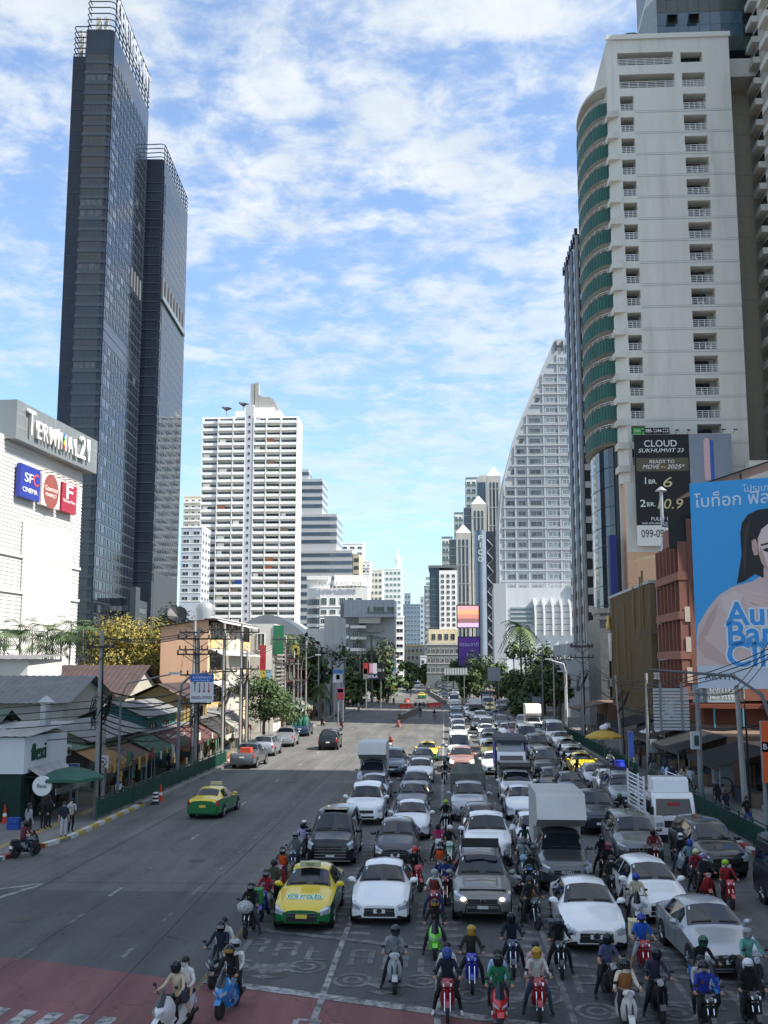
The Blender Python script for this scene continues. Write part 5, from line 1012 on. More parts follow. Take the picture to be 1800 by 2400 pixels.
house('tiled_house', 'old house with long grey corrugated roof behind the cafe', -37.5, -27.5, 76, 86, 5.6, 7.4, OLDW, RUSTY, 'x', [(3.4, 2.2, 1.6, 2.6, 'F'), (7.5, 2.4, 1.6, 1.4, 'F'), (3, 3, 2, 1.3, 'R')])
house('tiled_house', 'house with grey roof at far left edge', -47, -36.8, 70, 82, 4.9, 6.6, OLDW, RUSTY, 'x', [(4, 2.6, 2, 1.3, 'F')])
house('green_roof_house', 'low house with faded green corrugated roof at left edge', -33, -26.5, 59.5, 66, 3.9, 5.6, DKGRN, GRNROOF, 'x', [(2, 1.5, 1.2, 1.2, 'F')])
house('brown_roof_hall', 'long brown roofed hall behind old houses', -52, -28, 92, 104, 5.6, 8.2, OLDW, BRNROOF, 'x')
house('plank_house', 'weathered plank house behind green awning', -27, -22.8, 80, 90, 4.4, 5.4, TEAL, RUSTY, 'y', [(1.0, 2.4, 1.4, 1.2, 'F'), (2, 2.6, 1.6, 1.2, 'R'), (6, 2.6, 1.6, 1.2, 'R')])
house('plank_house', 'yellow and teal house by big advertising sign posts', -27, -22.6, 92, 101, 5.4, 6.6, YEL, BRNROOF, 'y', [(1.2, 3, 1.5, 1.4, 'F'), (2.2, 3.2, 1.5, 1.4, 'R'), (5.5, 3.2, 1.5, 1.4, 'R')])
house('grey_shed', 'grey sheet shed between cafe and green roofed house', -27, -22.6, 66.5, 78, 3.6, 4.6, OLDW, RUSTY, 'y', [(2, 1.9, 1.8, 1.2, 'R')])
hs = thing('white_warehouse', 'plain white warehouse wall at left edge', 'building', (-54.5, 88, 0)); M().box(0, 19.5, 0, 8, 0, 8.9).build('wall', wallm('C9C7BD', .2), hs); corr('roof_slope', (-.5, -.6, 8.85), (20, -.6, 8.85), (20, 9, 9.3), (-.5, 9, 9.3), RUSTY, hs, 20)
def cafe():
 t = thing('cafe_building', 'white cafe with dark green shopfront and round sign', 'cafe', (-22.4, 56.4, .15)); H = 4.4
 M().box(-14, 0, 0, 6.4, 2.5, H).build('upper_wall', wallm('D3D5D6', .25), t); M().box(-13.9, -.15, .12, 6.3, -.15, 2.49).build('shopfront', DKGRN, t)
 corr('roof_sheet', (-14.2, -.3, H + .05), (.3, -.3, H + .05), (.3, 6.8, H + .5), (-14.2, 6.8, H + .5), ZINC, t, 30)
 corr('awning', (1.6, .6, 1.75), (1.6, 5.6, 1.75), (-.02, 5.6, 2.75), (-.02, .6, 2.75), ZINC, t, 18); bx('awning_skirt', t, 1.55, 1.6, .6, 5.6, 1.35, 1.7, ZINC)
 text('flexi', t, (.03, 2.0, 3.5), 1.3, plain('1E4A3A'), pi / 2, .05, 'wall_letters')
 M().lathe([(.52, 0), (.52, .18)], 24, (.9, .35, 1.85), 'y').build('round_sign', WHITEP, t); text('flexi', t, (.9, .33, 1.85), .32, ink('1A1A1A'), 0, .005)
 M().tube([(0, .45, 2.3), (.9, .45, 2.3)], .03).build('sign_arm', BLACK, t)
 for k in range(3): win(t, -.15, 1.0 + k * 1.7, .3, 1.3, 1.6, DKGRN, DGL, 'R', 1)
 M().tube([(-.9, 5.2, H + .4), (-.9, 5.2, H + 1.6)], .32, 10).lathe([(.5, 0), (.05, .35)], 10, (-.9, 5.2, H + 1.7)).build('vent_chimney', ALUM, t); ac_unit(t, .0, 6.42, 2.9, pi / 2)
 for k in range(5): M().tube([(-12 + k * 2.6, -.8, -.1), (-12 + k * 2.6, -.8, 1.9)], .05).build('gate_post', STEEL, t)
 bx('gate_panel', t, -12, -1.5, -.82, -.78, .1, 1.8, DKGRN); M().tube([(-4.1, -.86, .1), (-1.6, -.86, 1.8)], .03).tube([(-1.6, -.86, .1), (-4.1, -.86, 1.8)], .03).build('gate_brace', STEEL, t)
cafe()
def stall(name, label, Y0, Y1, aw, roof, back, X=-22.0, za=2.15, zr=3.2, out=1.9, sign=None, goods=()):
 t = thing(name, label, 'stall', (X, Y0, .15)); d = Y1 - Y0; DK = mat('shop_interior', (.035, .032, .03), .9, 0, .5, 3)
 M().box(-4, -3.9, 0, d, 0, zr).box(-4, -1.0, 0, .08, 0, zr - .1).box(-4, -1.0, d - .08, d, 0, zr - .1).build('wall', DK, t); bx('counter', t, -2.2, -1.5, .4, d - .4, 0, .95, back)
 corr('roof_sheet', (.1, -.1, zr), (.1, d + .1, zr), (-4.2, d + .1, zr + .7), (-4.2, -.1, zr + .7), roof, t, int(d * 3))
 me = M(); n = 8
 for i in range(n):
  f, g = i / n, (i + 1) / n; sg = .06
  me.quad((out, d * f, za - sg * sin(pi * (f * 3 % 1))), (out, d * g, za - sg * sin(pi * (g * 3 % 1))), (-.1, d * g, zr - .02), (-.1, d * f, zr - .02)).quad((out, d * f, za - .28), (out, d * g, za - .28), (out, d * g, za), (out, d * f, za))
 me.build('awning', aw, t)
 for y in (.15, d - .15): M().tube([(out - .1, y, -.05), (out - .1, y, za)], .035).build('awning_post', STEEL, t)
 if sign: text(sign, t, (out * .45, d * .5, za + .62), .8, ink('C9BDB0'), pi / 2, .004, tilt=radians(35), width=d * .6)
 R = random.Random(int(Y0 * 10))
 for k, c in enumerate(goods):
  y = .5 + (d - 1.0) * k / max(1, len(goods) - 1); bx('goods_crate', t, -1.35 + R.uniform(-.1, .2), -.75 + R.uniform(0, .3), y - .28, y + .28, 0, .4 + R.uniform(0, .7), plain(c, .8))
 for k in range(4): bx('shelf_goods', t, -3.88, -3.4, .5 + k * d * .22, .5 + k * d * .22 + .6, 1.0, 1.5 + R.random() * .5, plain(R.choice(['8A6B4A', '9A9A92', '6A2E2A', '3A5A6A', 'B0A070']), .8))
 for k in range(3):
  c = R.choice(['B8B4A8', '8A2A2A', '2A5A8A', 'B08A3A', '3A6A4A', 'C9C6BC']); y = d * (.2 + .3 * k) + R.uniform(-.3, .3); z = R.uniform(1.2, 2.3); w_ = R.uniform(.35, .8); bx('hanging_sign', t, out + .02, out + .07, y, y + w_, z - .1, z + R.uniform(.3, .8), plain(c, .7)); bx('goods_stack', t, -.6 + R.uniform(0, 1.2), R.uniform(.7, 1.2), y - .2, y + .3, 0, R.uniform(.3, 1.1), plain(R.choice(['5A4A3A', '7A7468', '2E3A4A', '8A4A30', 'A09A88', '3A4A3A']), .85))
 M().tube([(out - .2, 0, zr + .4), (out - .1, d * .5, zr + .15), (out - .2, d, zr + .45)], .035, 5).tube([(out, 0, zr + .1), (out + .1, d * .5, zr - .2), (out, d, zr + .15)], .03, 5).build('slack_cable', CABLE, t)
 return t
AW = lambda c: mat('awning_' + c, tuple(x * .45 + .022 for x in rgb(c)), .85, 0, .3, 1.2, .4, dirt=.6)
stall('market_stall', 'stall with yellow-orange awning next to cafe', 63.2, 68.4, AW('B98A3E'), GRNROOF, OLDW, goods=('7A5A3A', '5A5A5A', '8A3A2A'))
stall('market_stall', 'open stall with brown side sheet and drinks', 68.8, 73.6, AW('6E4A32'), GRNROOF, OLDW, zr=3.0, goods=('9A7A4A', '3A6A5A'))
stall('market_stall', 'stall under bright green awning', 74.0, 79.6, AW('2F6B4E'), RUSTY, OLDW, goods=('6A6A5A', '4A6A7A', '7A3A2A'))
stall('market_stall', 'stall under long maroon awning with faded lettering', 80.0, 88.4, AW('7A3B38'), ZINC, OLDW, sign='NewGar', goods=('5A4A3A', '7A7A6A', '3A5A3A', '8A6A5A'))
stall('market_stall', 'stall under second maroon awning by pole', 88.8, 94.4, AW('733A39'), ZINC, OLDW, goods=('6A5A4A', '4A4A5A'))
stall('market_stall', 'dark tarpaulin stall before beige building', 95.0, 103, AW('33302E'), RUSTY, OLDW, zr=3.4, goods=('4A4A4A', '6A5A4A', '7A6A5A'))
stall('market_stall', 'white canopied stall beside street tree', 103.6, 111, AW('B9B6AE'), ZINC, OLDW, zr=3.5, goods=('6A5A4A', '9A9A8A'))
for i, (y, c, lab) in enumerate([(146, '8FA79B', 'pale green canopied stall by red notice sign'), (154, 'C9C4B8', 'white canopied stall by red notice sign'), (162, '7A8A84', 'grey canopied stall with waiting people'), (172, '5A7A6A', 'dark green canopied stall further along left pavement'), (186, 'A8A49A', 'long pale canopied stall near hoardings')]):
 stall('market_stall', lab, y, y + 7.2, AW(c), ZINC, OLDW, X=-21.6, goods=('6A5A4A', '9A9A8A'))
def beige_building():
 Y0 = 108; X1 = XX(486, Y0); t = thing('beige_shophouse', 'four-storey beige shophouse with zinc window awnings facing street', 'building', (X1, Y0, .15)); Z = lambda v: ZZ(v, Y0, 450) - .15; H = Z(1452); Wd = XX(486, Y0) - XX(375, Y0); D = 24
 BE = wallm('D3A988', .25)
 M().prism_xz([(-Wd, -.15), (0, -.15), (0, H), (-Wd, H - .75)], 0, .3).build('end_wall', BE, t); M().box(-Wd, -.02, .31, D, -.15, H - .8).build('wall', wallm('C9B795', .35), t)
 corr('roof_sheet', (-Wd - .5, -.5, H - .75), (.8, -.5, H + .12), (.8, D, H + .12), (-Wd - .5, D, H - .75), RUSTY, t, 30); bx('roof_edge', t, -.3, .8, -.52, D, H - .02, H + .1, BRNROOF)
 for k in range(3): bx('crack', t, -Wd * .56 + k * .12, -Wd * .56 + .03 + k * .12, -.012, -.001, H * .55 + k * .9, H * .55 + .8 + k * .9, mat('crack', (.12, .07, .05), .9))
 for f in range(3):
  z = 3.6 + f * 3.3
  for k in range(3):
   y = 1 + k * 7.6; bx('window_wall', t, -.01, .12, y, y + 6.8, z - .2, z + .8, wallm('D1B27C', .4)); win(t, 0, y + .2, z + .8, 6.2, 1.7, mat('old_frame', (0, 0, 0)), DGL, 'R', 8, 1, .06)
   corr('zinc_awning', (1.5, y - .2, z + 2.3), (1.5, y + 7, z + 2.3), (.02, y + 7, z + 3.0), (.02, y - .2, z + 3.0), mat('pale_zinc', (.48, .48, .47), .5, .3, .2, 1.5, dirt=.3), t, 18)
   ac_unit(t, .45, y + 1.2 + f, z - .1, pi / 2)
 bx('party_pier', t, -.01, .4, 8.4, 8.9, 0, H - .9, wallm('B9B7AE', .4)); bx('white_bay', t, -.02, .35, 9.0, 15.5, 0, H - .6, wallm('BDBBB2', .45))
 M().lathe([(1.0, 0), (1.1, .3), (1.0, .6), (1.1, 1.0), (1.0, 1.4), (1.1, 1.8), (.9, 2.3), (.3, 2.6)], 14, (-2.2, 8, H - .3)).build('water_tank', ALUM, t, 40); p = put(M().lathe([(.1, -.4), (1.0, .1), (1.05, .25), (.1, -.2)], 12).mesh('dish', BLACK), 'satellite_dish', t, (-4.0, 3, H + .6), rot=(.9, .2, 0)); M().tube([(-4, 3, H - .3), (-4, 3, H + .5)], .05).build('dish_mast', STEEL, t)
beige_building()
def white_shops():
 Y0 = 133; X1 = -21.4; t = thing('white_shophouse', 'white shophouse with green corner sign left of hoarding', 'building', (X1, Y0, .15)); Z = lambda v: ZZ(v, Y0, 610) - .15; H = Z(1462)
 M().box(-9, 0, 0, 7, -.15, H).build('wall', wallm('C3C2BC', .3), t); win(t, -2.2, 0, H - 3.4, 1.0, 2.2, WHITEP, GREYGL); bx('green_sign', t, -.1, 1.2, -.12, -.002, H - 3.8, H - .2, plain('1F6B4A'));
 for f in range(3): win(t, 0, 1.2, 3 + f * 3.3, 4.5, 1.6, ALUM, DGL, 'R', 4)
 for k in range(22): bx('louvre_bar', t, .05, .35, .2, 6.8, 1.4 + k * .5, 1.6 + k * .5, plain('8E8B84', .7))
 t2 = thing('pale_warehouse_hall', 'pale hall with curved metal roof before condominium', 'building', (XX(560, 190), 190, 0)); w = XX(770, 190) - XX(560, 190); M().box(0, w, 0, 26, 0, ZZ(1490, 190, 650)).build('wall', wallm('D0CEC8', .2), t2)
 n = 10; z0 = ZZ(1490, 190, 650); poly = [(w * .0, z0)] + [(w * .72 * k / n, z0 + 3.4 * sin(pi * (.12 + .88 * k / n)) + .4) for k in range(n + 1)] + [(w * .72, z0)]
 M().prism_xz(poly, .5, 26).build('curved_roof', mat('pale_roof', (.52, .51, .48), .6, .1, .1, .5, dirt=.2), t2, 30); M().box(w * .76, w * 1.02, -2, 20, 0, z0 + 1.2).build('white_block', wallm('D5D3CC', .15), t2); M().box(w * .97, w * 1.12, -3, 12, 0, z0 + 3.4).build('side_block', wallm('BFC1C0', .3), t2)
 bx('lean_roof', t2, w * .5, w * .85, -6, .4, z0 - 2.6, z0 - 2.45, STEEL); [bx('lean_post', t2, w * x, w * x + .15, -5.9, -5.7, 0, z0 - 2.6, STEEL) for x in (.52, .68, .83)]
white_shops()
def hoarding(name, label, u0, u1, v0, v1, Y, panels, posts=True, cat='sign', words=()):
 a, b = at(u0, v0, Y), at(u1, v1, Y); t = thing(name, label, cat, (a.x, Y, .15 if posts else b.z)); w, h, zb = b.x - a.x, a.z - b.z, (b.z - .15 if posts else 0)
 bx('backing', t, 0, w, 0, .25, zb, zb + h, STEEL)
 for (x0, x1, z0, z1, c) in panels: bx('panel', t, x0 * w, x1 * w, -.04, -.002, zb + z0 * h, zb + z1 * h, plain(c, .5))
 for (s, x, z, sz, c) in words: text(s, t, (x * w, -.06, zb + z * h), sz, ink(c), 0, .005, width=None)
 if posts: [M().tube([(w * x, .12, -.1), (w * x, .12, zb)], .09).build('post', STEEL, t) for x in (.15, .85)]
 return t
hoarding('shop_hoarding', 'tall red white yellow and blue shop hoarding beside louvred wall', 610, 636, 1512, 1612, 131.5, [(0, .5, .42, 1, '9E2334'), (.5, 1, .42, 1, 'D8D5CE'), (0, .5, 0, .4, 'C9A63A'), (.5, 1, 0, .4, '7FA9C6')])
t = hoarding('red_temple_sign', 'red and gold carved sign roof above left shops', 622, 642, 1468, 1510, 140, [(0, 1, 0, .55, '7E1F1C'), (.1, .9, .55, .75, 'C29A3A'), (0, 1, .75, 1, 'B08A3A')])
hoarding('yellow_hanging_sign', 'yellow sign with dark emblem hanging over left pavement', 686, 701, 1512, 1540, 150, [(0, 1, 0, 1, 'B5A23A'), (.3, .7, .35, .75, '1E241E'), (0, 1, 0, .18, 'D6D3C6')])
def shop_row():
 for i, (y0, y1, h, w_, r_, lab) in enumerate([(141, 150, 9.5, '5A2A2A', RUSTY, 'dark red shop building with balcony posts'), (151, 160, 8.2, '3E4A44', RUSTY, 'dark green framed shop behind poles'), (161, 172, 7.4, '8A3A2E', BRNROOF, 'shop with orange tiled roof edge'), (173, 190, 6.0, '4A5A50', ZINC, 'low green glazed shop by blue sign'), (192, 212, 6.6, '6A6A66', ZINC, 'grey low shops behind hoarding'), (214, 240, 5.6, '5A4A44', RUSTY, 'brown low shops toward far left bend')]):
  t = thing('shop_building', lab, 'shop', (-30, y0, .15)); w = 7.6; d = y1 - y0; M().box(0, w, 0, d, -.15, h).build('wall', wallm(w_, .5), t); corr('roof_sheet', (w + 1, -.3, h + .1), (w + 1, d + .3, h + .1), (-.5, d + .3, h + 1.2), (-.5, -.3, h + 1.2), r_ if i != 2 else mat('orange_tiles', (.36, .13, .05), .8, 0, .2, 2), t, int(d * 2.5))
  for f in range(int(h // 3)):
   for k in range(int(d // 3.2)): win(t, w, .5 + k * 3.2, 1.0 + f * 3.0, 2.3, 1.6, [ALUM, plain('2E5A48')][i % 2], [DGL, GGL][k % 2], 'R', 2)
   bx('ledge', t, w, w + 1.1, 0, d, 2.9 + f * 3.0, 3.05 + f * 3.0, wallm(w_, .5))
  win(t, 1, 0, h - 2.6, 2, 1.4, ALUM, DGL); win(t, 4.4, 0, h - 2.6, 2, 1.4, ALUM, DGL)
shop_row()
# ================================================================ fences
def fence(name, label, pts, h, m, z0=.15, n=None, bars=True, sheet_=True):
 t = thing(name, label, 'fence', (pts[0][0], pts[0][1], z0)); ox, oy = pts[0]
 for (x0, y0), (x1, y1) in zip(pts, pts[1:]):
  L = math.hypot(x1 - x0, y1 - y0); k = max(1, int(L / 2.2)); ang = math.atan2(y1 - y0, x1 - x0)
  key = ('fence', round(L / k, 3), h, m.name, bars)
  if key not in _wm:
   w = L / k; me = M().box(0, w, -.02, .02, h - .06, h).box(0, w, -.02, .02, h * .82, h * .86).box(0, w, -.02, .02, .12, .17)
   if sheet_: me.box(.05, w - .05, -.008, .008, .2, h * .8)
   q = .08
   while q < w: me.box(q - .009, q + .009, -.018, .018, .17, h * .82); q += .14
   _wm[key] = (me.mesh('fence_panel', m), M().box(-.035, .035, -.035, .035, -.15, h + .05).mesh('fence_post', m))
  for i in range(k):
   px, py = x0 + (x1 - x0) * i / k - ox, y0 + (y1 - y0) * i / k - oy
   struct(put(_wm[key][0], 'fence_panel', t, (px, py, 0), ang), 'stuff'); put(_wm[key][1], 'fence_post', t, (px, py, 0), ang)
 return t
fence('green_fence', 'green steel pedestrian fence along left kerb before stalls', [(-18.75, 57.5), (-18.6, 91)], 1.15, GREENST)
fence('green_fence', 'short green fence panel beside first parked pickup', [(-18.6, 96.5), (-18.6, 108)], 1.1, GREENST)
fence('green_fence', 'green steel fence along right pavement near the camera', [(14.2, 35.5), (14.0, 60), (14.0, 76)], 1.25, GREENST)
fence('green_fence', 'green steel fence along right pavement beyond blue drum', [(14.0, 80), (14.1, 130)], 1.25, GREENST)
# ================================================================ poles, wires
def upole(label, X, Y, h, arms=(), lean=0.0, r=.16, group=None, m=None, boxes=0, name='utility_pole'):
 t = thing(name, label, 'pole', (X, Y, .15), 0, group); M().tube([(0, 0, -.2), (lean * .5, 0, h * .5), (lean, 0, h)], [r, r * .88, r * .72], 8 if m else 4 + 4).build('shaft', m or CONC, t, 50)
 for (z, w) in arms:
  x = lean * z / h; a = bx('cross_arm', t, x - w / 2, x + w / 2, -r - .12, -r, z, z + .12, BLACK)
  M().tube([(x - w * .35, -r - .06, z), (x, -r - .06, z - .7)], .025, 4).tube([(x + w * .35, -r - .06, z), (x, -r - .06, z - .7)], .025, 4).build('arm_brace', BLACK, t)
  for k in (-.48, -.28, .28, .48): M().lathe([(.05, 0), (.09, .08), (.05, .14), (.09, .2), (.04, .3)], 8, (x + w * k, -r - .06, z + .12)).build('insulator', mat('insulator', (.10, .06, .05), .3), t)
 for k in range(boxes): bx('meter_box', t, r * .8, r * .8 + .55, -.3, .25, 1.6 + k * 1.3, 2.6 + k * 1.3, plain('8E9494', .5))
 for k in range(3): M().tube([(r + .02 + .03 * k, -.05, .3), (r * .9 + .03 * k, -.08, h * .6), (r * .8, -.1, h * .9)], .025, 4).build('down_cable', CABLE, t)
 return t
def cable(pts, r=.02, label='overhead cables sagging between utility poles', sag=.6, group='overhead cables', n=10):
 a, b = Vector(pts[0]), Vector(pts[1]); q = [a.lerp(b, i / n) + Vector((0, 0, -sag * 4 * (i / n) * (1 - i / n))) for i in range(n + 1)]
 o = M().tube([p - a for p in q], r, 4).build('overhead_cable', CABLE); o.location = a; return tag(o, label, 'cable', group)
LP = [(-19.6, 60, 10.2, ((9.2, 1.6),), 'tall concrete utility pole beside the cafe'), (-19.4, 83, 11.2, ((10.2, 3.2), (9.0, 3.2), (7.4, 2.6), (5.2, 2.4)), 'utility pole with stacked cross arms left of lane sign'), (-20.4, 86, 11.8, ((10.8, 2.4), (9.4, 2.4)), 'utility pole with cross arms directly behind lane sign'), (-19.2, 92, 11.9, ((11.2, 2.6), (10.4, 2.2), (7.6, 2.4)), 'utility pole with insulators right of lane sign'), (-19.0, 99, 12.0, ((11.2, 3.4), (7.8, 3.4)), 'tall transformer pole in front of beige shophouse'), (-18.9, 101.5, 9.6, (), 'plain pole beside transformer pole'), (-19.2, 128, 11.8, ((11.2, 3.2), (8.4, 3.0)), 'utility pole with cross arm beside yellow sign'),
 (-19.3, 136, 10, ((9, 2),), 'utility pole by dark red shop'), (-19.3, 148, 11.5, ((10.8, 2.6),), 'utility pole past the gas truck'), (-19.2, 162, 11, ((10, 2.4),), 'utility pole by blue road sign'), (-19.0, 178, 11, ((10, 2.4),), 'utility pole near hoardings, left side'), (-18.5, 196, 11, ((10, 2.4),), 'utility pole in front of ZOLA hoarding'), (-17.5, 220, 11, ((10, 2.4),), 'utility pole before low brown shops'), (-16, 250, 11, ((10, 2.4),), 'slim far utility pole at left bend')]
for (x, y, h, arms, lab) in LP: upole(lab, x, y, h, arms)
for (a, b) in zip(LP, LP[1:]):
 for k in range(5):
  if abs(a[1] - b[1]) > 3: cable([(a[0] + (k - 2) * .35, a[1], a[2] * (.98 if k < 3 else .6 + .07 * (k - 3)) ), (b[0] + (k - 2) * .35, b[1], b[2] * (.98 if k < 3 else .6 + .07 * (k - 3)))], .028 if k < 3 else .05, 'overhead cables strung from ' + a[4], .35 + .12 * k, 'overhead cables on the left')
for k in range(6): cable([(-60, 52 + k * .6, 6.0 - k * .35), (-19.6, 60, 6.4 - k * .4)], .02 + .008 * (k % 2), 'overhead cables sagging between left-side utility poles', .8, 'overhead cables on the left')
for k in range(7): cable([(-19.6, 60, 6.6 - k * .28), (-19.4, 83, 6.0 - k * .3)], .04, 'overhead cables sagging between left-side utility poles', .5 + .12 * k, 'overhead cables on the left')
RP = [(15.9, 51, 11.0, ((10.2, 1.2),), .35, 'thick leaning concrete pole at right edge'), (15.4, 57, 7.2, (), -.2, 'shorter concrete pole left of leaning pole'), (15.5, 84, 7.6, (), .05, 'concrete pole behind blank corrugated sign'), (15.3, 95, 7.4, (), -.35, 'slanting thin pole by yellow umbrella'), (15.6, 123, 10.8, ((10.2, 2.6), (9.0, 2.6)), 0, 'left one of twin poles with insulators before granite portal'), (15.9, 126, 11, ((10.4, 2.4),), .1, 'right one of twin poles with insulators before granite portal'), (15.5, 140, 9.5, ((8.8, 2),), 0, 'utility pole by grey notice board'), (15.3, 152, 10, ((9.2, 2),), 0, 'utility pole by purple hoarding'), (15.5, 172, 10.4, ((9.6, 2.2),), 0, 'utility pole before dark trees at right'), (15.2, 188, 9.4, (), 0, 'plain pole left of the notice hoarding'), (15.4, 206, 10.4, ((9.6, 2.2),), 0, 'utility pole behind blank road gantry'), (15, 235, 10.4, ((9.6, 2.2),), 0, 'far utility pole on right pavement'), (14.6, 265, 10.4, ((9.6, 2.2),), 0, 'farthest utility pole on right pavement')]
for (x, y, h, arms, ln, lab) in RP: upole(lab, x, y, h, arms, ln, .17 if y < 60 else .14, boxes=1 if y in (84, 123, 140) else 0)
for (a, b) in zip(RP, RP[1:]):
 if b[1] - a[1] < 4: continue
 for k in range(4): cable([(a[0] + (k - 1.5) * .3 + a[4], a[1], a[2] * (.96 if k < 2 else .72)), (b[0] + (k - 1.5) * .3 + b[4], b[1], b[2] * (.96 if k < 2 else .72))], .025 if k < 2 else .045, 'overhead cables strung from ' + a[5], .4 + .15 * k, 'overhead cables on the right')
for k in range(3): cable([(16.2, 51, 9.6 - .25 * k), (15.6, 123, 8.8 - .3 * k)], .03, 'overhead cables sagging between right-side utility poles', 2.2, 'overhead cables on the right'); cable([(16.2, 51, 9.6 - .25 * k), (24, 30, 9.3 - .25 * k)], .018, 'overhead cables sagging between right-side utility poles', .3, 'overhead cables on the right')
def tangle(label, X, Y, z, R, seed):
 r = random.Random(seed); me = M();
 for k in range(16):
  pts = []; a0 = r.uniform(0, 6);
  for i in range(9): a = a0 + i * .7; q = R * r.uniform(.5, 1.1); pts.append((cos(a) * q * .6, sin(a) * q * .5, sin(a * 1.3) * q))
  me.tube(pts, .018, 4)
 o = me.build('cable_tangle', CABLE); o.location = (X, Y, z); tag(o, label, 'cables'); struct(o, 'stuff')
for i, (x, y, z, R_, lab) in enumerate([(-19.5, 60, 5.8, 1.0, 'tangled cables on pole beside cafe'), (-19.4, 83, 4.4, .9, 'tangled cables on pole left of lane sign'), (-19.1, 92, 5.4, .9, 'tangled cables on pole right of lane sign'), (-18.9, 99, 6.6, 1.0, 'tangled cables on transformer pole'), (15.6, 123, 6.6, 1.2, 'tangled black cables on twin poles'), (15.5, 95, 5.2, 1.0, 'tangled cables on slanting pole'), (15.5, 140, 6.2, 1.1, 'tangled cables near notice board'), (-19.3, 136, 5.4, 1.0, 'tangled cables by dark red shop')]): tangle(lab, x, y, z, R_, i)
# street lamps
def lamp_post(label, X, Y, h, dx, L=2.6, m=None, group=None):
 t = thing('street_lamp', label, 'street lamp', (X, Y, .15), 0, group); M().tube([(0, 0, -.1), (0, 0, h * .85), (dx * .12 * L, 0, h * .97), (dx * L, 0, h + .35)], [.085, .065, .05, .04], 8).build('post', m or STEEL, t, 50)
 M().box(dx * L - .35, dx * L + .35, -.13, .13, h + .28, h + .42).build('lamp_head', plain('B9BDC0', .4), t); return t
for (x, y, h, dx, lab) in [(-19.0, 62, 7.4, 1, 'street lamp with long arm beside the cafe pole'), (-18.9, 140, 9.2, 1, 'street lamp with pale arm by blue sign'), (-18.6, 175, 9, 1, 'street lamp near left hoardings'), (14.8, 132, 8.6, -1, 'white curved lamp post right of van'), (14.8, 118, 7.2, -1, 'street lamp before granite portal'), (14.8, 165, 9, -1, 'street lamp left of notice hoarding'), (14.9, 200, 9.2, -1, 'street lamp beside blank road gantry'), (14.5, 250, 9.2, -1, 'far street lamp on right pavement')]: lamp_post(lab, x, y, h, dx, 3.2 if y < 70 else 2.2, m=WHITEP if y == 132 else None)
# gantry signs
def lane_sign():
 Y = 75.5; t = thing('lane_direction_sign', 'blue and white lane direction sign with arrows on curved gantry arm', 'sign', (-18.9, Y, .15)); a, b = at(448, 1581, Y), at(501, 1646, Y)
 M().tube([(0, 0, -.1), (0, 0, 5.6), (.15, 0, 6.9), (.9, 0, 7.55), (b.x + 18.9 + .3, 0, 7.75)], [.13, .12, .1, .09, .07], 8).build('gantry_arm', STEEL, t, 50)
 x0, x1, z1, z0 = a.x + 18.9, b.x + 18.9, a.z - .15, b.z - .15; h = z1 - z0; w = x1 - x0; bx('panel', t, x0, x1, -.2, -.14, z0, z1, plain('D4D6D6', .4)); bx('blue_header', t, x0, x1, -.215, -.202, z1 - h * .26, z1, plain('1D5FB4', .4))
 text('ถ.อโศกมนตรี', t, (x0 + w / 2, -.23, z1 - h * .10), .26, ink('E8EEF5'), 0, .003, width=w * .8); text('Asok Montri Rd.', t, (x0 + w / 2, -.23, z1 - h * .21), .16, ink('E8EEF5'), 0, .003, width=w * .7)
 for k in range(4):
  x = x0 + w * (.2 + .2 * k); zb, zt = z0 + h * .40, z0 + h * .70; up = k == 0; c = ink('1A1A1A') if up else ink('B0202A')
  m = M().box(x - .03, x + .03, -.215, -.203, zb, zt); e = zt if up else zb; s = 1 if up else -1; m.add([(x - .1, -.21, e - s * .05), (x + .1, -.21, e - s * .05), (x, -.21, e + s * .14)], [(0, 1, 2) if up else (0, 2, 1)]); m.build('arrow', c, t)
 bx('time_plate', t, x0 + .04, x1 - .04, -.215, -.202, z0 + .04, z0 + h * .32, plain('E2E4E2', .4)); text('0600-0900', t, (x0 + w / 2, -.23, z0 + h * .17), .34, ink('111111'), 0, .003, width=w * .85)
lane_sign()
def no_turn():
 Y = 63.5; a, b = at(224, 1770, Y), at(250, 1811, Y); t = thing('no_right_turn_sign', 'white no right turn sign with black arrow on short pole', 'sign', (a.x + .45, Y, .15)); M().tube([(0, .1, -.1), (0, .1, 5.2)], .1, 8).build('pole', CONC, t)
 z0, z1 = b.z - .15, a.z - .15; w = b.x - a.x; bx('panel', t, -w / 2, w / 2, -.05, -.02, z0, z1, plain('D6D6D4', .4)); c = z0 + (z1 - z0) * .62; r = w * .36
 me = M(); n = 20
 for j in range(n): A, B = 2 * pi * j / n, 2 * pi * (j + 1) / n; me.quad((r * .8 * cos(A), -.055, c + r * .8 * sin(A)), (r * .8 * cos(B), -.055, c + r * .8 * sin(B)), (r * cos(B), -.055, c + r * sin(B)), (r * cos(A), -.055, c + r * sin(A)))
 me.quad((-r * .68, -.058, c + r * .52), (-r * .52, -.058, c + r * .68), (r * .68, -.058, c - r * .52), (r * .52, -.058, c - r * .68)); me.build('ring', ink('3A2A2A'), t)
 M().box(-r * .35, -r * .15, -.056, -.053, c - r * .5, c + r * .2).box(-r * .35, r * .2, -.056, -.053, c + .0, c + r * .2).add([(r * .15, -.056, c - r * .18), (r * .5, -.056, c + r * .1), (r * .15, -.056, c + r * .38)], [(0, 1, 2)]).build('turn_arrow', ink('151515'), t)
 text('ตลอดเวลา', t, (0, -.06, z0 + .12), .17, ink('151515'), 0, .003, width=w * .7)
no_turn()
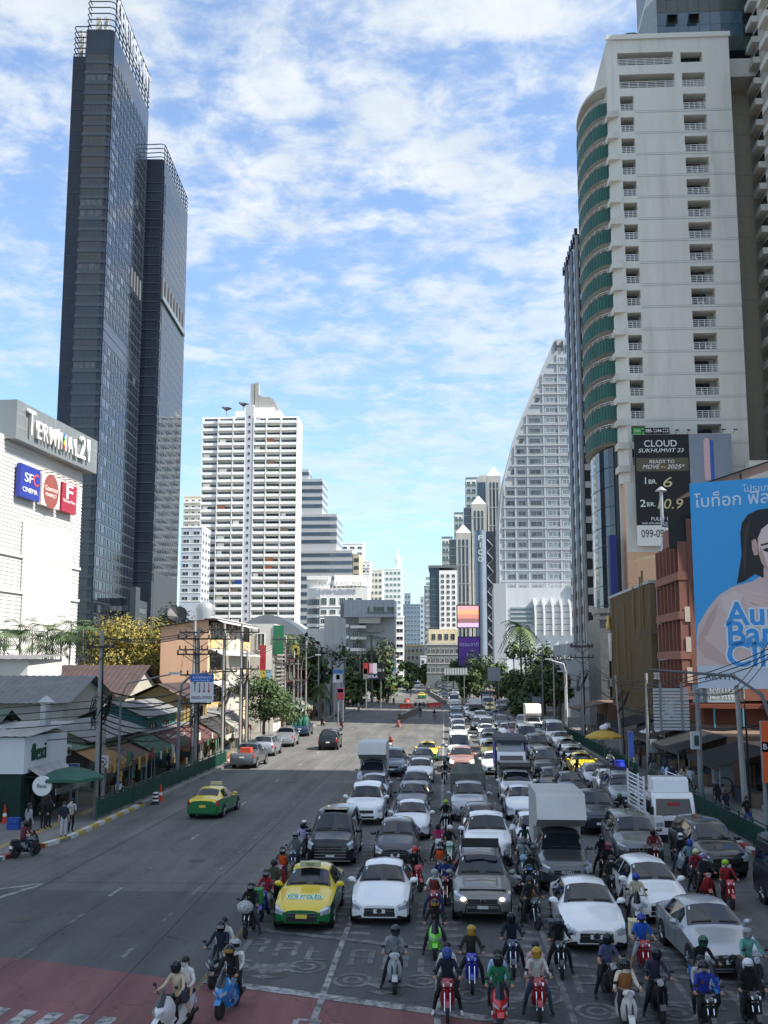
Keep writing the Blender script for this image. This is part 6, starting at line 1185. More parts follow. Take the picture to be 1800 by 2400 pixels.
hoarding('parking_sign', 'white sign with blue disc on left pavement by green awning', 330, 343, 1765, 1798, 73, [(0, 1, 0, 1, 'C9CBD0'), (.15, .85, .45, .9, '3A3F8E')])
hoarding('street_name_plate', 'small blue street name plate by cafe', 162, 183, 1790, 1806, 60.5, [(0, 1, 0, 1, '24477F')])
hoarding('blue_gantry_sign', 'blue topped road sign above left pavement stalls', 781, 803, 1570, 1600, 158, [(0, 1, .72, 1, '2A6AA8'), (0, 1, 0, .7, 'AEB6BE'), (.32, .68, .25, .62, '2A3F7E')])
hoarding('blue_gantry_sign', 'blue topped road sign by far left bend', 912, 927, 1564, 1582, 250, [(0, 1, .6, 1, '3A6FA8'), (0, 1, 0, .58, '8E98A2')])
hoarding('red_notice_sign', 'red and purple notice sign with oval on left pavement', 790, 806, 1612, 1639, 150, [(0, 1, .5, 1, '8A3A6A'), (.1, .9, .6, .9, 'C9A8B8'), (0, 1, 0, .48, '8A2430')])
hoarding('shop_hoarding', 'black and white ZOLA hoarding with red brand panels', 851, 900, 1554, 1592, 205, [(.02, .3, .35, 1, 'B03A3A'), (.0, .2, .35, .65, 'C08A3A'), (.25, .48, .4, .95, 'C9A0B8'), (.48, .66, .35, .98, 'D6D6DA'), (.68, 1, .0, 1, '18181C'), (.25, .66, 0, .32, '1C2450')], words=(('ZOLA', .45, .16, .75, 'E4E4E8'), ('20:4', .84, .55, .8, 'D0D0D0')))
hoarding('yellow_notice', 'small yellow notice on far left lamp post', 917, 925, 1605, 1617, 230, [(0, 1, 0, 1, 'D8C23A')], posts=False)
hoarding('blank_gantry_sign', 'back of a blank road sign on right gantry', 1143, 1173, 1564, 1596, 190, [(0, .32, 0, 1, '9AA0A4'), (.34, .66, 0, 1, '9AA0A4'), (.68, 1, 0, 1, '9AA0A4')])
hoarding('gantry_board', 'black and white barred gantry board over far right lanes', 1041, 1096, 1565, 1583, 235, [(k / 9 + .01, k / 9 + .085, .1, .9, 'C4C8C8' if k % 1 == 0 else '222222') for k in range(9)])
hoarding('notice_hoarding', 'purple hoarding on right pavement behind poles', 1235, 1250, 1627, 1655, 160, [(0, 1, 0, 1, '6A4A7E')]); hoarding('notice_hoarding', 'grey notice board on right pavement behind poles', 1247, 1269, 1633, 1662, 155, [(0, 1, 0, 1, '6E7880')])
def blank_sign():
 Y = 57; a, b = at(1529, 1612, Y), at(1616, 1712, Y); t = thing('blank_corrugated_sign', 'back of a large corrugated aluminium road sign on overhead arm', 'sign', (15.7, 52.5, .15)); x0, x1, z0, z1 = a.x - 15.7, b.x - 15.7, b.z - .15, a.z - .15
 M().tube([(0, 0, 5.2), (-.3, .8, 6.8), (-1.2, 2.4, 7.7), (x0 - .2, Y - 52.5, 8.0)], [.10, .09, .08, .05], 8).build('gantry_arm', mat('dark_steel', (.10, .105, .11), .6), t, 50)
 n = 13
 for k in range(n): z = z0 + (z1 - z0) * k / n; bx('slat', t, x0, x1, Y - 52.5 - .12, Y - 52.5 - .04, z + .02, z + (z1 - z0) / n - .03, ALUM)
 for f in (.2, .8): bx('stiffener', t, x0 + (x1 - x0) * f - .06, x0 + (x1 - x0) * f + .06, Y - 52.5 - .18, Y - 52.5 - .121, z0, z1 + .3, STEEL)
 M().tube([(0, 0, -.1), (0, 0, 5.3)], .14, 8).build('post', STEEL, t)
blank_sign()
def signal_box_pole():
 p = G(1645, 1895); t = thing('signal_box_pole', 'grey steel pole with white control box behind lorry', 'pole', (p.x, p.y, .15)); M().tube([(0, 0, -.1), (0, 0, 6.8)], [.17, .14], 8).build('shaft', STEEL, t); M().box(-.5, -.02, -.35, .1, 3.3, 4.3).build('control_box', plain('B9BDBD'), t); M().box(-.36, -.08, -.37, -.351, 3.5, 4.1).build('box_door', plain('3A3F42'), t)
 c = thing('steel_cabinet', 'grey steel roadside cabinet by right ramp', 'cabinet', (p.x + 1.4, p.y + 2.5, .15)); M().box(0, 1.2, 0, .6, 1.0, 2.3).build('body', plain('7E8788', .5), c); bx('cabinet_top', c, -.05, 1.25, -.05, .65, 2.31, 2.38, STEEL); [bx('leg', c, x, x + .08, .2, .3, -.05, 1.0, STEEL) for x in (.1, 1.0)]
 M().tube([(.6 + .5 * cos(a * .5), -.1, .9 + .5 * sin(a * .5)) for a in range(14)], .04, 5).build('cable_loop', CABLE, c)
 r = thing('stair_rail', 'white tubular ramp railing on right pavement', 'railing', (p.x + 3.4, p.y - 2, .15));
 for z in (.5, .8, 1.1): M().tube([(0, 0, z), (5, 0, z + .4), (9, 0, z + .4)], .035, 5).build('rail', WHITEP, r)
 for x in (0, 2.5, 5, 7.5): M().tube([(x, 0, -.1), (x, 0, 1.3)], .035, 5).build('rail_post', WHITEP, r)
 k = thing('concrete_ramp', 'grey concrete ramp wall on right pavement', 'ramp', (p.x + 3.2, p.y - 1.5, .15)); M().prism_xz([(0, -.15), (10, -.15), (10, 1.0), (5, .9), (0, .15)], 0, 6).build('wall', CONCW, k)
signal_box_pole()
# right pavement stalls
def rstall(label, Y0, Y1, aw, X=17.6, za=2.4, zr=3.3, white=False):
 t = thing('pavement_shop', label, 'stall', (X, Y0, .15)); d = Y1 - Y0; M().box(1.6, 6, 0, d, 0, zr).build('wall', wallm('6E5644', .5), t); M().add([(-1.8, 0, za), (1.6, 0, zr), (1.6, d, zr), (-1.8, d, za)], [(0, 1, 2, 3), (3, 2, 1, 0)]).box(-1.82, -1.78, 0, d, za - .25, za).build('awning', aw, t)
 for k in range(int(d // 2.4)): win(t, 1.6, .4 + k * 2.4, .2, 1.6, 2.0, mat('old_frame', (0, 0, 0)), DGL, 'L', 1); bx('goods_table', t, .2, 1.2, .4 + k * 2.4, 1.9 + k * 2.4, 0, .8, plain(['6A5A4A', '4A5A6A', '7A6A5A'][k % 3]))
 for y in (.1, d - .1): M().tube([(-1.7, y, -.1), (-1.7, y, za)], .04).build('awning_post', STEEL, t)
 if white: M().ell((-.7, d * .5, za + .28), (.7, d * .2, .16), 14, 6).ell((-.1, d * .3, za + .48), (.5, .6, .15), 12, 6).ell((-.3, d * .66, za + .40), (.45, .7, .15), 12, 6).build('white_cover', plain('C4C8C8', .8), t, 60)
 return t
rstall('dark awning shop behind crowd on right pavement', 64, 72, AW('2A2A2C')); rstall('brick shop with white covered awning by yellow umbrella', 86, 96, AW('6A625A'), zr=3.6, white=True); rstall('shop with dark tarpaulin under brown slat building', 100, 110, AW('222326')); rstall('low shop with dark canopy near granite portal', 128, 138, AW('3A2A28'), zr=3.8, za=3.0)
rstall('grey shop with blue banner beside right fence', 75, 84, AW('4A4E50'), zr=3.4)
hoarding('blue_banner', 'tall blue banner hanging by grey pavement shop', 1472, 1486, 1715, 1775, 83.5, [(0, 1, 0, 1, '22408A')]); hoarding('orange_sign_column', 'orange and blue sign column at right edge', 1783, 1815, 1690, 1835, 49, [(0, 1, 0, 1, 'D9571C'), (0, 1, .50, .66, '2A3A86')], words=(('B', .25, .58, .35, 'E8E8E8'),)); hoarding('round_shop_sign', 'small round white shop sign above yellow umbrella', 1419, 1431, 1694, 1706, 96, [(.1, .9, .1, .9, 'B9BCC0')], posts=False)
def umbrella(label, X, Y, h, r, m, closed=False, n=10, finial=False, flat=.32):
 t = thing('market_umbrella', label, 'umbrella', (X, Y, .15)); M().tube([(0, 0, -.1), (0, 0, h)], .03, 6).build('pole', STEEL, t)
 if closed: M().lathe([(.03, h), (.12, h - .15), (.2, h - 1.0), (.26, h - 1.6), (.14, h - 1.65)], 10).build('canopy', m, t, 50); return t
 c = M(); k = n * 2; rim = [(cos(2 * pi * j / k) * r * (1 if j % 2 == 0 else .95), sin(2 * pi * j / k) * r * (1 if j % 2 == 0 else .95), h - r * flat - (.0 if j % 2 else .06)) for j in range(k)]; mid = [(x * .55, y * .55, h - r * flat * .35) for x, y, z in rim]
 c.add([(0, 0, h)] + mid + rim, [(0, 1 + j, 1 + (j + 1) % k) for j in range(k)] + [(1 + j, 1 + k + j, 1 + k + (j + 1) % k, 1 + (j + 1) % k) for j in range(k)]); skirt = [(x, y, z - .16) for x, y, z in rim]; c.add(rim + skirt, [(j, k + j, k + (j + 1) % k, (j + 1) % k) for j in range(k)]); c.build('canopy', m, t)
 if finial: M().ell((0, 0, h + .16), (.38, .38, .25)).ell((.2, .1, h + .3), (.25, .25, .2)).build('white_bundle', plain('D9DAE0', .8), t, 60)
 return t
umbrella('yellow scalloped market umbrella with white bundle on top by right fence', *G(1418, 1798)[:2], 2.9, 1.55, mat('umbrella_yellow', (.52, .33, .05), .7, 0, .12, 3), finial=True)
umbrella('open green market umbrella beside the cafe', -20.4, 58.2, 2.75, 1.75, AW('2F7A62'), n=6, flat=.3)
for i, (x, y) in enumerate([(-23.6, 53.2), (-20.9, 63.6), (-20.3, 66.2), (-20.4, 69.4)]): umbrella(['closed green umbrella left of the open one', 'closed green umbrella behind no right turn sign', 'closed green umbrella right of no right turn sign', 'tall closed green umbrella by white chair'][i], x, y, 2.6, 1, AW('1F5A48'), True)
def bottle_drum():
 p = G(1453, 1824); t = thing('blue_plastic_drum', 'blue plastic drum standing by right fence', 'drum', (p.x, p.y, .0)); M().lathe([(.34, 0), (.38, .05), (.40, .5), (.38, .55), (.41, .6), (.41, 1.0), (.38, 1.05), (.36, 1.25)], 16).build('barrel', plain('1A2FA8', .4), t, 40); M().lathe([(.37, 1.25), (.37, 1.31)], 16).build('lid', plain('2236B8', .4), t)
bottle_drum()
def cone(label, X, Y, h=.75, z=.0):
 t = thing('traffic_cone', label, 'traffic cone', (X, Y, z)); M().box(-.2, .2, -.2, .2, 0, .04).lathe([(.15, .04), (.03, h)], 12).build('body', plain('C9401C', .6), t); M().lathe([(.118, h * .35), (.09, h * .52)], 12).build('band', WHITEP, t)
cone('orange cone behind first parked pickup', *G(534, 1790)[:2]); cone('tall orange bollard at left kerb before fence end', *G(376, 1877)[:2], 1.0); cone('orange cone by cafe gate at left edge', *G(10, 1935)[:2], .95, .15)
tb = thing('striped_bollard', 'black and white striped bollard at left kerb', 'bollard', tuple(G(364, 1885))); M().lathe([(.3, 0), (.3, .06), (.2, .1), (.15, .8)], 12).build('body', plain('1A1A1A'), tb); [M().lathe([(.205 - k * .02, .2 + k * .22), (.195 - k * .02, .3 + k * .22)], 12).build('band', WHITEP, tb) for k in range(3)]
bn = thing('blue_crate_stack', 'blue plastic crates by cafe gate', 'crates', tuple(G(15, 1945, .15))); [bx('crate', bn, 0, .6, 0, .4, .01 + k * .3, .28 + k * .3, plain('20489A')) for k in range(2)]
def chair(label, X, Y, rz):
 t = thing('plastic_chair', label, 'chair', (X, Y, .15), rz); m = WHITEP; M().box(-.22, .22, -.22, .22, .42, .45).build('seat', m, t); M().box(-.22, .22, .2, .23, .45, .85).build('backrest', m, t); [M().tube([(x, y, .42), (x * 1.15, y * 1.15, -.02)], .02, 6).build('leg', m, t) for x in (-.2, .2) for y in (-.2, .2)]; [M().box(x - .025, x + .025, -.2, .2, .62, .65).build('armrest', m, t) for x in (-.22, .22)]
chair('white plastic chair inside brown sheeted stall', -20.6, 67.6, .6); chair('white plastic chair deeper in same stall', -21.6, 70.6, 2.2)
# median barriers
def water_barrier(label, u, v, rz, c, group='plastic barriers at the median'):
 p = G(u, v); t = thing('water_barrier', label, 'barrier', (p.x, p.y, 0), rz, group); M().prism_yz([(-.28, 0), (.28, 0), (.26, .25), (.1, .5), (.08, .9), (-.08, .9), (-.1, .5), (-.26, .25)], -.85, .85).build('body', plain(c, .5), t); bx('reflector', t, -.3, .3, -.27, -.262, .08, .2, WHITEP)
for (u, v, rz, c, lab) in [(946, 1661, .1, 'C23A2C', 'leftmost bright red plastic barrier closing the median'), (957, 1660, .0, 'CF3E30', 'second bright red plastic barrier from the left'), (1013, 1658, .0, 'C8392E', 'bright red plastic barrier right of parked bikes'), (1024, 1657, .1, 'D24436', 'rightmost bright red plastic barrier'), (955, 1646, .9, '7A3A34', 'dusty red barrier behind the bright ones'), (934, 1704, 1.45, '7A4A44', 'dusty red barrier at near end of median'), (938, 1693, 1.4, '5A5048', 'grey-brown barrier second along the median')]: water_barrier(lab, u, v, rz, c)
mb = thing('median_barrier', 'concrete median barrier with yellow and black chevrons', 'barrier', tuple(G(936, 1690)), -.06); bx('chevron_panel', mb, -.2, .2, 0, .2, .0, 1.1, plain('6A6420')); [M().prism_xz([(-.2, .1 + k * .3), (.2, .25 + k * .3), (.2, .4 + k * .3), (-.2, .25 + k * .3)], -.012, -.002).build('stripe', ink('1A1A18'), mb) for k in range(3)]; bx('wall', mb, -.25, .25, .22, 34, 0, .85, mat('median_concrete', (.22, .19, .17), .9, 0, .2, 1, dirt=.4))
m2 = thing('median_barrier', 'long curved concrete barrier dividing far lanes', 'barrier', tuple(G(1045, 1652))); pts = [G(1045, 1652), G(1030, 1640), G(1012, 1630), G(1006, 1622), G(1005, 1612)]; o = Vector(m2.location)
for a, b in zip(pts, pts[1:]): d = (b - a); n_ = Vector((-d.y, d.x, 0)).normalized() * .2; M().add([a - o - n_, a - o + n_, b - o + n_, b - o - n_] + [q + Vector((0, 0, .9)) for q in (a - o - n_, a - o + n_, b - o + n_, b - o - n_)], [(0, 3, 2, 1), (4, 5, 6, 7), (0, 1, 5, 4), (1, 2, 6, 5), (2, 3, 7, 6), (3, 0, 4, 7)]).build('segment', mat('median_concrete', (0, 0, 0)), m2)
# ================================================================ vehicles
# stations: y(fraction of length from the nose), z_low, z_belt, z_top, half widths low / belt / top (fractions of half width)
CARS = {
'sedan': (4.6, 1.78, [(0, .27, .56, .62, .62, .58, .46), (.03, .20, .64, .70, .92, .88, .70), (.10, .19, .72, .80, .98, .95, .80), (.27, .19, .86, .95, 1, .985, .84), (.32, .19, .88, 1.0, 1, .985, .82), (.475, .19, .92, 1.41, 1, .98, .64), (.60, .19, .94, 1.46, 1, .98, .66), (.73, .19, .96, 1.41, 1, .97, .62), (.86, .19, .98, 1.08, .99, .95, .70), (.975, .22, .94, 1.03, .95, .90, .72), (1, .32, .80, .92, .80, .78, .62)], 4, 5, 7, 8, (.175, .79), .32),
'hatch': (4.0, 1.70, [(0, .27, .58, .66, .62, .58, .46), (.035, .20, .68, .76, .92, .88, .70), (.12, .19, .78, .86, .98, .95, .80), (.25, .19, .90, 1.0, 1, .985, .84), (.29, .19, .92, 1.04, 1, .985, .82), (.48, .19, .95, 1.46, 1, .98, .66), (.63, .19, .98, 1.51, 1, .98, .68), (.86, .19, 1.0, 1.45, .99, .96, .64), (.955, .22, .98, 1.08, .97, .93, .72), (.985, .25, .90, 1.0, .95, .9, .72), (1, .32, .78, .86, .85, .8, .6)], 4, 5, 7, 8, (.19, .80), .31),
'suv': (4.7, 1.86, [(0, .34, .76, .86, .70, .66, .52), (.025, .28, .86, .96, .94, .92, .76), (.10, .27, .94, 1.02, .99, .97, .84), (.24, .27, 1.06, 1.14, 1, .99, .86), (.28, .27, 1.08, 1.18, 1, .99, .84), (.42, .27, 1.12, 1.70, 1, .98, .70), (.60, .27, 1.14, 1.80, 1, .98, .72), (.88, .27, 1.16, 1.74, 1, .97, .68), (.965, .28, 1.12, 1.22, .98, .95, .80), (.985, .32, 1.0, 1.1, .96, .92, .76), (1, .40, .86, .95, .88, .84, .66)], 4, 5, 7, 8, (.185, .79), .38),
'mpv': (4.95, 1.86, [(0, .24, .78, .92, .78, .74, .58), (.02, .19, .90, 1.02, .96, .94, .78), (.08, .18, .96, 1.08, .99, .97, .84), (.15, .18, 1.04, 1.16, 1, .99, .86), (.18, .18, 1.06, 1.20, 1, .99, .84), (.33, .18, 1.08, 1.80, 1, .98, .74), (.55, .18, 1.10, 1.92, 1, .98, .77), (.92, .18, 1.12, 1.86, 1, .97, .74), (.975, .2, 1.1, 1.25, .98, .95, .82), (.99, .25, .95, 1.05, .96, .92, .8), (1, .32, .8, .9, .88, .84, .7)], 4, 5, 7, 8, (.18, .78), .34),
'van': (5.4, 1.92, [(0, .28, .86, 1.0, .80, .76, .60), (.02, .22, .98, 1.10, .97, .95, .80), (.06, .21, 1.02, 1.14, .99, .98, .84), (.10, .21, 1.08, 1.20, 1, .99, .86), (.12, .21, 1.10, 1.24, 1, .99, .86), (.25, .21, 1.14, 2.10, 1, .98, .76), (.5, .21, 1.16, 2.26, 1, .98, .80), (.95, .21, 1.16, 2.20, 1, .97, .78), (.98, .22, 1.1, 1.3, .98, .96, .84), (.992, .26, .95, 1.1, .96, .93, .8), (1, .32, .8, .9, .9, .86, .7)], 4, 5, 7, 8, (.16, .80), .34),
'pickup': (5.25, 1.86, [(0, .36, .80, .90, .70, .66, .52), (.025, .30, .90, 1.0, .94, .92, .76), (.09, .29, .98, 1.06, .99, .97, .84), (.22, .29, 1.08, 1.16, 1, .99, .86), (.26, .29, 1.10, 1.20, 1, .99, .84), (.38, .29, 1.12, 1.70, 1, .98, .70), (.48, .29, 1.14, 1.78, 1, .98, .72), (.60, .29, 1.14, 1.72, 1, .98, .70), (.635, .29, 1.14, 1.18, 1, .985, .92), (.985, .32, 1.12, 1.16, .99, .97, .90), (1, .42, 1.0, 1.05, .95, .92, .85)], 4, 5, 7, 8, (.17, .77), .38)}
_car = {}
def ring(st, L, W):
 f, zl, zb, zt, wl, wb, wt = st; y = -L / 2 + f * L; h = W / 2; zm = zl + (zb - zl) * .55; e = min(.06, (zt - zb) * .25)
 R = [(wl * .90, zl), (wl, zl + .10), (min(1.0, max(wl, wb) * 1.0), zm), (wb, zb), (wt, zt - e), (wt * .72, zt - e * .1)]
 return [(x * h, y, z) for x, z in R] + [(0, y, zt + e * .5)] + [(-x * h, y, z) for x, z in reversed(R)]
def car_parts(kind):
 if kind in _car: return _car[kind]
 L, W, ST, cw, rf, rr, rb, wy, wr = CARS[kind]; RG = [ring(s, L, W) for s in ST]; n = 13; D = {}
 b = M(); vs = [p for r in RG for p in r]; k = len(RG)
 for i in range(k - 1):
  for j in range(n):
   q = (i * n + j, i * n + (j + 1) % n, (i + 1) * n + (j + 1) % n, (i + 1) * n + j); b.f.append(q); b.m.append(1 if (j <= 2 or j >= 9) else 0)
 b.v = vs; b.f += [tuple(range(n - 1, -1, -1)), tuple(range((k - 1) * n, k * n))]; b.m += [1, 1]
 D['body'] = b.mesh('body', [WHITEP, WHITEP], 34)
 def S(i, j):
  i0 = min(int(i), k - 2); fi = i - i0; j0 = min(int(j), n - 2); fj = j - j0
  a, c = Vector(RG[i0][j0]).lerp(Vector(RG[i0][j0 + 1]), fj), Vector(RG[i0 + 1][j0]).lerp(Vector(RG[i0 + 1][j0 + 1]), fj); return a.lerp(c, fi)
 def patch(i0, i1, j0, j1, m, off=.008, ni=None, nj=None, name='patch'):
  ii = sorted({i0, i1, *[x for x in range(k) if i0 < x < i1]}); jj = sorted({j0, j1, *[x for x in range(n) if j0 < x < j1]}); P = M(); g = []
  for a in ii:
   for c in jj:
    p = S(a, c); e = .02; du = S(min(a + e, k - 1), c) - S(max(a - e, 0), c); dv = S(a, min(c + e, n - 1)) - S(a, max(c - e, 0)); nn = dv.cross(du)
    if nn.length < 1e-9: nn = Vector((0, 0, 1))
    nn.normalize()
    if nn.dot(Vector((p.x, p.y * .2, p.z - .8))) < 0: nn = -nn
    g.append(p + nn * off)
  w = len(jj); P.add(g, [(a * w + c, a * w + c + 1, (a + 1) * w + c + 1, (a + 1) * w + c) for a in range(len(ii) - 1) for c in range(w - 1)]); return P.mesh(name, m)
 D['windshield'] = [patch(cw + .06, rf - .05, 4.02, 7.98, GLASS, .012)]
 D['rear_window'] = [patch(rr + .08, rb - (.12 if kind != 'pickup' else .25), 4.05, 7.95, GLASS, .012)]
 mid = (rf + rr) / 2 + .12
 D['side_window'] = [patch(a, c, j0, j1, GLASS, .010) for (a, c) in ((cw + .62, mid - .06), (mid + .06, rr + (.3 if kind != 'pickup' else -.02))) for (j0, j1) in ((3.10, 3.90), (8.10, 8.90))]
 D['headlight'] = [patch(.12, 1.5, j0, j1, LAMP, .012) for (j0, j1) in ((2.35, 3.55), (8.45, 9.65))]
 D['tail_lamp'] = [patch(k - 2.2, k - 1.05, j0, j1, REDLAMP, .012) for (j0, j1) in ((2.3, 3.3), (8.7, 9.7))]
 z0, zb = ST[0][1], ST[0][2]; h = W / 2; f = -L / 2 - .012
 D['grille'] = [M().box(-h * .5, h * .5, f, f + .05, zb - .16, zb - .02).box(-h * .5, h * .5, f - .008, f, zb - .10, zb - .085, 1).box(-h * .5, h * .5, f - .008, f, zb - .03, zb - .012, 1).mesh('grille', [BLACK, CHROME])]
 D['bumper_intake'] = [M().box(-h * .52, h * .52, f + .002, f + .05, z0 + .03, z0 + .13).mesh('bumper_intake', BLACK)]
 D['number_plate'] = [M().box(-.17, .17, f - .02, f - .001, z0 + .13, z0 + .24).mesh('number_plate', PLATE), M().box(-.17, .17, L / 2 + .001, L / 2 + .02, ST[-1][2] - .2, ST[-1][2] - .09).mesh('number_plate', PLATE)]
 cy, cz = -L / 2 + ST[cw][0] * L, ST[cw][2]
 D['mirror'] = [M().ell((s * (h + .09), cy + .32, cz + .14), (.13, .07, .085), 8, 5).box(min(s * (h - .06), s * (h + .05)), max(s * (h - .06), s * (h + .05)), cy + .30, cy + .36, cz + .07, cz + .11).mesh('mirror', WHITEP, 50) for s in (-1, 1)]
 ty = M().lathe([(wr * .62, -.10), (wr * .96, -.10), (wr, -.06), (wr, .06), (wr * .96, .10), (wr * .62, .10)], 18, axis='x').mesh('tyre', RUBBER, 40)
 rm = M().lathe([(wr * .64, -.09), (wr * .64, .09)], 14, axis='x')
 for q in range(5): a = 2 * pi * q / 5; rm.tube([(.098, 0, 0), (.098, cos(a) * wr * .6, sin(a) * wr * .6)], .035, 4, 1).tube([(-.098, 0, 0), (-.098, cos(a) * wr * .6, sin(a) * wr * .6)], .035, 4, 1)
 D['wheel'] = (ty, rm.mesh('rim', [BLACK, ALLOY])); D['wpos'] = [(s * (h - .088), -L / 2 + fy * L, wr) for s in (-1, 1) for fy in wy]
 D['arch'] = [M().lathe([(wr * 1.18, -.004), (wr * 1.18, .004)], 18, (s * (h + .004), -L / 2 + fy * L, wr + .01), 'x').mesh('wheel_arch', BLACK) for s in (-1, 1) for fy in wy]
 D['door_seam'] = [patch(i, i + .03, j0, j1, BLACK, .006) for i in (cw + .9, mid, rr - .1) for (j0, j1) in ((1.2, 3.0), (9.0, 10.8))]
 D['trim'] = [patch(cw + .5, rr + .5, j0, j1, CHROME if kind in ('suv', 'mpv', 'sedan') else BLACK, .012) for (j0, j1) in ((3.02, 3.09), (8.91, 8.98))] + [patch(.02, 1.6, j0, j1, BLACK, .014) for (j0, j1) in ((.05, .75), (11.25, 11.95))] + [patch(1, k - 2, j0, j1, BLACK, .006) for (j0, j1) in ((.1, .9), (11.1, 11.9))]
 D['sticker'] = [patch(rf - .28, rf - .12, 7.3, 7.6, plain('C9D2D8'), .016)]; D['wiper'] = [patch(cw + .12, cw + .18, a, c, BLACK, .03) for (a, c) in ((4.4, 5.7), (6.1, 7.4))]
 D['dim'] = (L, W, ST); _car[kind] = D; return D
BOXG = mat('box_aluminium', (.50, .50, .48), .4, .35, .12, .8, dirt=.2)
def canopy_box(t, c='C9C6BC', hz=2.75, y0=-1.25, y1=2.6, w=.90, m=None):
 return M().prism_yz([(y1, 1.15), (.62, 1.15), (.58, 1.76), (y0 + .75, 1.9), (y0, 2.22), (y0 + .38, hz - .08), (y0 + .48, hz), (y1 - .1, hz), (y1, hz - .1)][::-1], -w, w).build('cargo_box', m or BOXG, t)
def tarp(t, c, y0=.6, y1=2.6, zt=2.35, w=.93):
 me = M(); R = random.Random(5); nx, ny = 7, 8; vs = []
 for i in range(ny + 1):
  for j in range(nx + 1): x = -w + 2 * w * j / nx; e = 1 if 0 < j < nx and 0 < i < ny else 0; vs.append((x, y0 + (y1 - y0) * i / ny, (zt + R.uniform(-.12, .08)) if e else zt - .3))
 me.add(vs, [(i * (nx + 1) + j, i * (nx + 1) + j + 1, (i + 1) * (nx + 1) + j + 1, (i + 1) * (nx + 1) + j) for i in range(ny) for j in range(nx)]); me.box(-w, w, y0, y1, 1.17, zt - .3); return me.build('tarpaulin', c, t, 60)
KS_ = 1.08
def place(p, rz, back):
 return (p.x - sin(rz) * back, p.y + cos(rz) * back, 0.0)
def car(kind, label, u, v, up, lo=None, rz=0.0, far=False, lit=False, plate=None, cat=None, grille=None, name=None, extra=None, group=None, roof=None, pos=None):
 D = car_parts(kind); L, W_, ST = D['dim']; p = pos or G(u, v); front = abs(((rz + pi) % (2 * pi)) - pi) < 1.6
 nm = name or {'sedan': 'sedan_car', 'hatch': 'hatchback_car', 'suv': 'suv_car', 'mpv': 'minivan', 'van': 'passenger_van', 'pickup': 'pickup_truck'}[kind]
 L *= KS_; loc = place(p, rz, L / 2) if front else (p.x + sin(rz) * L / 2 * -1 * -1, p.y - cos(rz) * L / 2, 0)
 t = thing(nm, label, cat or {'mpv': 'minivan', 'van': 'van', 'pickup': 'pickup truck'}.get(kind, 'car'), loc, rz, group); lo = lo or up
 put(D['body'], 'body', t, mats=(up, lo))
 for k in ('windshield', 'rear_window', 'side_window', 'headlight', 'tail_lamp', 'grille', 'bumper_intake', 'number_plate', 'mirror'):
  if far and k in ('bumper_intake', 'tail_lamp'): continue
  for me in D[k]:
   o = put(me, k, t)
   if k == 'mirror': o.material_slots[0].link = 'OBJECT'; o.material_slots[0].material = up
   if k == 'headlight' and lit: o.material_slots[0].link = 'OBJECT'; o.material_slots[0].material = LAMPON
   if k == 'number_plate' and plate: o.material_slots[0].link = 'OBJECT'; o.material_slots[0].material = plate
 if v > 1850: [put(me, 'door_seam', t) for me in D['door_seam']]
 for q in D['wpos']:
  w = put(D['wheel'][0], 'wheel', t, q)
  if not far: put(D['wheel'][1], 'rim', w)
 for me in D['arch']: put(me, 'wheel_arch', t)
 if not far:
  for me in D['trim']: put(me, 'trim_strip', t)
  for me in D['wiper']: put(me, 'wiper', t)
  for me in D['sticker']: put(me, 'windscreen_sticker', t)
  R = random.Random(label); t.scale = (KS_ * R.uniform(.97, 1.03), KS_ * R.uniform(.96, 1.04), KS_ * R.uniform(.97, 1.04))
 else: t.scale = (KS_,) * 3
 if extra: extra(t, L / KS_, ST)
 return t
YT, GT = paint('E3C414'), paint('0E6B36'); WHT, WHT2 = paint('F0F0EE'), paint('E4E6E6'); SIL, SIL2, GRY, DGR, BLK, BLK2 = metpaint('A9ADB2'), metpaint('8E959C'), metpaint('6A6E70'), metpaint('3C4044'), paint('0E0F11'), metpaint('1B1E22'); BLUEG, DBLUE, PINK, RED = metpaint('66737F'), metpaint('27303C'), metpaint('B98A7A'), paint('7A2430')
def taxi_sign(t, L, ST): z = ST[6][3]; bx('taxi_sign', t, -.32, .32, -.35, -.15, z + .01, z + .16, mat('taxi_lamp', (.45, .42, .25), .4)); text('TAXI', t, (0, -.36, z + .085), .12, ink('333311'), 0, .003)
def grab(t, L, ST):
 taxi_sign(t, L, ST); z = .90; text('Grab', t, (0, -1.62, .862), .46, ink('E8EEE8'), 0, .004, tilt=radians(13), width=1.12, off=.03); text('Grab', t, (0, -1.62, .870), .46, ink('2FA36B'), 0, .004, tilt=radians(13), width=1.05)
def oval(ch, zf=.0, r=.09, c=None):
 def f(t, L, ST): z = ST[0][2] - .09 + zf; M().lathe([(r, -.03), (r, 0)], 14, (0, -L / 2 - .012, z), 'y').build('emblem', CHROME, t); M().lathe([(r * .7, -.035), (r * .7, -.031)], 14, (0, -L / 2 - .012, z), 'y').build('emblem_centre', BLACK, t);
 return f
def vell(t, L, ST):
 for k in range(5): bx('grille_bar', t, -.62, .62, -L / 2 - .045, -L / 2 - .005, .34 + k * .11, .38 + k * .11, CHROME)
 bx('bumper_chrome', t, -.8, .8, -L / 2 - .03, -L / 2 + .08, .20, .24, CHROME); bx('sunroof', t, -.5, .5, -.6, .2, 1.925, 1.94, GLASS)
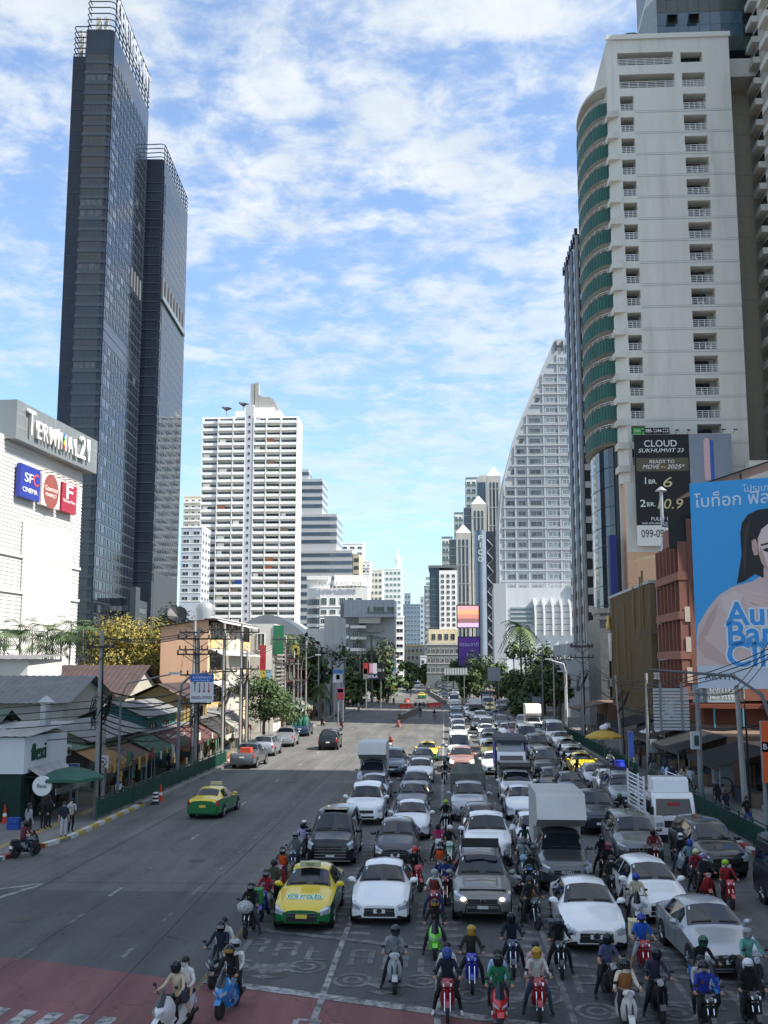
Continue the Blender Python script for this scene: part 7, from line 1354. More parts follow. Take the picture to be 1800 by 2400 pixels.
def rack(t, L, ST):
 z = ST[6][3]; m = M();
 for x in (-.62, .62): m.tube([(x, -.6, z + .16), (x, 1.0, z + .16)], .025, 5)
 for y in (-.6, -.1, .4, .9): m.tube([(-.62, y, z + .16), (.62, y, z + .16)], .02, 5)
 for x in (-.62, .62):
  for y in (-.5, .9): m.tube([(x, y, z - .05), (x, y, z + .16)], .02, 5)
 m.build('roof_rack', BLACK, t)
def everest(t, L, ST):
 rack(t, L, ST); z = ST[6][3]; bx('roof_basket', t, -.6, .6, -.62, -.55, z + .18, z + .42, BLACK); M().tube([(-.55, -L / 2 - .12, .38), (-.5, -L / 2 - .16, .62), (.5, -L / 2 - .16, .62), (.55, -L / 2 - .12, .38)], .03, 6).build('bull_bar', BLACK, t); oval('')(t, L, ST)
 bx('bonnet_deflector', t, -.72, .72, -L / 2 + .12, -L / 2 + .2, .95, 1.0, BLACK)
 for s in (-1, 1): M().ell((s * .6, -L / 2 + .0, .74), (.09, .05, .06), 8, 5).build('lit_lamp', LAMPON, t)
def isuzu(t, L, ST):
 canopy_box(t, hz=3.05); text('ISUZU', t, (0, -L / 2 - .03, ST[0][2] - .09), .13, ink('D0D4D8'), 0, .004, width=.42, off=.004)
def merc(t, L, ST):
 M().lathe([(.13, -.03), (.13, 0), (.105, 0), (.105, -.03)], 20, (0, -L / 2 - .02, .52), 'y').build('emblem', CHROME, t)
 for k in range(3): a = pi / 2 + k * 2 * pi / 3; M().tube([(0, -L / 2 - .04, .52), (cos(a) * .11, -L / 2 - .04, .52 + sin(a) * .11)], .012, 4).build('emblem_star', CHROME, t)
 bx('chrome_lip', t, -.6, .6, -L / 2 - .03, -L / 2 + .05, .21, .235, CHROME)
def fleet():
 E = lambda *fs: (lambda t, L, ST: [f(t, L, ST) for f in fs])
 car('sedan', 'yellow and green taxi with Grab lettering on its bonnet', 706, 2186, YT, GT, plate=PLATEY, cat='taxi', extra=grab, name='taxi')
 car('mpv', 'black luxury minivan with wide chrome grille behind lettered taxi', 773, 2032, BLK2, extra=vell, lit=False)
 car('sedan', 'white sedan at the front beside the lettered taxi', 889, 2172, WHT, extra=oval('T'))
 car('hatch', 'dark grey car behind the front white sedan', 926, 2034, DGR, extra=oval(''))
 car('suv', 'white compact SUV behind black minivan', 852, 1937, WHT, extra=oval(''))
 car('sedan', 'white sleek sedan behind dark grey car', 962, 1971, WHT2, extra=oval(''))
 car('sedan', 'silver sedan behind white compact SUV', 871, 1887, SIL)
 car('pickup', 'silver pickup with tall pale canopy in leftmost waiting lane', 868, 1858, SIL2, extra=lambda t, L, ST: canopy_box(t, hz=2.95))
 car('suv', 'blue-grey SUV half hidden behind pale canopy pickup', 918, 1822, BLUEG)
 car('sedan', 'dark grey sedan behind white sleek sedan', 966, 1913, DGR); car('sedan', 'blue-grey sedan in second lane ahead of white sedan', 971, 1877, BLUEG); car('sedan', 'white sedan between blue-grey sedan and dark hatchback', 984, 1836, WHT2)
 car('hatch', 'dark hatchback in front of rear yellow-green taxi', 989, 1806, BLK2); car('sedan', 'rear yellow-green taxi at back of second lane', 1001, 1786, YT, GT, cat='taxi', name='taxi', extra=taxi_sign)
 car('suv', 'bronze-grey SUV with roof rack and lit headlamps', 1132, 2168, metpaint('7E7C76'), extra=everest)
 car('pickup', 'white pickup cab directly behind the bronze SUV', 1146, 2037, WHT); car('hatch', 'dark grey hatchback behind white pickup cab', 1128, 1980, DGR)
 car('pickup', 'silver pickup loaded under camouflage tarpaulin', 1101, 1928, SIL, extra=lambda t, L, ST: tarp(t, mat('camo_tarp', (.10, .11, .09), .8, 0, .5, 1.5)))
 car('sedan', 'silver car behind camouflage load', 1099, 1872, SIL); car('pickup', 'rose-gold pickup in third lane with a headlamp lit', 1083, 1812, PINK, lit=True); car('van', 'white van with dark windscreen behind rose-gold pickup', 1076, 1785, WHT)
 for i, (v, k, c, lab) in enumerate([(1752, 'sedan', WHT, 'white sedan behind dark-windscreen van'), (1736, 'hatch', WHT2, 'white hatchback third behind dark-windscreen van'), (1719, 'sedan', GRY, 'grey sedan mid queue in third lane'), (1704, 'sedan', SIL, 'silver sedan mid queue in third lane'), (1692, 'suv', BLUEG, 'blue-grey SUV mid queue in third lane'), (1680, 'sedan', DBLUE, 'dark blue sedan before red barriers'), (1670, 'sedan', WHT2, 'white sedan level with red barriers'), (1655, 'van', WHT, 'white van beyond red barriers')]): car(k, lab, 1043 + (v - 1558) * (.185 + .006 * i), v, c, far=v < 1700)
 # fourth lane
 car('sedan', 'white sedan with dark grille at front of fourth lane', 1399, 2236, WHT, extra=oval('N', 0, .1)); car('pickup', 'grey pickup with huge pale box body over its cab', 1331, 2096, metpaint('55585C'), extra=isuzu)
 car('hatch', 'small white hatchback peeping out left of the box pickup', 1260, 2010, WHT); car('sedan', 'white sedan behind small white hatchback', 1229, 1926, WHT2)
 car('pickup', 'white pickup with grey canopy in fourth lane', 1216, 1890, WHT, extra=lambda t, L, ST: canopy_box(t, hz=2.05, y0=-.9, m=mat('grey_canopy', (.22, .21, .2), .6, 0, .15, 2)))
 for i, (u, v, k, c, lab) in enumerate([(1157, 1818, 'hatch', WHT, 'white hatchback left of blue tarpaulin lorry'), (1153, 1783, 'sedan', YT, 'yellow taxi half hidden by blue tarpaulin lorry'), (1148, 1760, 'sedan', WHT2, 'white sedan behind half hidden taxi'), (1150, 1744, 'sedan', DBLUE, 'dark blue sedan left of pink SUV'), (1141, 1732, 'sedan', WHT, 'white sedan behind silver people carrier'), (1140, 1722, 'mpv', SIL2, 'silver people carrier in fourth lane'), (1122, 1713, 'sedan', BLK2, 'black sedan left of silver people carrier'), (1128, 1699, 'pickup', WHT, 'white pickup behind black sedan'), (1104, 1682, 'sedan', WHT2, 'white sedan left of white box pickup'), (1100, 1672, 'sedan', WHT, 'white car far back in fourth lane')]): car(k, lab, u, v, c, GT if 'taxi' in lab else None, far=v < 1720, extra=taxi_sign if 'taxi' in lab else None, cat='taxi' if 'taxi' in lab else None, name='taxi' if 'taxi' in lab else None)
 car('pickup', 'far white pickup with box body in fourth lane', 1115, 1689, WHT, far=True, extra=lambda t, L, ST: canopy_box(t, hz=2.9))
 # lanes five and six
 car('hatch', 'white hatchback with black windscreen beside blue helmet rider', 1560, 2170, WHT, rz=.06, extra=oval('H')); car('sedan', 'silver coupe-like sedan with star emblem at right', 1722, 2302, SIL, rz=.05, extra=merc)
 car('suv', 'silver-grey SUV behind the right-hand white hatchback', 1505, 2034, GRY, extra=oval('T', .02), lit=False); car('pickup', 'dark pickup behind silver-grey SUV with blue reflecting screen', 1408, 1960, DBLUE, extra=oval('')); car('suv', 'black SUV with round emblem beside right fence', 1702, 2064, BLK, rz=.05, extra=oval('T', .02, .1))
 car('van', 'dark van cut off by the right edge', 1985, 2196, DGR, rz=.05); car('hatch', 'small black people carrier with reddish roof', 1302, 1869, metpaint('2A2022')); car('sedan', 'dark car squeezed between two black vehicles', 1347, 1880, DBLUE)
 car('mpv', 'glossy black minivan in fifth lane', 1284, 1826, BLK); car('mpv', 'second black minivan right behind the first', 1264, 1780, BLK2); car('van', 'cream-roofed van behind black minivans', 1238, 1758, paint('D8D2B8'), WHT)
 for i, (u, v, k, c, lab) in enumerate([(1212, 1736, 'suv', metpaint('7A4248'), 'pinkish red SUV mid queue'), (1190, 1731, 'sedan', WHT, 'white sedan left of pinkish SUV'), (1180, 1713, 'suv', DBLUE, 'dark SUV behind white sedan mid queue'), (1200, 1711, 'sedan', BLK2, 'black sedan beside dark SUV mid queue'), (1304, 1747, 'van', WHT, 'big white passenger van near right fence'), (1263, 1731, 'sedan', DBLUE, 'dark blue sedan before white box pickup'), (1231, 1713, 'suv', GRY, 'grey SUV left of right-hand box pickup'), (1175, 1666, 'suv', BLUEG, 'blue-grey SUV far back by right kerb'), (1320, 1756, 'sedan', WHT2, 'white sedan just ahead of passenger van'), (1337, 1776, 'sedan', WHT, 'white taxi-signed sedan near right fence'), (1352, 1801, 'sedan', WHT2, 'white sedan behind yellow cab'), (1372, 1819, 'sedan', YT, 'yellow cab near right fence'), (1407, 1852, 'sedan', SIL, 'silver sedan beside blue drum'), (1440, 1872, 'hatch', WHT, 'white hatchback left of rack-roofed estate'), (1474, 1902, 'suv', SIL2, 'silver estate with roof rack left of stake lorry'), (1150, 1670, 'sedan', YT, 'far yellow-green taxi in right lanes'), (1165, 1690, 'sedan', DGR, 'dark sedan before far taxi'), (1145, 1697, 'hatch', GRY, 'grey hatchback beside far white pickup')]):
  car(k, lab, u, v, c, GT if 'green taxi' in lab else None, far=v < 1720, extra=rack if 'estate' in lab else (taxi_sign if ('taxi' in lab or 'cab' in lab) else None), cat='taxi' if ('taxi' in lab or 'cab' in lab) and 'signed' not in lab else None)
 car('pickup', 'right-hand white pickup with tall pale box body', 1254, 1719, WHT, far=True, extra=lambda t, L, ST: canopy_box(t, hz=3.2, m=mat('pale_box', (.68, .66, .60), .6, 0, .06)))
 for i, (u, v, k, c, lab) in enumerate([(1023, 1626, 'sedan', YT, 'tiny yellow taxi beyond curved barrier'), (1033, 1634, 'sedan', BLK2, 'tiny black sedan beyond curved barrier'), (1043, 1641, 'suv', DBLUE, 'tiny dark SUV beyond curved barrier'), (1061, 1648, 'van', WHT2, 'far white van at end of third lane'), (1052, 1621, 'suv', SIL, 'far silver SUV under gantry board'), (1041, 1619, 'suv', BLK, 'far black SUV under gantry board'), (1070, 1630, 'sedan', SIL, 'far silver car right of gantry board'), (1024, 1611, 'sedan', BLUEG, 'far blue-grey car past the barrier bend'), (1015, 1606, 'sedan', DGR, 'far dark car past the barrier bend'), (1032, 1612, 'sedan', WHT, 'far white car past the barrier bend'), (1005, 1601, 'suv', BLK2, 'distant black car at road end'), (978, 1613, 'van', WHT, 'distant white van coming down left road'), (982, 1597, 'van', WHT2, 'most distant white van on left road')]): car(k, lab, u, v, c, GT if 'taxi' in lab else None, far=True)
 # left carriageway, driving or parked away from the camera
 car('sedan', 'yellow and green taxi driving away alone on left road', 474, 1921, YT, GT, rz=pi - .06, plate=PLATEY, cat='taxi', name='taxi', extra=taxi_sign); car('suv', 'black SUV driving away on left road', 768, 1759, BLK2, rz=pi)
 car('pickup', 'grey pickup parked at left kerb with orange load', 566, 1803, GRY, rz=pi - .05, extra=lambda t, L, ST: bx('orange_load', t, -.5, .3, 1.2, 1.9, 1.17, 1.5, plain('B8442A'))); car('suv', 'silver SUV parked between two pickups at left kerb', 614, 1774, SIL, rz=pi - .03); car('pickup', 'silver pickup parked ahead of silver SUV', 662, 1752, SIL, rz=pi)
 car('sedan', 'distant yellow-green taxi driving away past barriers', 988, 1638, YT, GT, rz=pi, far=True, cat='taxi', name='taxi')
 def gas(t, L, ST):
  rk = M();
  for x in (-.85, .85): rk.tube([(x, .7, 1.15), (x, .7, 2.4), (x, 2.5, 2.4), (x, 2.5, 1.15)], .03, 5).tube([(x, .7, 1.8), (x, 2.5, 1.8)], .025, 5)
  rk.build('load_rack', STEEL, t)
  for x in (-.55, 0, .55):
   for y in (.95, 1.6, 2.25): M().lathe([(.2, 1.17), (.24, 1.3), (.24, 2.0), (.12, 2.15), (.12, 2.3)], 10, (x, y, 0)).build('gas_cylinder', plain('2E6B58', .5), t, 50)
 car('pickup', 'blue pickup loaded with green gas cylinders', 702, 1727, metpaint('2F4A66'), rz=pi, extra=gas)
def lorry(label, u, v, w, L, H, cabc, kind, rz=0.0):
 p = G(u, v); t = thing('lorry', label, 'lorry', place(p, rz, L / 2), rz); f = -L / 2; h = w / 2; cl = 1.65; hc = 2.15
 t.scale = (1.06,) * 3
 prof = [(f + .05, .45), (f, .75), (f + .02, 1.15), (f + .32, 1.95), (f + .5, hc), (f + cl, hc), (f + cl, .45)]
 M().loft([[(-h * .96, y, z) for y, z in prof], [(-h, y, z) for y, z in prof], [(h, y, z) for y, z in prof], [(h * .96, y, z) for y, z in prof]]).build('cab', cabc, t)
 M().quad((-h * .86, f + .045 - .012, 1.2), (h * .86, f + .045 - .012, 1.2), (h * .8, f + .30 - .012, 1.9), (-h * .8, f + .30 - .012, 1.9)).build('windshield', GLASS, t)
 for s in (-1, 1):
  m = M(); x = s * (h + .008); m.quad((x, f + .5, 1.2), (x, f + 1.45, 1.2), (x, f + 1.45, 1.9), (x, f + .62, 1.9)).build('side_window', GLASS, t); M().box(min(s * h, s * (h + .16)), max(s * h, s * (h + .16)), f - .1, f - .02, 1.25, 1.6).build('mirror', BLACK, t)
  M().box(s * h * .72 - .16, s * h * .72 + .16, f - .015, f + .02, .72, .9).build('headlight', LAMP, t)
  for y in (f + .8, L / 2 - 1.0): wl = put(M().lathe([(.24, -.12), (.36, -.12), (.38, 0), (.36, .12), (.24, .12)], 16, axis='x').mesh('tyre', RUBBER, 40), 'wheel', t, (s * (h - .14), y, .38)); put(M().lathe([(.25, -.11), (.25, .11)], 12, axis='x').mesh('rim', ALLOY), 'rim', wl)
 bx('bumper', t, -h, h, f - .06, f + .3, .38, .62, cabc); bx('grille', t, -h * .5, h * .5, f - .012, f + .02, .68, .98, BLACK); bx('number_plate', t, -.2, .2, f - .08, f - .062, .44, .56, PLATE); M().tube([(-h * .6, f - .005, 1.19), (-.1, f + .02, 1.26)], .015, 4).tube([(.1, f - .005, 1.19), (h * .6, f + .02, 1.26)], .015, 4).build('wiper', BLACK, t)
 bx('bed', t, -h - .05, h + .05, f + cl + .1, L / 2, .75, 1.0, STEEL); bx('chassis', t, -h * .5, h * .5, f + .5, L / 2 - .1, .5, .74, BLACK)
 if kind == 'stake':
  for s in (-1, 1):
   x = s * (h + .02); m = M()
   for k in range(9): m.tube([(x, f + cl + .15, 1.1 + k * .19), (x, L / 2 - .05, 1.1 + k * .19)], .02, 4)
   for y in (f + cl + .15, f + cl + 1.4, L / 2 - .05): m.box(x - .04, x + .04, y - .06, y + .06, 1.0, 2.75)
   m.build('stake_side', WHT2, t)
  M().prism_yz([(f + .55, hc + .01), (f + .62, hc + .55), (f + .95, hc + .66), (f + cl, hc + .66), (f + cl, hc + .01)][::-1], -h * .85, h * .85).build('wind_deflector', WHT, t)
  for x in (-.5, -.17, .17, .5): M().ell((x, f + .75, hc + .56), (.04, .05, .04), 6, 4).build('marker_lamp', BLACK, t)
  bx('red_flag', t, -.25, .3, f + .18, f + .2, 1.32, 1.75, plain('A8322A'))
 else:
  BT = mat('blue_tarp', (.012, .05, .35), .6, 0, .15, 2); bx('load_side', t, -h - .08, -h + .0, f + cl, L / 2, 1.0, H - .25, BT); bx('load_side', t, h - .0, h + .08, f + cl, L / 2, 1.0, H - .25, BT); M().prism_yz([(f + .55, H - .2), (f + .55, H - .05), (f + 1.2, H + .12), (L / 2, H + .12), (L / 2, H - .2)][::-1], -h - .12, h + .12).build('tarp_roof', mat('dark_tarp', (.05, .055, .07), .7, 0, .2, 2), t); M().prism_yz([(f + .5, hc + .02), (f + .72, H - .25), (f + cl, H - .25), (f + cl, hc + .02)][::-1], -h * .9, h * .9).build('wind_deflector', plain('9AA0A4'), t); bx('sign_strip', t, -h * .7, h * .7, f + .6, f + .66, hc + .42, hc + .58, plain('4A5052'))
fleet()
lorry('white lorry with tall white stake sides beside right fence', 1582, 1975, 1.9, 5.6, 2.7, WHT, 'stake', .03)
lorry('small lorry with blue tarpaulin sides and dark roof', 1200, 1840, 1.9, 5.2, 2.95, WHT2, 'tarp'); lorry('far white lorry behind yellow-green taxi', 1144, 1660, 2.1, 6, 3.0, WHT, 'tarp', 0)
def bus():
 p = G(1154, 1642); t = thing('songthaew_truck', 'brown and white roofed passenger truck far back at right', 'truck', (p.x, p.y + 3, 0)); M().box(-1.0, 1.0, -2.6, 2.6, .5, 1.3).box(-.95, .95, -2.4, 2.6, 1.3, 2.2).build('body', paint('8A5A48'), t); M().box(-1.05, 1.05, -2.6, 2.7, 2.21, 2.5).build('roof', plain('C9A08A'), t); M().quad((-.85, -2.41, 1.4), (.85, -2.41, 1.4), (.85, -2.41, 2.1), (-.85, -2.41, 2.1)).build('windshield', GLASS, t); [put(M().lathe([(.36, -.1), (.36, .1)], 12, axis='x').mesh('tyre', RUBBER), 'wheel', t, (x, y, .36)) for x in (-.9, .9) for y in (-1.7, 1.7)]
bus()
# ================================================================ people (one continuous skinned body per pose)
_body = {}
J0 = dict(pel=(0, .22, .86), bel=(0, .19, 1.02), che=(0, .12, 1.27), nec=(0, .07, 1.44), hed=(0, .03, 1.55), top=(0, .03, 1.68), sh=(.18, .11, 1.38), el=(.29, -.04, 1.13), wr=(.34, -.29, 1.07), ha=(.33, -.36, 1.06), hi=(.10, .18, .84), kn=(.19, -.20, .74), an=(.17, -.08, .36), to=(.17, -.27, .31))
def pose(name):
 J = {}; name, _, var = name.partition('#')
 for k, p in J0.items():
  if k in ('sh', 'el', 'wr', 'ha', 'hi', 'kn', 'an', 'to'): J[k + 'R'] = p; J[k + 'L'] = (-p[0], p[1], p[2])
  else: J[k] = p
 def s(**kw):
  for k, p in kw.items():
   if k.endswith('B'): J[k[:-1] + 'R'] = p; J[k[:-1] + 'L'] = (-p[0], p[1], p[2])
   else: J[k] = p
 if name == 'footL': s(knL=(-.27, -.12, .60), anL=(-.38, -.02, .13), toL=(-.41, -.20, .05))
 if name == 'footR': s(knR=(.27, -.12, .60), anR=(.38, -.02, .13), toR=(.41, -.20, .05))
 if name == 'both': s(knB=(.28, -.10, .58), anB=(.37, -.02, .13), toB=(.40, -.20, .05))
 if name == 'pillion': s(pel=(0, .60, .92), bel=(0, .58, 1.08), che=(0, .53, 1.33), nec=(0, .50, 1.49), hed=(0, .47, 1.60), top=(0, .47, 1.73), shB=(.17, .54, 1.43), elB=(.24, .50, 1.16), wrB=(.18, .33, 1.02), haB=(.15, .27, 1.0), hiB=(.10, .57, .90), knB=(.23, .24, .78), anB=(.24, .38, .42), toB=(.25, .22, .37))
 if name in ('stand', 'walk', 'phone'):
  s(pel=(0, 0, .93), bel=(0, 0, 1.08), che=(0, 0, 1.30), nec=(0, 0, 1.47), hed=(0, -.02, 1.57), top=(0, -.01, 1.70), shB=(.17, .01, 1.41), elB=(.23, .04, 1.14), wrB=(.24, -.03, .90), haB=(.24, -.06, .80), hiB=(.09, 0, .90), knB=(.10, -.02, .50), anB=(.10, .03, .10), toB=(.12, -.14, .04))
  if name == 'walk': s(knR=(.10, -.16, .52), anR=(.10, -.22, .11), toR=(.11, -.38, .07), knL=(-.10, .06, .50), anL=(-.10, .26, .16), toL=(-.11, .12, .05), wrR=(.24, .10, .92), haR=(.24, .13, .83), wrL=(-.24, -.16, .93), haL=(-.24, -.20, .85))
  if name == 'phone': s(elB=(.25, -.05, 1.12), wrR=(.10, -.26, 1.18), haR=(.06, -.32, 1.22), wrL=(-.12, -.24, 1.12), haL=(-.06, -.29, 1.15))
 if var and var != '0':
  R = random.Random(var + name)
  for k in J:
   a = .035 if k[:2] in ('el', 'kn', 'an', 'sh') else (.03 if k in ('hed', 'top', 'nec', 'che') else .0)
   J[k] = tuple(q + R.uniform(-a, a) * (.4 if i == 2 else 1) for i, q in enumerate(J[k]))
  hx = R.uniform(-.03, .03); J['top'] = tuple(Vector(J['hed']) + Vector((hx * .3, 0, .13)))
 return J
BONES = [('pel', 'bel', 0), ('bel', 'che', 0), ('che', 'nec', 0), ('nec', 'hed', 2), ('hed', 'top', 2)] + [b for S_ in 'RL' for b in (('che', 'sh' + S_, 0), ('sh' + S_, 'el' + S_, 0), ('el' + S_, 'wr' + S_, 4), ('wr' + S_, 'ha' + S_, 2), ('pel', 'hi' + S_, 1), ('hi' + S_, 'kn' + S_, 1), ('kn' + S_, 'an' + S_, 5), ('an' + S_, 'to' + S_, 3))]
RAD = dict(pel=(.15, .12), bel=(.14, .11), che=(.165, .125), nec=(.058, .058), hed=(.088, .10), top=(.062, .07), sh=(.072, .072), el=(.05, .05), wr=(.036, .036), ha=(.04, .026), hi=(.098, .098), kn=(.068, .068), an=(.046, .046), to=(.048, .036))
def body_mesh(name):
 if name in _body: return _body[name]
 J = pose(name); ks = list(J); me = bpy.data.meshes.new('skeleton'); ix = {k: i for i, k in enumerate(ks)}
 me.from_pydata([J[k] for k in ks], [(ix[a], ix[b]) for a, b, c in BONES], []); o = bpy.data.objects.new('skeleton', me)
 md = o.modifiers.new('skin', 'SKIN'); md.use_smooth_shade = True; md.branch_smoothing = .3
 for i, k in enumerate(ks): r = RAD[k[:-1] if k[-1] in 'RL' and k[:-1] in RAD else k]; me.skin_vertices[0].data[i].radius = r; me.skin_vertices[0].data[i].use_root = (k == 'pel')
 o.modifiers.new('sub', 'SUBSURF').levels = 1; bm_ = evaluate(o)
 V = {k: Vector(p) for k, p in J.items()}; B = [(V[a], V[b], c, (RAD[a.rstrip('RL') if a not in RAD else a][0] + RAD[b.rstrip('RL') if b not in RAD else b][0]) / 2) for a, b, c in BONES]
 b2 = M(); b2.v = [tuple(v.co) for v in bm_.vertices]
 for p in bm_.polygons:
  c = p.center; best = 9; sl = 0
  for a, b, s, r in B:
   d = b - a; t_ = max(0, min(1, (c - a).dot(d) / d.length_squared)); q = (c - (a + d * t_)).length - r * .9
   if q < best: best = q; sl = s
  b2.f.append(tuple(p.vertices)); b2.m.append(sl)
 for S_ in 'RL':                                     # five bent fingers on each hand
  w, h = V['wr' + S_], V['ha' + S_]; d = (h - w).normalized(); sx = 1 if S_ == 'R' else -1; side = d.cross(Vector((0, 0, 1))); side = side.normalized() if side.length > .1 else Vector((0, 1, 0)); dn = side.cross(d); dn = dn if dn.z < 0 else -dn
  for k, L in enumerate((.062, .074, .078, .07)): q = h + side * (k - 1.5) * .019; b2.tube([q, q + d * L * .6 + dn * .008, q + d * L * .75 + dn * .035, q + d * L * .35 + dn * .05], [.0095, .009, .0085, .007], 5, 2)
  q = w.lerp(h, .45) - side * sx * .03; b2.tube([q, q - side * sx * .03 + d * .03, q - side * sx * .028 + d * .06 + dn * .02], [.011, .010, .008], 5, 2)
 hp = V['hed'] + Vector((0, 0, .03)); f = Vector((0, -1, 0))
 b2.tube([hp + f * .085 + Vector((0, 0, .02)), hp + f * .115 + Vector((0, 0, -.012)), hp + f * .092 + Vector((0, 0, -.02))], [.008, .014, .008], 5, 2)
 for s in (-1, 1): b2.ell((hp.x + s * .032, hp.y - .088, hp.z + .02), (.014, .008, .007), 6, 4, 6); b2.ell((hp.x + s * .088, hp.y + .005, hp.z), (.012, .02, .03), 6, 4, 2)
 b2.ell((hp.x, hp.y - .086, hp.z - .05), (.024, .008, .006), 6, 4, 7)
 r = b2.mesh('body', [WHITEP, WHITEP, SKIN, BLACK, WHITEP, WHITEP, ink('1A1210'), ink('7A3A34')], None); r.polygons.foreach_set('use_smooth', [True] * len(r.polygons)); _body[name] = r; return r
HELM = {}
def headgear(t, pz, kind, c, visor):
 J = pose(pz); h = Vector(J['hed']) + Vector((0, .005, .045)); key = kind
 if key not in HELM:
  if kind == 'full':
   HELM[key] = [M().lathe([(.075, -.155), (.115, -.14), (.135, -.06), (.14, .02), (.125, .085), (.085, .13), (.03, .15)], 14).mesh('helmet', WHITEP, 60), M().add([(sin(a) * .146, -cos(a) * .150, z) for a in [(-1.05 + 2.1 * k / 8) for k in range(9)] for z in (-.045, .05)], [(2 * k, 2 * k + 2, 2 * k + 3, 2 * k + 1) for k in range(8)]).mesh('visor', GLASS, 60)]
  elif kind == 'open':
   HELM[key] = [M().lathe([(.142, -.02), (.145, .02), (.125, .085), (.085, .13), (.03, .15)], 14).add([(sin(a) * .141, -cos(a) * .141, z) for a in [(1.1 + 4.1 * k / 8) for k in range(9)] for z in (-.10, -.015)], [(2 * k, 2 * k + 2, 2 * k + 3, 2 * k + 1) for k in range(8)]).mesh('helmet', WHITEP, 60), M().add([(sin(a) * (.146 + .05 * q), -cos(a) * (.15 + .05 * q), .035 + .0 * q) for a in [(-.9 + 1.8 * k / 6) for k in range(7)] for q in (0, 1)], [(2 * k, 2 * k + 2, 2 * k + 3, 2 * k + 1) for k in range(6)]).mesh('visor', GLASS, 60)]
  else:
   L = .12 if kind == 'hair' else .34
   HELM[key] = [M().ell((0, .018, .028), (.108, .112, .105), 12, 8).loft([[(cos(a) * .100, .03 + sin(a) * .085, z) for a in [pi * k / 8 for k in range(9)]] + [(cos(a) * .07, .04 + sin(a) * .05, z) for a in [pi - pi * k / 8 for k in range(9)]] for z in (.03, -.06, -L)]).mesh('hair', HAIR, 60)]
 nm = 'hair' if kind in ('hair', 'long') else 'helmet'; o = put(HELM[key][0], nm, t, h)
 if nm == 'helmet':
  o.material_slots[0].link = 'OBJECT'; o.material_slots[0].material = c; v = put(HELM[key][1], 'visor', o)
  v.material_slots[0].link = 'OBJECT'; v.material_slots[0].material = visor or GLASS
GOLD = mat('gold_visor', (.75, .50, .12), .12, .8, 0); BLUEV = mat('blue_visor', (.12, .25, .6), .12, .7, 0); SILV = mat('silver_visor', (.55, .57, .6), .12, .8, 0)
SHOE = [plain('1A1A1C', .7), plain('C9C9C6', .7), plain('3A2E28', .8)]
def person(label, loc, rz, pz, shirt, trous, head=('full', '1A1A1C', None), sleeves=True, shin=True, shoes=0, skin=None, group=None, bag=None, vest=None, scale=1.0):
 pz = pz + '#%d' % (sum(map(ord, label)) % 3); t = thing('person', label, 'person', loc, rz, group); t.scale = (scale,) * 3; sk = skin or SKIN; sh, tr = cloth(shirt), cloth(trous)
 put(body_mesh(pz), 'body', t, mats=(sh, tr, sk, SHOE[shoes], sh if sleeves else sk, tr if shin else sk))
 headgear(t, pz, head[0], plain(head[1], .25) if head[0] in ('full', 'open') else None, head[2]); J = pose(pz); c = Vector(J['che'])
 if head[0] in ('open', 'hair', 'long') and len(label) % 2:
  if 'mask' not in HELM: HELM['mask'] = M().add([(sin(a) * r, -cos(a) * r, z) for a in [(-.8 + 1.6 * q / 6) for q in range(7)] for z, r in ((-.115, .088), (-.07, .108), (-.03, .106))], [(3 * q + i, 3 * q + 3 + i, 3 * q + 4 + i, 3 * q + 1 + i) for q in range(6) for i in (0, 1)]).mesh('face_mask', WHITEP, 60)
  put(HELM['mask'], 'face_mask', t, Vector(J['hed']) + Vector((0, .0, .05)), mats=(plain(['B9C4CC', '1C1C1E', '7FA0B4'][len(label) % 3], .8),))
 if not vest and len(label) % 4 == 0:
  if 'print' not in HELM: HELM['print'] = M().add([(x, -.004 - .0 * x, z) for x, z in ((-.07, -.05), (.07, -.05), (.07, .05), (-.07, .05))], [(0, 1, 2, 3)]).mesh('shirt_print', WHITEP)
  put(HELM['print'], 'shirt_print', t, c + Vector((.03 if len(label) % 2 else -.05, -.137, -.03)), scale=(.5 + (len(label) % 4) * .35, 1, .35 + (len(label) % 3) * .3), rot=(-.15, 0, 0), mats=(plain(['8A8A88', '5A2A2A', '5E5A4A', '34465E', '77777A'][len(label) % 5], .8),))
 if vest:
  k = ('vest', pz)
  if k not in HELM:
   b = Vector(J['bel']); HELM[k] = M().loft([[(p.x + cos(a) * rx, p.y + sin(a) * ry, p.z) for a in [2 * pi * j / 14 for j in range(14)]] for p, rx, ry in ((b + Vector((0, 0, -.04)), .165, .145), (b.lerp(c, .5), .178, .155), (c, .19, .16), (c + Vector((0, -.01, .11)), .165, .12))], 0, False).mesh('vest', WHITEP, 60)
  o = put(HELM[k], 'vest', t, mats=(cloth(vest),))
 if bag:
  if 'bag' not in HELM: HELM['bag'] = M().box(-.15, .15, 0, .16, -.24, .18).box(-.11, .11, .16, .21, -.2, .02).mesh('backpack', WHITEP)
  put(HELM['bag'], 'backpack', t, c + Vector((0, .12, 0)), mats=(cloth(bag),))
 return t
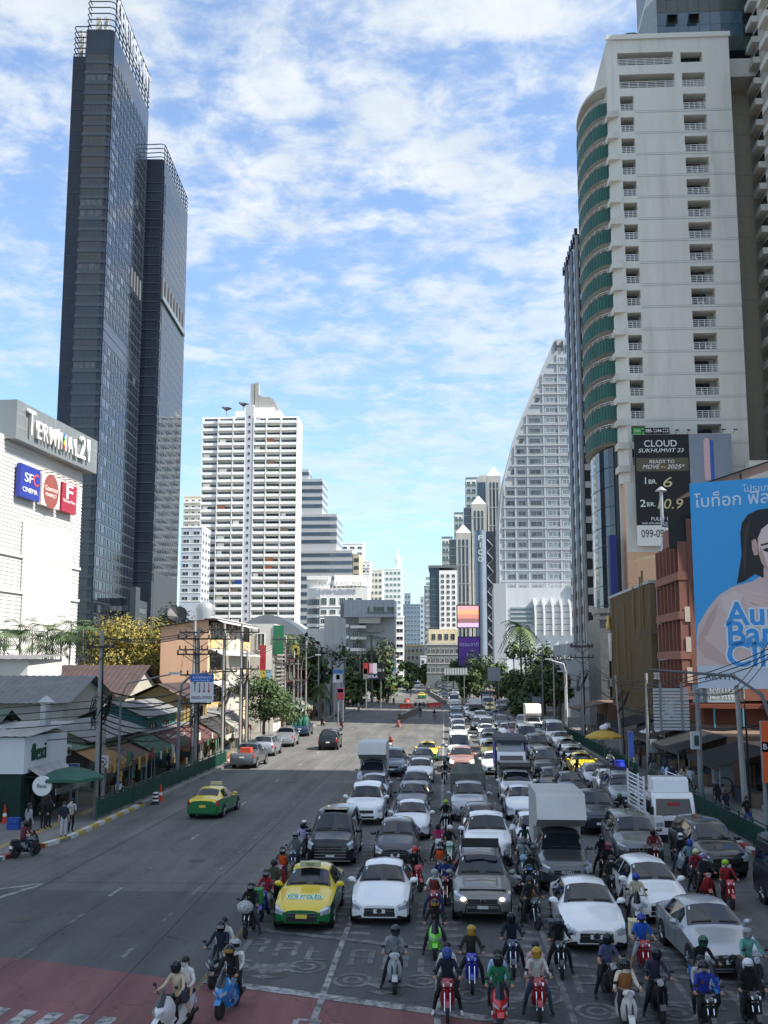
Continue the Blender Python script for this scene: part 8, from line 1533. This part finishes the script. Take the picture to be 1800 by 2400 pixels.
# ================================================================ motorcycles
_bike = {}
def tapered(secs, mi=0): return M().loft([[(-w, y, z0), (-w * 1.05, y, (z0 + z1) / 2), (-w * .7, y, z1), (w * .7, y, z1), (w * 1.05, y, (z0 + z1) / 2), (w, y, z0)] for (y, w, z0, z1) in secs], mi)
def vloft(secs): return M().loft([[(-w, b, z), (-w * .95, f + .5 * (b - f), z), (-w * .55, f + .06, z), (0, f, z), (w * .55, f + .06, z), (w * .95, f + .5 * (b - f), z), (w, b, z)] for z, w, f, b in secs])
def wheel_mesh(r, w): return (M().lathe([(r * .68, -w), (r * .92, -w), (r, -w * .4), (r, w * .4), (r * .92, w), (r * .68, w)], 18, axis='x').mesh('tyre', RUBBER, 40), M().lathe([(r * .70, -w * .5), (r * .70, w * .5), (r * .62, w * .5), (r * .62, -w * .5)], 16, axis='x').tube([(0, -r * .65, 0), (0, r * .65, 0)], .018, 4).tube([(0, 0, -r * .65), (0, 0, r * .65)], .018, 4).lathe([(.05, -w), (.05, w)], 10, axis='x').mesh('rim', ALLOY))
def bike_parts(kind):
 if kind in _bike: return _bike[kind]
 P = []; mx = kind == 'maxi'; vs = kind == 'scooter'; r, w = (.25, .06) if vs else ((.27, .065) if mx else (.29, .045)); fw, rw = -.64, .60
 fork = M()
 for s in (-1, 1): fork.tube([(s * .075, fw, r), (s * .075, fw + .20, .84)], .022 if not mx else .028, 6)
 P.append(('fork', fork.mesh('fork', CHROME if kind == 'wave' else BLACK), None))
 arc = lambda R, a0, a1, n=6: [(fw + R * cos(a0 + (a1 - a0) * k / n), r + R * sin(a0 + (a1 - a0) * k / n)) for k in range(n + 1)]
 fen = M(); A, B = arc(r + .035, .5, 2.6), arc(r + .02, .5, 2.6); hw = w + .02; n = len(A); fen.add([(s * hw * q, y, z) for (y, z) in A for s, q in ((-1, 1), (-1, .5), (1, .5), (1, 1))], [(4 * i + j, 4 * i + j + 1, 4 * i + j + 5, 4 * i + j + 4) for i in range(n - 1) for j in range(3)]); P.append(('front_fender', fen.mesh('front_fender', WHITEP, 60), 'c'))
 if mx:
  P.append(('front_fairing', vloft([(.30, .10, -.56, -.30), (.46, .17, -.70, -.24), (.62, .21, -.79, -.24), (.76, .22, -.76, -.26), (.90, .17, -.64, -.30), (1.02, .10, -.54, -.36)]).mesh('front_fairing', WHITEP, 32), 'c')); P.append(('windscreen', M().add([(-.13, -.66, .82), (0, -.74, .80), (.13, -.66, .82), (.10, -.50, 1.06), (.05, -.45, 1.18), (0, -.49, 1.20), (-.05, -.45, 1.18), (-.10, -.50, 1.06)], [(0, 1, 5, 7), (1, 2, 3, 5), (7, 5, 6), (5, 3, 4)]).mesh('windscreen', mat('smoked_screen', (.02, .022, .025), .1, 0, 0)), None))
  P += [('headlight', M().add([(s * .03, -.80, .58), (s * .19, -.70, .66), (s * .19, -.70, .76), (s * .04, -.80, .66)], [(0, 1, 2, 3), (3, 2, 1, 0)]).mesh('headlight', LAMP), None) for s in (-1, 1)]; P.append(('body_shell', tapered([(-.3, .17, .22, .42), (0, .2, .22, .46), (.25, .2, .26, .72), (.6, .17, .48, .80), (.92, .06, .66, .82)]).mesh('body_shell', WHITEP, 50), 'c'))
  P.append(('seat', tapered([(-.02, .10, .66, .74), (.2, .15, .72, .80), (.42, .15, .74, .82), (.5, .13, .78, .90), (.82, .11, .80, .90)]).mesh('seat', BLACK, 50), None))
 elif vs:
  P.append(('leg_shield', vloft([(.26, .15, -.36, -.30), (.40, .20, -.46, -.34), (.62, .22, -.52, -.38), (.82, .17, -.54, -.40), (.96, .08, -.52, -.42)]).mesh('leg_shield', WHITEP, 40), 'c')); P.append(('floorboard', M().box(-.18, .18, -.4, .08, .24, .30).mesh('floorboard', BLACK), None)); P.append(('body_shell', tapered([(.0, .12, .26, .66), (.18, .20, .28, .72), (.5, .22, .30, .74), (.8, .14, .46, .72), (.88, .06, .56, .68)]).mesh('body_shell', WHITEP, 50), 'c'))
  P.append(('handlebar_cowl', M().ell((0, -.44, 1.0), (.17, .11, .09), 12, 7).mesh('handlebar_cowl', WHITEP, 60), 'c')); P.append(('headlight', M().lathe([(.085, -.03), (.09, 0)], 16, (0, -.545, 1.0), 'y').mesh('headlight', LAMP), None)); P.append(('seat', tapered([(.0, .12, .70, .78), (.3, .15, .74, .82), (.75, .12, .74, .82)]).mesh('seat', BLACK, 50), None))
 else:
  P.append(('leg_shield', M().add([(s * x, y, z) for s in (1, -1) for (x, y, z) in ((.03, -.56, .82), (.16, -.50, .80), (.20, -.36, .52), (.17, -.26, .32), (.05, -.34, .34), (.03, -.50, .56))], [(0, 1, 2, 5), (5, 2, 3, 4), (6, 11, 8, 7), (11, 10, 9, 8), (0, 5, 11, 6), (5, 4, 10, 11), (0, 6, 7, 1)]).mesh('leg_shield', WHITEP, 30), 'c'))
  P.append(('headlight_cowl', tapered([(-.62, .06, .88, .98), (-.56, .15, .84, 1.04), (-.44, .17, .90, 1.08), (-.34, .10, .94, 1.04)]).mesh('headlight_cowl', WHITEP, 50), 'c')); P.append(('headlight', M().add([(-.11, -.615, .90), (.11, -.615, .90), (.13, -.60, .97), (0, -.60, 1.02), (-.13, -.60, .97)], [(0, 1, 2, 3, 4)]).mesh('headlight', LAMP), None)); P.append(('body_shell', tapered([(-.2, .05, .42, .56), (.05, .10, .40, .66), (.3, .13, .48, .74), (.6, .12, .58, .76), (.88, .05, .68, .78)]).mesh('body_shell', WHITEP, 50), 'c'))
  P.append(('engine', M().box(-.11, .11, -.2, .2, .22, .42).lathe([(.09, -.13), (.09, .13)], 10, (0, -.1, .34), 'x').mesh('engine', ALLOY), None)); P.append(('seat', tapered([(-.02, .09, .70, .76), (.25, .13, .72, .80), (.75, .12, .76, .83)]).mesh('seat', BLACK, 50), None))
 P.append(('handlebar', M().tube([(-.36, -.32, 1.04), (-.2, -.40, 1.04), (.2, -.40, 1.04), (.36, -.32, 1.04)], .018, 6).tube([(0, fw + .20, .82), (0, -.40, 1.04)], .025, 6).mesh('handlebar', BLACK), None))
 P += [('mirror', M().tube([(s * .24, -.39, 1.05), (s * .30, -.42, 1.22)], .008, 4).ell((s * .33, -.42, 1.25), (.07, .02, .045), 8, 5).mesh('mirror', BLACK), None) for s in (-1, 1)]
 P.append(('exhaust', M().tube([(.1, -.1, .26), (.13, .2, .24), (.16, .45, .30), (.17, .82, .40)], [.02, .025, .05, .055], 8).mesh('exhaust', BLACK), None)); P.append(('tail_lamp', M().box(-.07, .07, .87, .92, .68, .76).mesh('tail_lamp', REDLAMP), None)); P.append(('number_plate', M().box(-.09, .09, .90, .915, .5, .62).mesh('number_plate', PLATE), None))
 _bike[kind] = (P, wheel_mesh(r, w), [(0, fw, r), (0, rw, r)]); return _bike[kind]
def bike(kind, label, u, v, c, rz=0.0, plate=False, box=None, group=None, lean=0.0):
 p = G(u, v); P, wm, wp = bike_parts(kind); s = 1.0; t = thing('motorcycle' if kind != 'scooter' else 'motor_scooter', label, 'motorcycle' if kind != 'scooter' else 'scooter', place(p, rz, .58), rz, group); t.rotation_euler = (0, lean, rz); t.scale = (.9,) * 3
 for nm, me, k in P:
  o = put(me, nm, t)
  if k == 'c': o.material_slots[0].link = 'OBJECT'; o.material_slots[0].material = c
 for q in wp: w = put(wm[0], 'wheel', t, q); put(wm[1], 'rim', w)
 if box: M().box(-.24, .24, .62, 1.08, .86, 1.32).box(-.25, .25, .61, 1.09, 1.32, 1.36).build('delivery_box', plain(box, .6), t)
 return t
# ================================================================ motorcycles, riders, pedestrians
def mp(h): return paint(h)
def ride(kind, bl, u, v, c, rl, pz, shirt, trous, head, rz=0.0, sleeves=True, pas=None, box=None, vest=None, bag=None, shin=True, skin=None, shoes=0):
 b = bike(kind, bl, u, v, mp(c), rz, box=box); dz = {'wave': 0, 'maxi': .0, 'scooter': .0}[kind]
 person(rl, tuple(b.location), rz, pz, shirt, trous, head, sleeves, shin, shoes, skin, bag=bag, vest=vest, scale=.9)
 if pas: pl_, ps, pt, ph = pas[:4]; person(pl_, tuple(b.location), rz, 'pillion', ps, pt, ph, *(pas[4] if len(pas) > 4 else ()), scale=.9)
K = ('full', '17181A', None); KS = ('full', '17181A', SILV); KG = ('full', '1C1C1E', GOLD); WH = ('full', 'D6D6D4', None); OP = ('open', '1A1B1E', None)
ride('maxi', 'white maxi scooter crossing red surface at bottom left', 372, 2440, 'D8D8D6', 'rider in beige jacket and black helmet at bottom left', 'ride', 'BFAE92', '1C1C1F', K, -.35, pas=('woman passenger in white top with dark handbag, long black hair', 'D9D2CE', 'C9A48E', ('long', '', None), (True, False, 0, SKIN2)))
ride('maxi', 'bright blue maxi scooter beside the yellow line', 515, 2390, '1E7FC4', 'rider in black hooded top on bright blue scooter', 'ride', '17171A', '6E7E92', KG, -.15, pas=('passenger in white shirt on bright blue scooter', 'DADADA', '18181A', ('full', '9A9EA2', None)))
ride('maxi', 'black maxi scooter behind bright blue one', 497, 2318, '1A1B1D', 'rider in navy jacket on black maxi scooter', 'footR', '1A2536', 'B9AE98', KS, -.1, pas=('passenger in white and black top on black maxi scooter', 'C9C4BE', '26262A', ('hair', '', None)))
ride('wave', 'black motorcycle with patterned bag on its front', 575, 2200, '1C1D20', 'rider in black with clear visor behind patterned bag', 'footR', '141416', '3A3A40', KS, -.05, box='1F7A3E')
ride('wave', 'blue motorcycle ridden by red jacket rider', 612, 2160, '1B2C8E', 'rider in red jacket beside lettered taxi', 'footL', '8E1A2C', '8A8278', ('full', '24262A', SILV), -.05)
ride('scooter', 'red and white motor scooter behind red jacket rider', 655, 2092, 'A3222A', 'rider in orange vest and silver visor', 'ride', '3A4A44', '26262A', KS, 0, vest='D2501E')
ride('wave', 'dark motorcycle beside black minivan', 686, 2050, '2A3A4A', 'rider in grey jacket left of black minivan', 'footL', '5E6866', '24262A', ('full', '6E7276', None)); ride('scooter', 'grey scooter rearmost along the yellow line', 705, 2020, '5A5F66', 'rider in lilac and white jacket left of black minivan', 'footL', 'A9A4C2', '1A1A1C', K, pas=('passenger in black with white helmet left of black minivan', '141416', '141416', WH))
ride('scooter', 'pale grey retro scooter in front of white sedan', 925, 2330, 'A9B2B4', 'rider in grey hoodie on pale retro scooter', 'footL', '7E8284', '1C1C1E', ('full', '3C4044', None), .05)
ride('maxi', 'black and lime green sport scooter at centre', 1020, 2250, '6FD41E', 'rider in dark suit with gold visor on lime green scooter', 'both', '17191A', '1C1F22', KG)
ride('wave', 'red and white motorcycle at bottom centre', 1049, 2398, '8E1824', 'rider in navy jacket with blue visor at bottom centre', 'both', '131A2C', '101114', ('full', '1E3F8A', BLUEV), pas=('passenger in white sleeves behind navy jacket rider', 'C9C8C4', '1A1A1C', ('hair', '', None)), shoes=1)
ride('wave', 'royal blue motorcycle with green badge', 1107, 2330, '152A9A', 'rider in dark olive jacket with gold helmet visor', 'both', '24261F', '14161C', ('full', 'A8862E', GOLD))
ride('maxi', 'bright red maxi scooter at bottom edge', 1173, 2420, 'C4161C', 'rider in green delivery jacket on bright red scooter', 'ride', '1E6B45', '2A2C2E', K, pas=('passenger in pale blue shirt behind green jacket rider', '9FB6D6', '1C1C20', ('hair', '', None)), shoes=1)
ride('wave', 'dark blue motorcycle left of white front sedan', 1204, 2292, '1A2A4A', 'rider all in navy with black visor', 'both', '10172A', '14181F', K)
ride('wave', 'red motorcycle ridden by rider in white sweatshirt', 1266, 2396, '98141E', 'rider in white sweatshirt and gold helmet', 'both', 'B9B6AE', '2E3C50', ('full', 'B08A2E', GOLD), pas=('passenger in pink behind white sweatshirt rider', 'C9A0A4', 'B98A86', ('hair', '', None), (True, False, 0, SKIN2)))
ride('wave', 'black motorcycle with silver side box beside white sedan', 1317, 2295, '14161A', 'rider in black jacket beside front white sedan', 'both', '0F1114', '121316', ('full', '4A4A4C', SILV), box='3A4248')
ride('wave', 'red motorcycle behind lime green scooter', 1018, 2160, '8A1E22', 'rider in dark red vest over white sleeves', 'both', 'C4C2BC', '2A3C66', ('open', '8A8E90', None), vest='6E2A22')
ride('wave', 'dark motorcycle in third lane gap', 1032, 2078, '3A2422', 'rider in bright orange vest in third lane gap', 'footR', '3A2C28', '1E2A5A', OP, vest='D8561A'); ride('wave', 'white motorcycle ridden by rider in pink', 1028, 2022, 'C9CCCE', 'rider in magenta top between the lanes', 'both', 'B82E6E', '1A1A1E', K, sleeves=False)
ride('wave', 'pale green and white motorcycle between lanes', 1054, 2028, '9FB8A8', 'rider in black with white helmet between lanes', 'footL', '121214', '121214', ('open', 'D6D6D4', None)); ride('wave', 'black motorcycle with lime helmet rider', 1045, 1952, '1E2022', 'rider with lime green helmet between lanes', 'both', '15181A', '1A1A1C', ('open', '8EB81E', None))
ride('wave', 'bright red motorcycle leaning beside dark grey car', 984, 2092, 'C01A24', 'rider in black with red helmet leaning right', 'footR', '0F0F11', '141416', ('open', 'C41E24', None), .35)
ride('maxi', 'white motorcycle turned sideways by bronze SUV', 1216, 2098, 'C9CACC', 'rider in chequered helmet on sideways white bike', 'footR', '1A1C20', '1C1E22', ('full', '6A6C6E', SILV), .75); ride('wave', 'orange motorcycle beside bronze SUV', 1237, 2146, 'D2581A', 'rider in brown trousers with purple visor', 'footL', '1E2226', '8A6E4A', ('full', '16161A', BLUEV), -.2)
ride('wave', 'teal motorcycle left of box pickup', 1232, 2022, '2A5A5E', 'rider in teal jacket looking down left of box pickup', 'ride', '1F4A48', '1A1C1E', K); ride('wave', 'pale blue motorcycle left of box pickup', 1229, 2064, '7FA6B8', 'rider in grey T-shirt with face mask', 'footL', '8E9294', '202226', ('full', '5A5E60', SILV), sleeves=False)
ride('wave', 'black motorcycle partly hidden by white front sedan', 1260, 2180, '1A1A1C', 'rider in dark hooded jacket glancing right', 'both', '1C1F20', '1A1C1E', OP, .3)
ride('scooter', 'black scooter with chrome trim in bike box', 1442, 2356, '17181A', 'rider in blue patterned shirt with backpack straps', 'footL', '4A5070', '101012', K, .1, bag='1A1C22', sleeves=False)
ride('wave', 'red motorcycle carrying cream delivery box', 1517, 2294, '9A1622', 'rider in bright blue shirt with blue helmet', 'footL', '1A4FA8', '9A9CA2', ('open', '2A3A8E', SILV), 0, box='D0C49A', shin=False, sleeves=False)
ride('maxi', 'white motorcycle beside right-hand hatchback', 1495, 2172, 'D2D3D4', 'rider in cream shirt with blue helmet', 'both', 'B9AE92', '22242A', ('open', '24409A', None), -.15)
ride('scooter', 'black scooter with violet headlamp panel', 1553, 2400, '15171C', 'rider in dark purple jacket with black helmet', 'footL', '2C2A40', '121318', K); ride('scooter', 'white scooter at bottom edge ridden by brown scarf rider', 1480, 2432, 'C9C6BE', 'rider in cream sleeves with brown headscarf', 'ride', 'CFC4AE', '2A2622', ('open', '1C2420', None), 0, vest='8A5A2A', bag='1A1A1A')
ride('maxi', 'vivid blue maxi scooter before silver sedan', 1676, 2362, '1277C8', 'rider in black with mint striped helmet', 'footL', '0F1012', '141518', ('full', '2A5A4A', None), .2, shoes=1); ride('scooter', 'grey and black scooter at right edge', 1782, 2340, '2A2C2E', 'rider in mint green shirt with silver helmet', 'ride', '5E9A8E', '1C1C1E', ('full', '8E9294', SILV), .1)
ride('wave', 'black motorcycle cut by bottom edge at right', 1672, 2440, '1A1A1C', 'rider in blue jacket and black cap helmet at bottom edge', 'ride', '1E2F8A', '1A1A1C', OP, pas=('passenger in black and white striped top', 'B9B7B2', '1A1A1C', ('hair', '', None), (True, True, 0, SKIN2))); ride('wave', 'dark motorcycle in bottom right corner', 1778, 2432, '141416', 'rider in black with white helmet in bottom right corner', 'ride', '0E0E10', '141416', ('open', 'D0D2D4', None))
for a in [('wave', 'black motorcycle right of box pickup', 1418, 2056, '17191C', 'rider in navy jacket with round chest logo', 'both', '10172C', '15171C', KS), ('wave', 'red motorcycle right of box pickup', 1432, 2080, '7A1A20', 'rider with pink and red helmet', 'both', '15161A', '141518', ('full', 'A83A4A', None)), ('wave', 'dark motorcycle behind front white sedan', 1441, 2118, '1E2022', 'rider in dark olive jacket behind front white sedan', 'both', '1E211F', '2A2C2C', OP), ('wave', 'maroon motorcycle between white sedan and hatchback', 1480, 2146, '5A1E20', 'rider in navy jacket beside right-hand hatchback', 'both', '141C36', '1A1C22', OP),
  ('wave', 'dark red motorcycle before silver-grey SUV', 1540, 2040, '6A1A1E', 'rider with maroon helmet and red top', 'ride', '7A1E22', '1A1A1C', ('full', '4A1A1C', None)), ('maxi', 'white and blue motorcycle left of black SUV', 1606, 2052, 'B9C0C8', 'rider in black with white helmet left of black SUV', 'footL', '101114', '1A3A4A', WH), ('scooter', 'red scooter in front of black SUV', 1664, 2114, 'A81A1E', 'rider in dark jacket with purple helmet', 'both', '24262A', '16181A', ('open', '6A4A7A', None)), ('wave', 'red and white motorcycle in front of black SUV', 1717, 2132, 'B02024', 'rider with lime helmet and red sleeves', 'ride', '8A1E22', '16181A', ('open', '8AB820', None)),
  ('wave', 'black motorcycle left of stake lorry', 1458, 1932, '1C1E20', 'rider with bright green helmet', 'both', '17211C', '1A1A1C', ('open', '1E8A4A', None)), ('wave', 'white fronted motorcycle left of stake lorry', 1489, 1930, 'A9ACB0', 'rider in orange vest left of stake lorry', 'both', 'B9B9B4', '1E2226', OP), ('wave', 'dark motorcycle hugging the stake lorry', 1516, 1938, '202226', 'rider with white helmet hugging the stake lorry', 'both', '1C1E20', '1A1A1C', ('open', 'D0D0CE', None)), ('wave', 'blue motorcycle by blue drum', 1433, 1808, '1E3A8A', 'rider in orange vest over white shirt by blue drum', 'both', 'B9B9B4', '22262C', OP),
  ('wave', 'black motorcycle left of silver sedan by drum', 1374, 1842, '1A1C1E', 'rider in black left of silver sedan by drum', 'both', '131416', '16181A', ('full', 'C9CACC', None)), ('wave', 'black motorcycle left of yellow cab', 1356, 1832, '1C1C1E', 'rider in black left of yellow cab', 'both', '141517', '17191B', K), ('maxi', 'large white and black motorcycle beside black minivan', 1325, 1808, 'B0B2B4', 'rider in black on large white motorcycle', 'both', '17181B', '1A1A1C', K), ('wave', 'red motorcycle behind large white motorcycle', 1315, 1788, '7A1E1E', 'rider in navy behind large white motorcycle', 'both', '161A24', '1A1C20', K), ('wave', 'pale motorcycle between far right lanes', 1204, 1703, '8EA8A8', 'rider in teal between far right lanes', 'both', '2A3A3A', '1A1A1C', K),
  ('wave', 'white motorcycle ridden alone by red jacket rider', 914, 1765, 'C9C9C6', 'rider in red jacket riding near yellow line', 'ride', '8A1A20', '1A1A1C', ('open', '8A2A2A', None)), ('wave', 'black motorcycle beside blue-grey SUV', 941, 1802, '1A1A1C', 'rider in black beside blue-grey SUV', 'ride', '111214', '141416', K), ('wave', 'black motorcycle on hatched lane line', 1042, 1838, '1C1E20', 'rider in black alone on hatched lane line', 'ride', '101113', '141518', K), ('wave', 'black motorcycle before parked barrier group', 985, 1682, '1A1A1C', 'left one of two riders in front of barriers', 'ride', '121315', '17181A', K), ('wave', 'dark red motorcycle before red barriers', 1018, 1688, '5A1A1A', 'right one of two riders in front of barriers', 'ride', '141416', '17181A', K)]: ride(*a, vest='D2541C' if 'orange vest' in a[4] else None)
for a in [('wave', 'red motorcycle riding away on left road', 801, 1712, '8A1A1E', 'rider in black riding away on left road', 'ride', '161618', '1A1A1C', K, pi), ('wave', 'white motorcycle riding away near left kerb', 841, 1667, 'C9C9C6', 'rider in white riding away near left kerb', 'ride', 'B9B9B6', '2A2A2E', WH, pi), ('wave', 'dark motorcycle stopped at left kerb', 753, 1700, '1A1A1C', 'rider in black stopped at left kerb', 'footL', '141416', '1A1A1C', K, pi + .4), ('wave', 'far motorcycle left of bright red barriers', 923, 1652, '1C1C1E', 'far rider left of bright red barriers', 'ride', '151618', '1A1A1C', K, pi), ('wave', 'far white motorcycle beyond barriers', 963, 1634, 'A9A9A6', 'far rider in dark top beyond barriers', 'ride', '2A2A2C', '1A1A1C', K, pi), ('maxi', 'black scooter seen from behind at left pavement edge', 84, 2003, '17181B', 'rider in maroon sleeves seen from behind at left kerb', 'footL', '5A1A2A', '24304A', K, pi - .5)]: ride(*a, bag='141416' if 'maroon' in a[4] else None)
for a in [('wave', 'dark green motorcycle by the yellow line', 634, 2130, '1E3A2E', 'rider in olive shirt just behind red jacket rider', 'footL', '4A4E3A', '1C1E22', OP), ('wave', 'dark red motorcycle beside bronze SUV mirror', 1044, 2122, '6A1A20', 'rider in blue shirt beside bronze SUV mirror', 'both', '1E3A7A', '1C1E24', ('hair', '', None)), ('wave', 'grey motorcycle beside box pickup wheel', 1250, 2106, '4A4E52', 'rider in dark hooded top behind purple visor rider', 'both', '1A1C1E', '202226', OP), ('wave', 'blue motorcycle close to black SUV wheel', 1628, 2070, '2A4A6A', 'rider with shiny blue helmet left of black SUV', 'both', '6E8A92', '16181A', ('full', '2A3A9A', BLUEV)), ('wave', 'dark motorcycle directly before black SUV headlamp', 1644, 2098, '2A2A2E', 'rider in red with cream helmet left of black SUV', 'both', '8A1E26', '1C1E22', ('open', 'C9BE9A', None))]: ride(*a)
for i, (u, v) in enumerate([(1084, 1657), (1093, 1650), (1075, 1650), (1102, 1660), (1090, 1644), (1112, 1652)]):
 b = bike('wave', 'motorcycle in far cluster right of third lane', u, v, mp('1A1A1C'), .1 * (i % 3), group='far cluster of motorcycles'); person('rider in far motorcycle cluster', tuple(b.location), .1 * (i % 3), 'both', ['17181A', '2A3A4A', '3A2A2A'][i % 3], '1A1A1C', K, group='riders in the far cluster', scale=.9)
for i, (u, v) in enumerate([(985, 1655), (995, 1656), (1003, 1655)]): bike('wave', ['left motorcycle parked behind red barriers', 'middle motorcycle parked behind red barriers', 'right motorcycle parked behind red barriers'][i], u, v, mp(['3A4A8A', '1A1A1C', '8A8A8E'][i]), 1.2)
for i, (u, v) in enumerate([(793, 1683), (1213, 1666), (1196, 1660)]): bike('wave', ['motorcycle parked at left pavement edge', 'white motorcycle parked at right pavement', 'dark motorcycle parked at right pavement'][i], u, v, mp(['1A1A1C', 'C9C9C9', '222226'][i]), [2.6, .3, .4][i])
bg = thing('patterned_bag', 'grey and white patterned bag on black motorcycle', 'bag', (*G(574, 2203)[:2], .86)); M().ell((0, -.05, .12), (.26, .2, .2), 12, 8).build('bag', mat('patterned_cloth', (.35, .35, .36), .8, 0, .9, 22), bg, 60)
hb = thing('handbag', 'dark handbag hanging beside white top passenger', 'bag', (*place(G(372, 2440), -.35, .4)[:2], .75)); hb.location.x += .36; M().box(-.06, .06, -.17, .17, 0, .26).build('bag', cloth('2A2E3A'), hb); M().tube([(0, -.1, .26), (0, 0, .42), (0, .1, .26)], .01, 4).build('handle', BLACK, hb)
# pedestrians
HR, LG = ('hair', '', None), ('long', '', None)
for (lab, u, v, rz, pz, s, tr, hd, sl, shn, sc) in [('man in navy T-shirt and white trousers waiting at left kerb', 148, 1962, .5, 'stand', '1C2436', 'B9BBBE', HR, False, True, 0), ('woman in pale blouse with face mask at left kerb', 165, 1951, .6, 'phone', 'B5AEAA', '1A1C20', LG, True, True, 0), ('girl in grey top with long black hair at left kerb', 66, 1966, 2.6, 'stand', '8E9096', '1C1C20', LG, True, False, 0), ('person in black top beside grey top girl', 100, 1944, 2.9, 'stand', '141416', '1A1A1C', LG, True, True, 0), ('person in patterned dark top behind girl', 113, 1940, 2.7, 'phone', '2A2A2E', '141416', LG, False, True, 0),
  ('man all in black walking behind right fence', 1683, 1903, .2, 'walk', '141614', '121214', ('open', '2A2F5A', None), True, True, 1), ('man in navy T-shirt walking behind right fence', 1704, 1925, .3, 'walk', '1A2236', '1A1C22', HR, False, False, 1), ('man in black vest and blue shorts behind right fence', 1753, 1944, .2, 'walk', '101012', '2A3A9A', HR, False, False, 0), ('person in grey backpack walking away on right pavement', 1532, 1836, 3.0, 'walk', '8E9296', '3A3C40', HR, True, True, 0), ('woman in pale blue shirt on right pavement', 1560, 1846, 2.8, 'walk', '8EA4D2', '9A9EA6', LG, True, True, 0), ('woman in navy with white bag on right pavement', 1576, 1850, .1, 'walk', '24284A', '2A2A30', LG, True, True, 0),
  ('woman in cream blouse in right pavement crowd', 1604, 1852, 3.0, 'walk', 'B5A88E', '22242A', LG, True, True, 0), ('person in white shirt in right pavement crowd', 1620, 1858, 2.9, 'walk', 'C4C8CE', '26282E', HR, True, True, 0), ('man in black and white top by control box pole', 1634, 1876, .2, 'walk', '6A6A6E', '17181A', HR, True, True, 0), ('person in dark top behind crowd at shop', 1590, 1835, 1.2, 'stand', '3A2E2A', '26262A', HR, True, True, 0), ('cap-wearing seller in dark shirt by grey shop', 1525, 1818, -1.2, 'stand', '15171C', '22242A', OP, True, True, 0), ('person in red-brown top near grey shop pole', 1501, 1800, 1.0, 'stand', '7A3A2E', '2A2A2C', HR, True, True, 0),
  ('vendor in light top under yellow umbrella', 1408, 1770, .3, 'stand', '8A7A82', '26262A', HR, False, True, 0), ('pedestrian in white shirt by right lamp post', 1330, 1716, .4, 'walk', 'C4C6CA', '24262C', HR, True, True, 0), ('pedestrian in black far right pavement', 1214, 1660, .2, 'stand', '141416', '1A1A1C', ('open', 'D6D6D6', None), True, True, 0), ('seated-looking vendor in white by notice board', 1234, 1668, .2, 'stand', 'B9B9B4', '3A3A40', HR, True, True, 0), ('person in pink on far left pavement', 821, 1657, .3, 'walk', 'C49AA4', '3A3A44', LG, True, False, 0), ('person in white on far left pavement', 815, 1656, 2.9, 'walk', 'C9C9C6', '3A3A40', HR, True, True, 0), ('person in dark red on far left pavement', 834, 1653, .2, 'walk', '6A2A3A', '2A2A30', HR, True, True, 0), ('person in black on far left pavement', 828, 1651, .5, 'walk', '1A1A1E', '1E1E22', HR, True, True, 0), ('person in blue shirt at left stalls', 774, 1676, 2.0, 'stand', '2A3F9A', '2A2A30', HR, True, True, 0), ('person in pale dress at left kerb stalls', 783, 1682, .5, 'stand', '9FB0C4', '8A98AA', LG, True, True, 0), ('stallholder in dark shirt under maroon awning', 395, 1816, 1.2, 'stand', '2A2A2E', '22242A', HR, False, True, 0), ('stallholder in white under tarpaulin stall', 545, 1753, 1.4, 'stand', 'B9BCC0', '22242A', HR, True, True, 0)]:
 p = G(u, v, .15); person(lab, (p.x, p.y, .15 if (p.x < kx(LK, p.y) or p.x > kx(RK, p.y)) else 0.0), rz, pz, s, tr, hd, sl, shn, sc, SKIN2 if hd is LG else SKIN, bag='5A5E64' if 'backpack' in lab else None, scale=.96)
bpy.data.scenes.remove(WS)
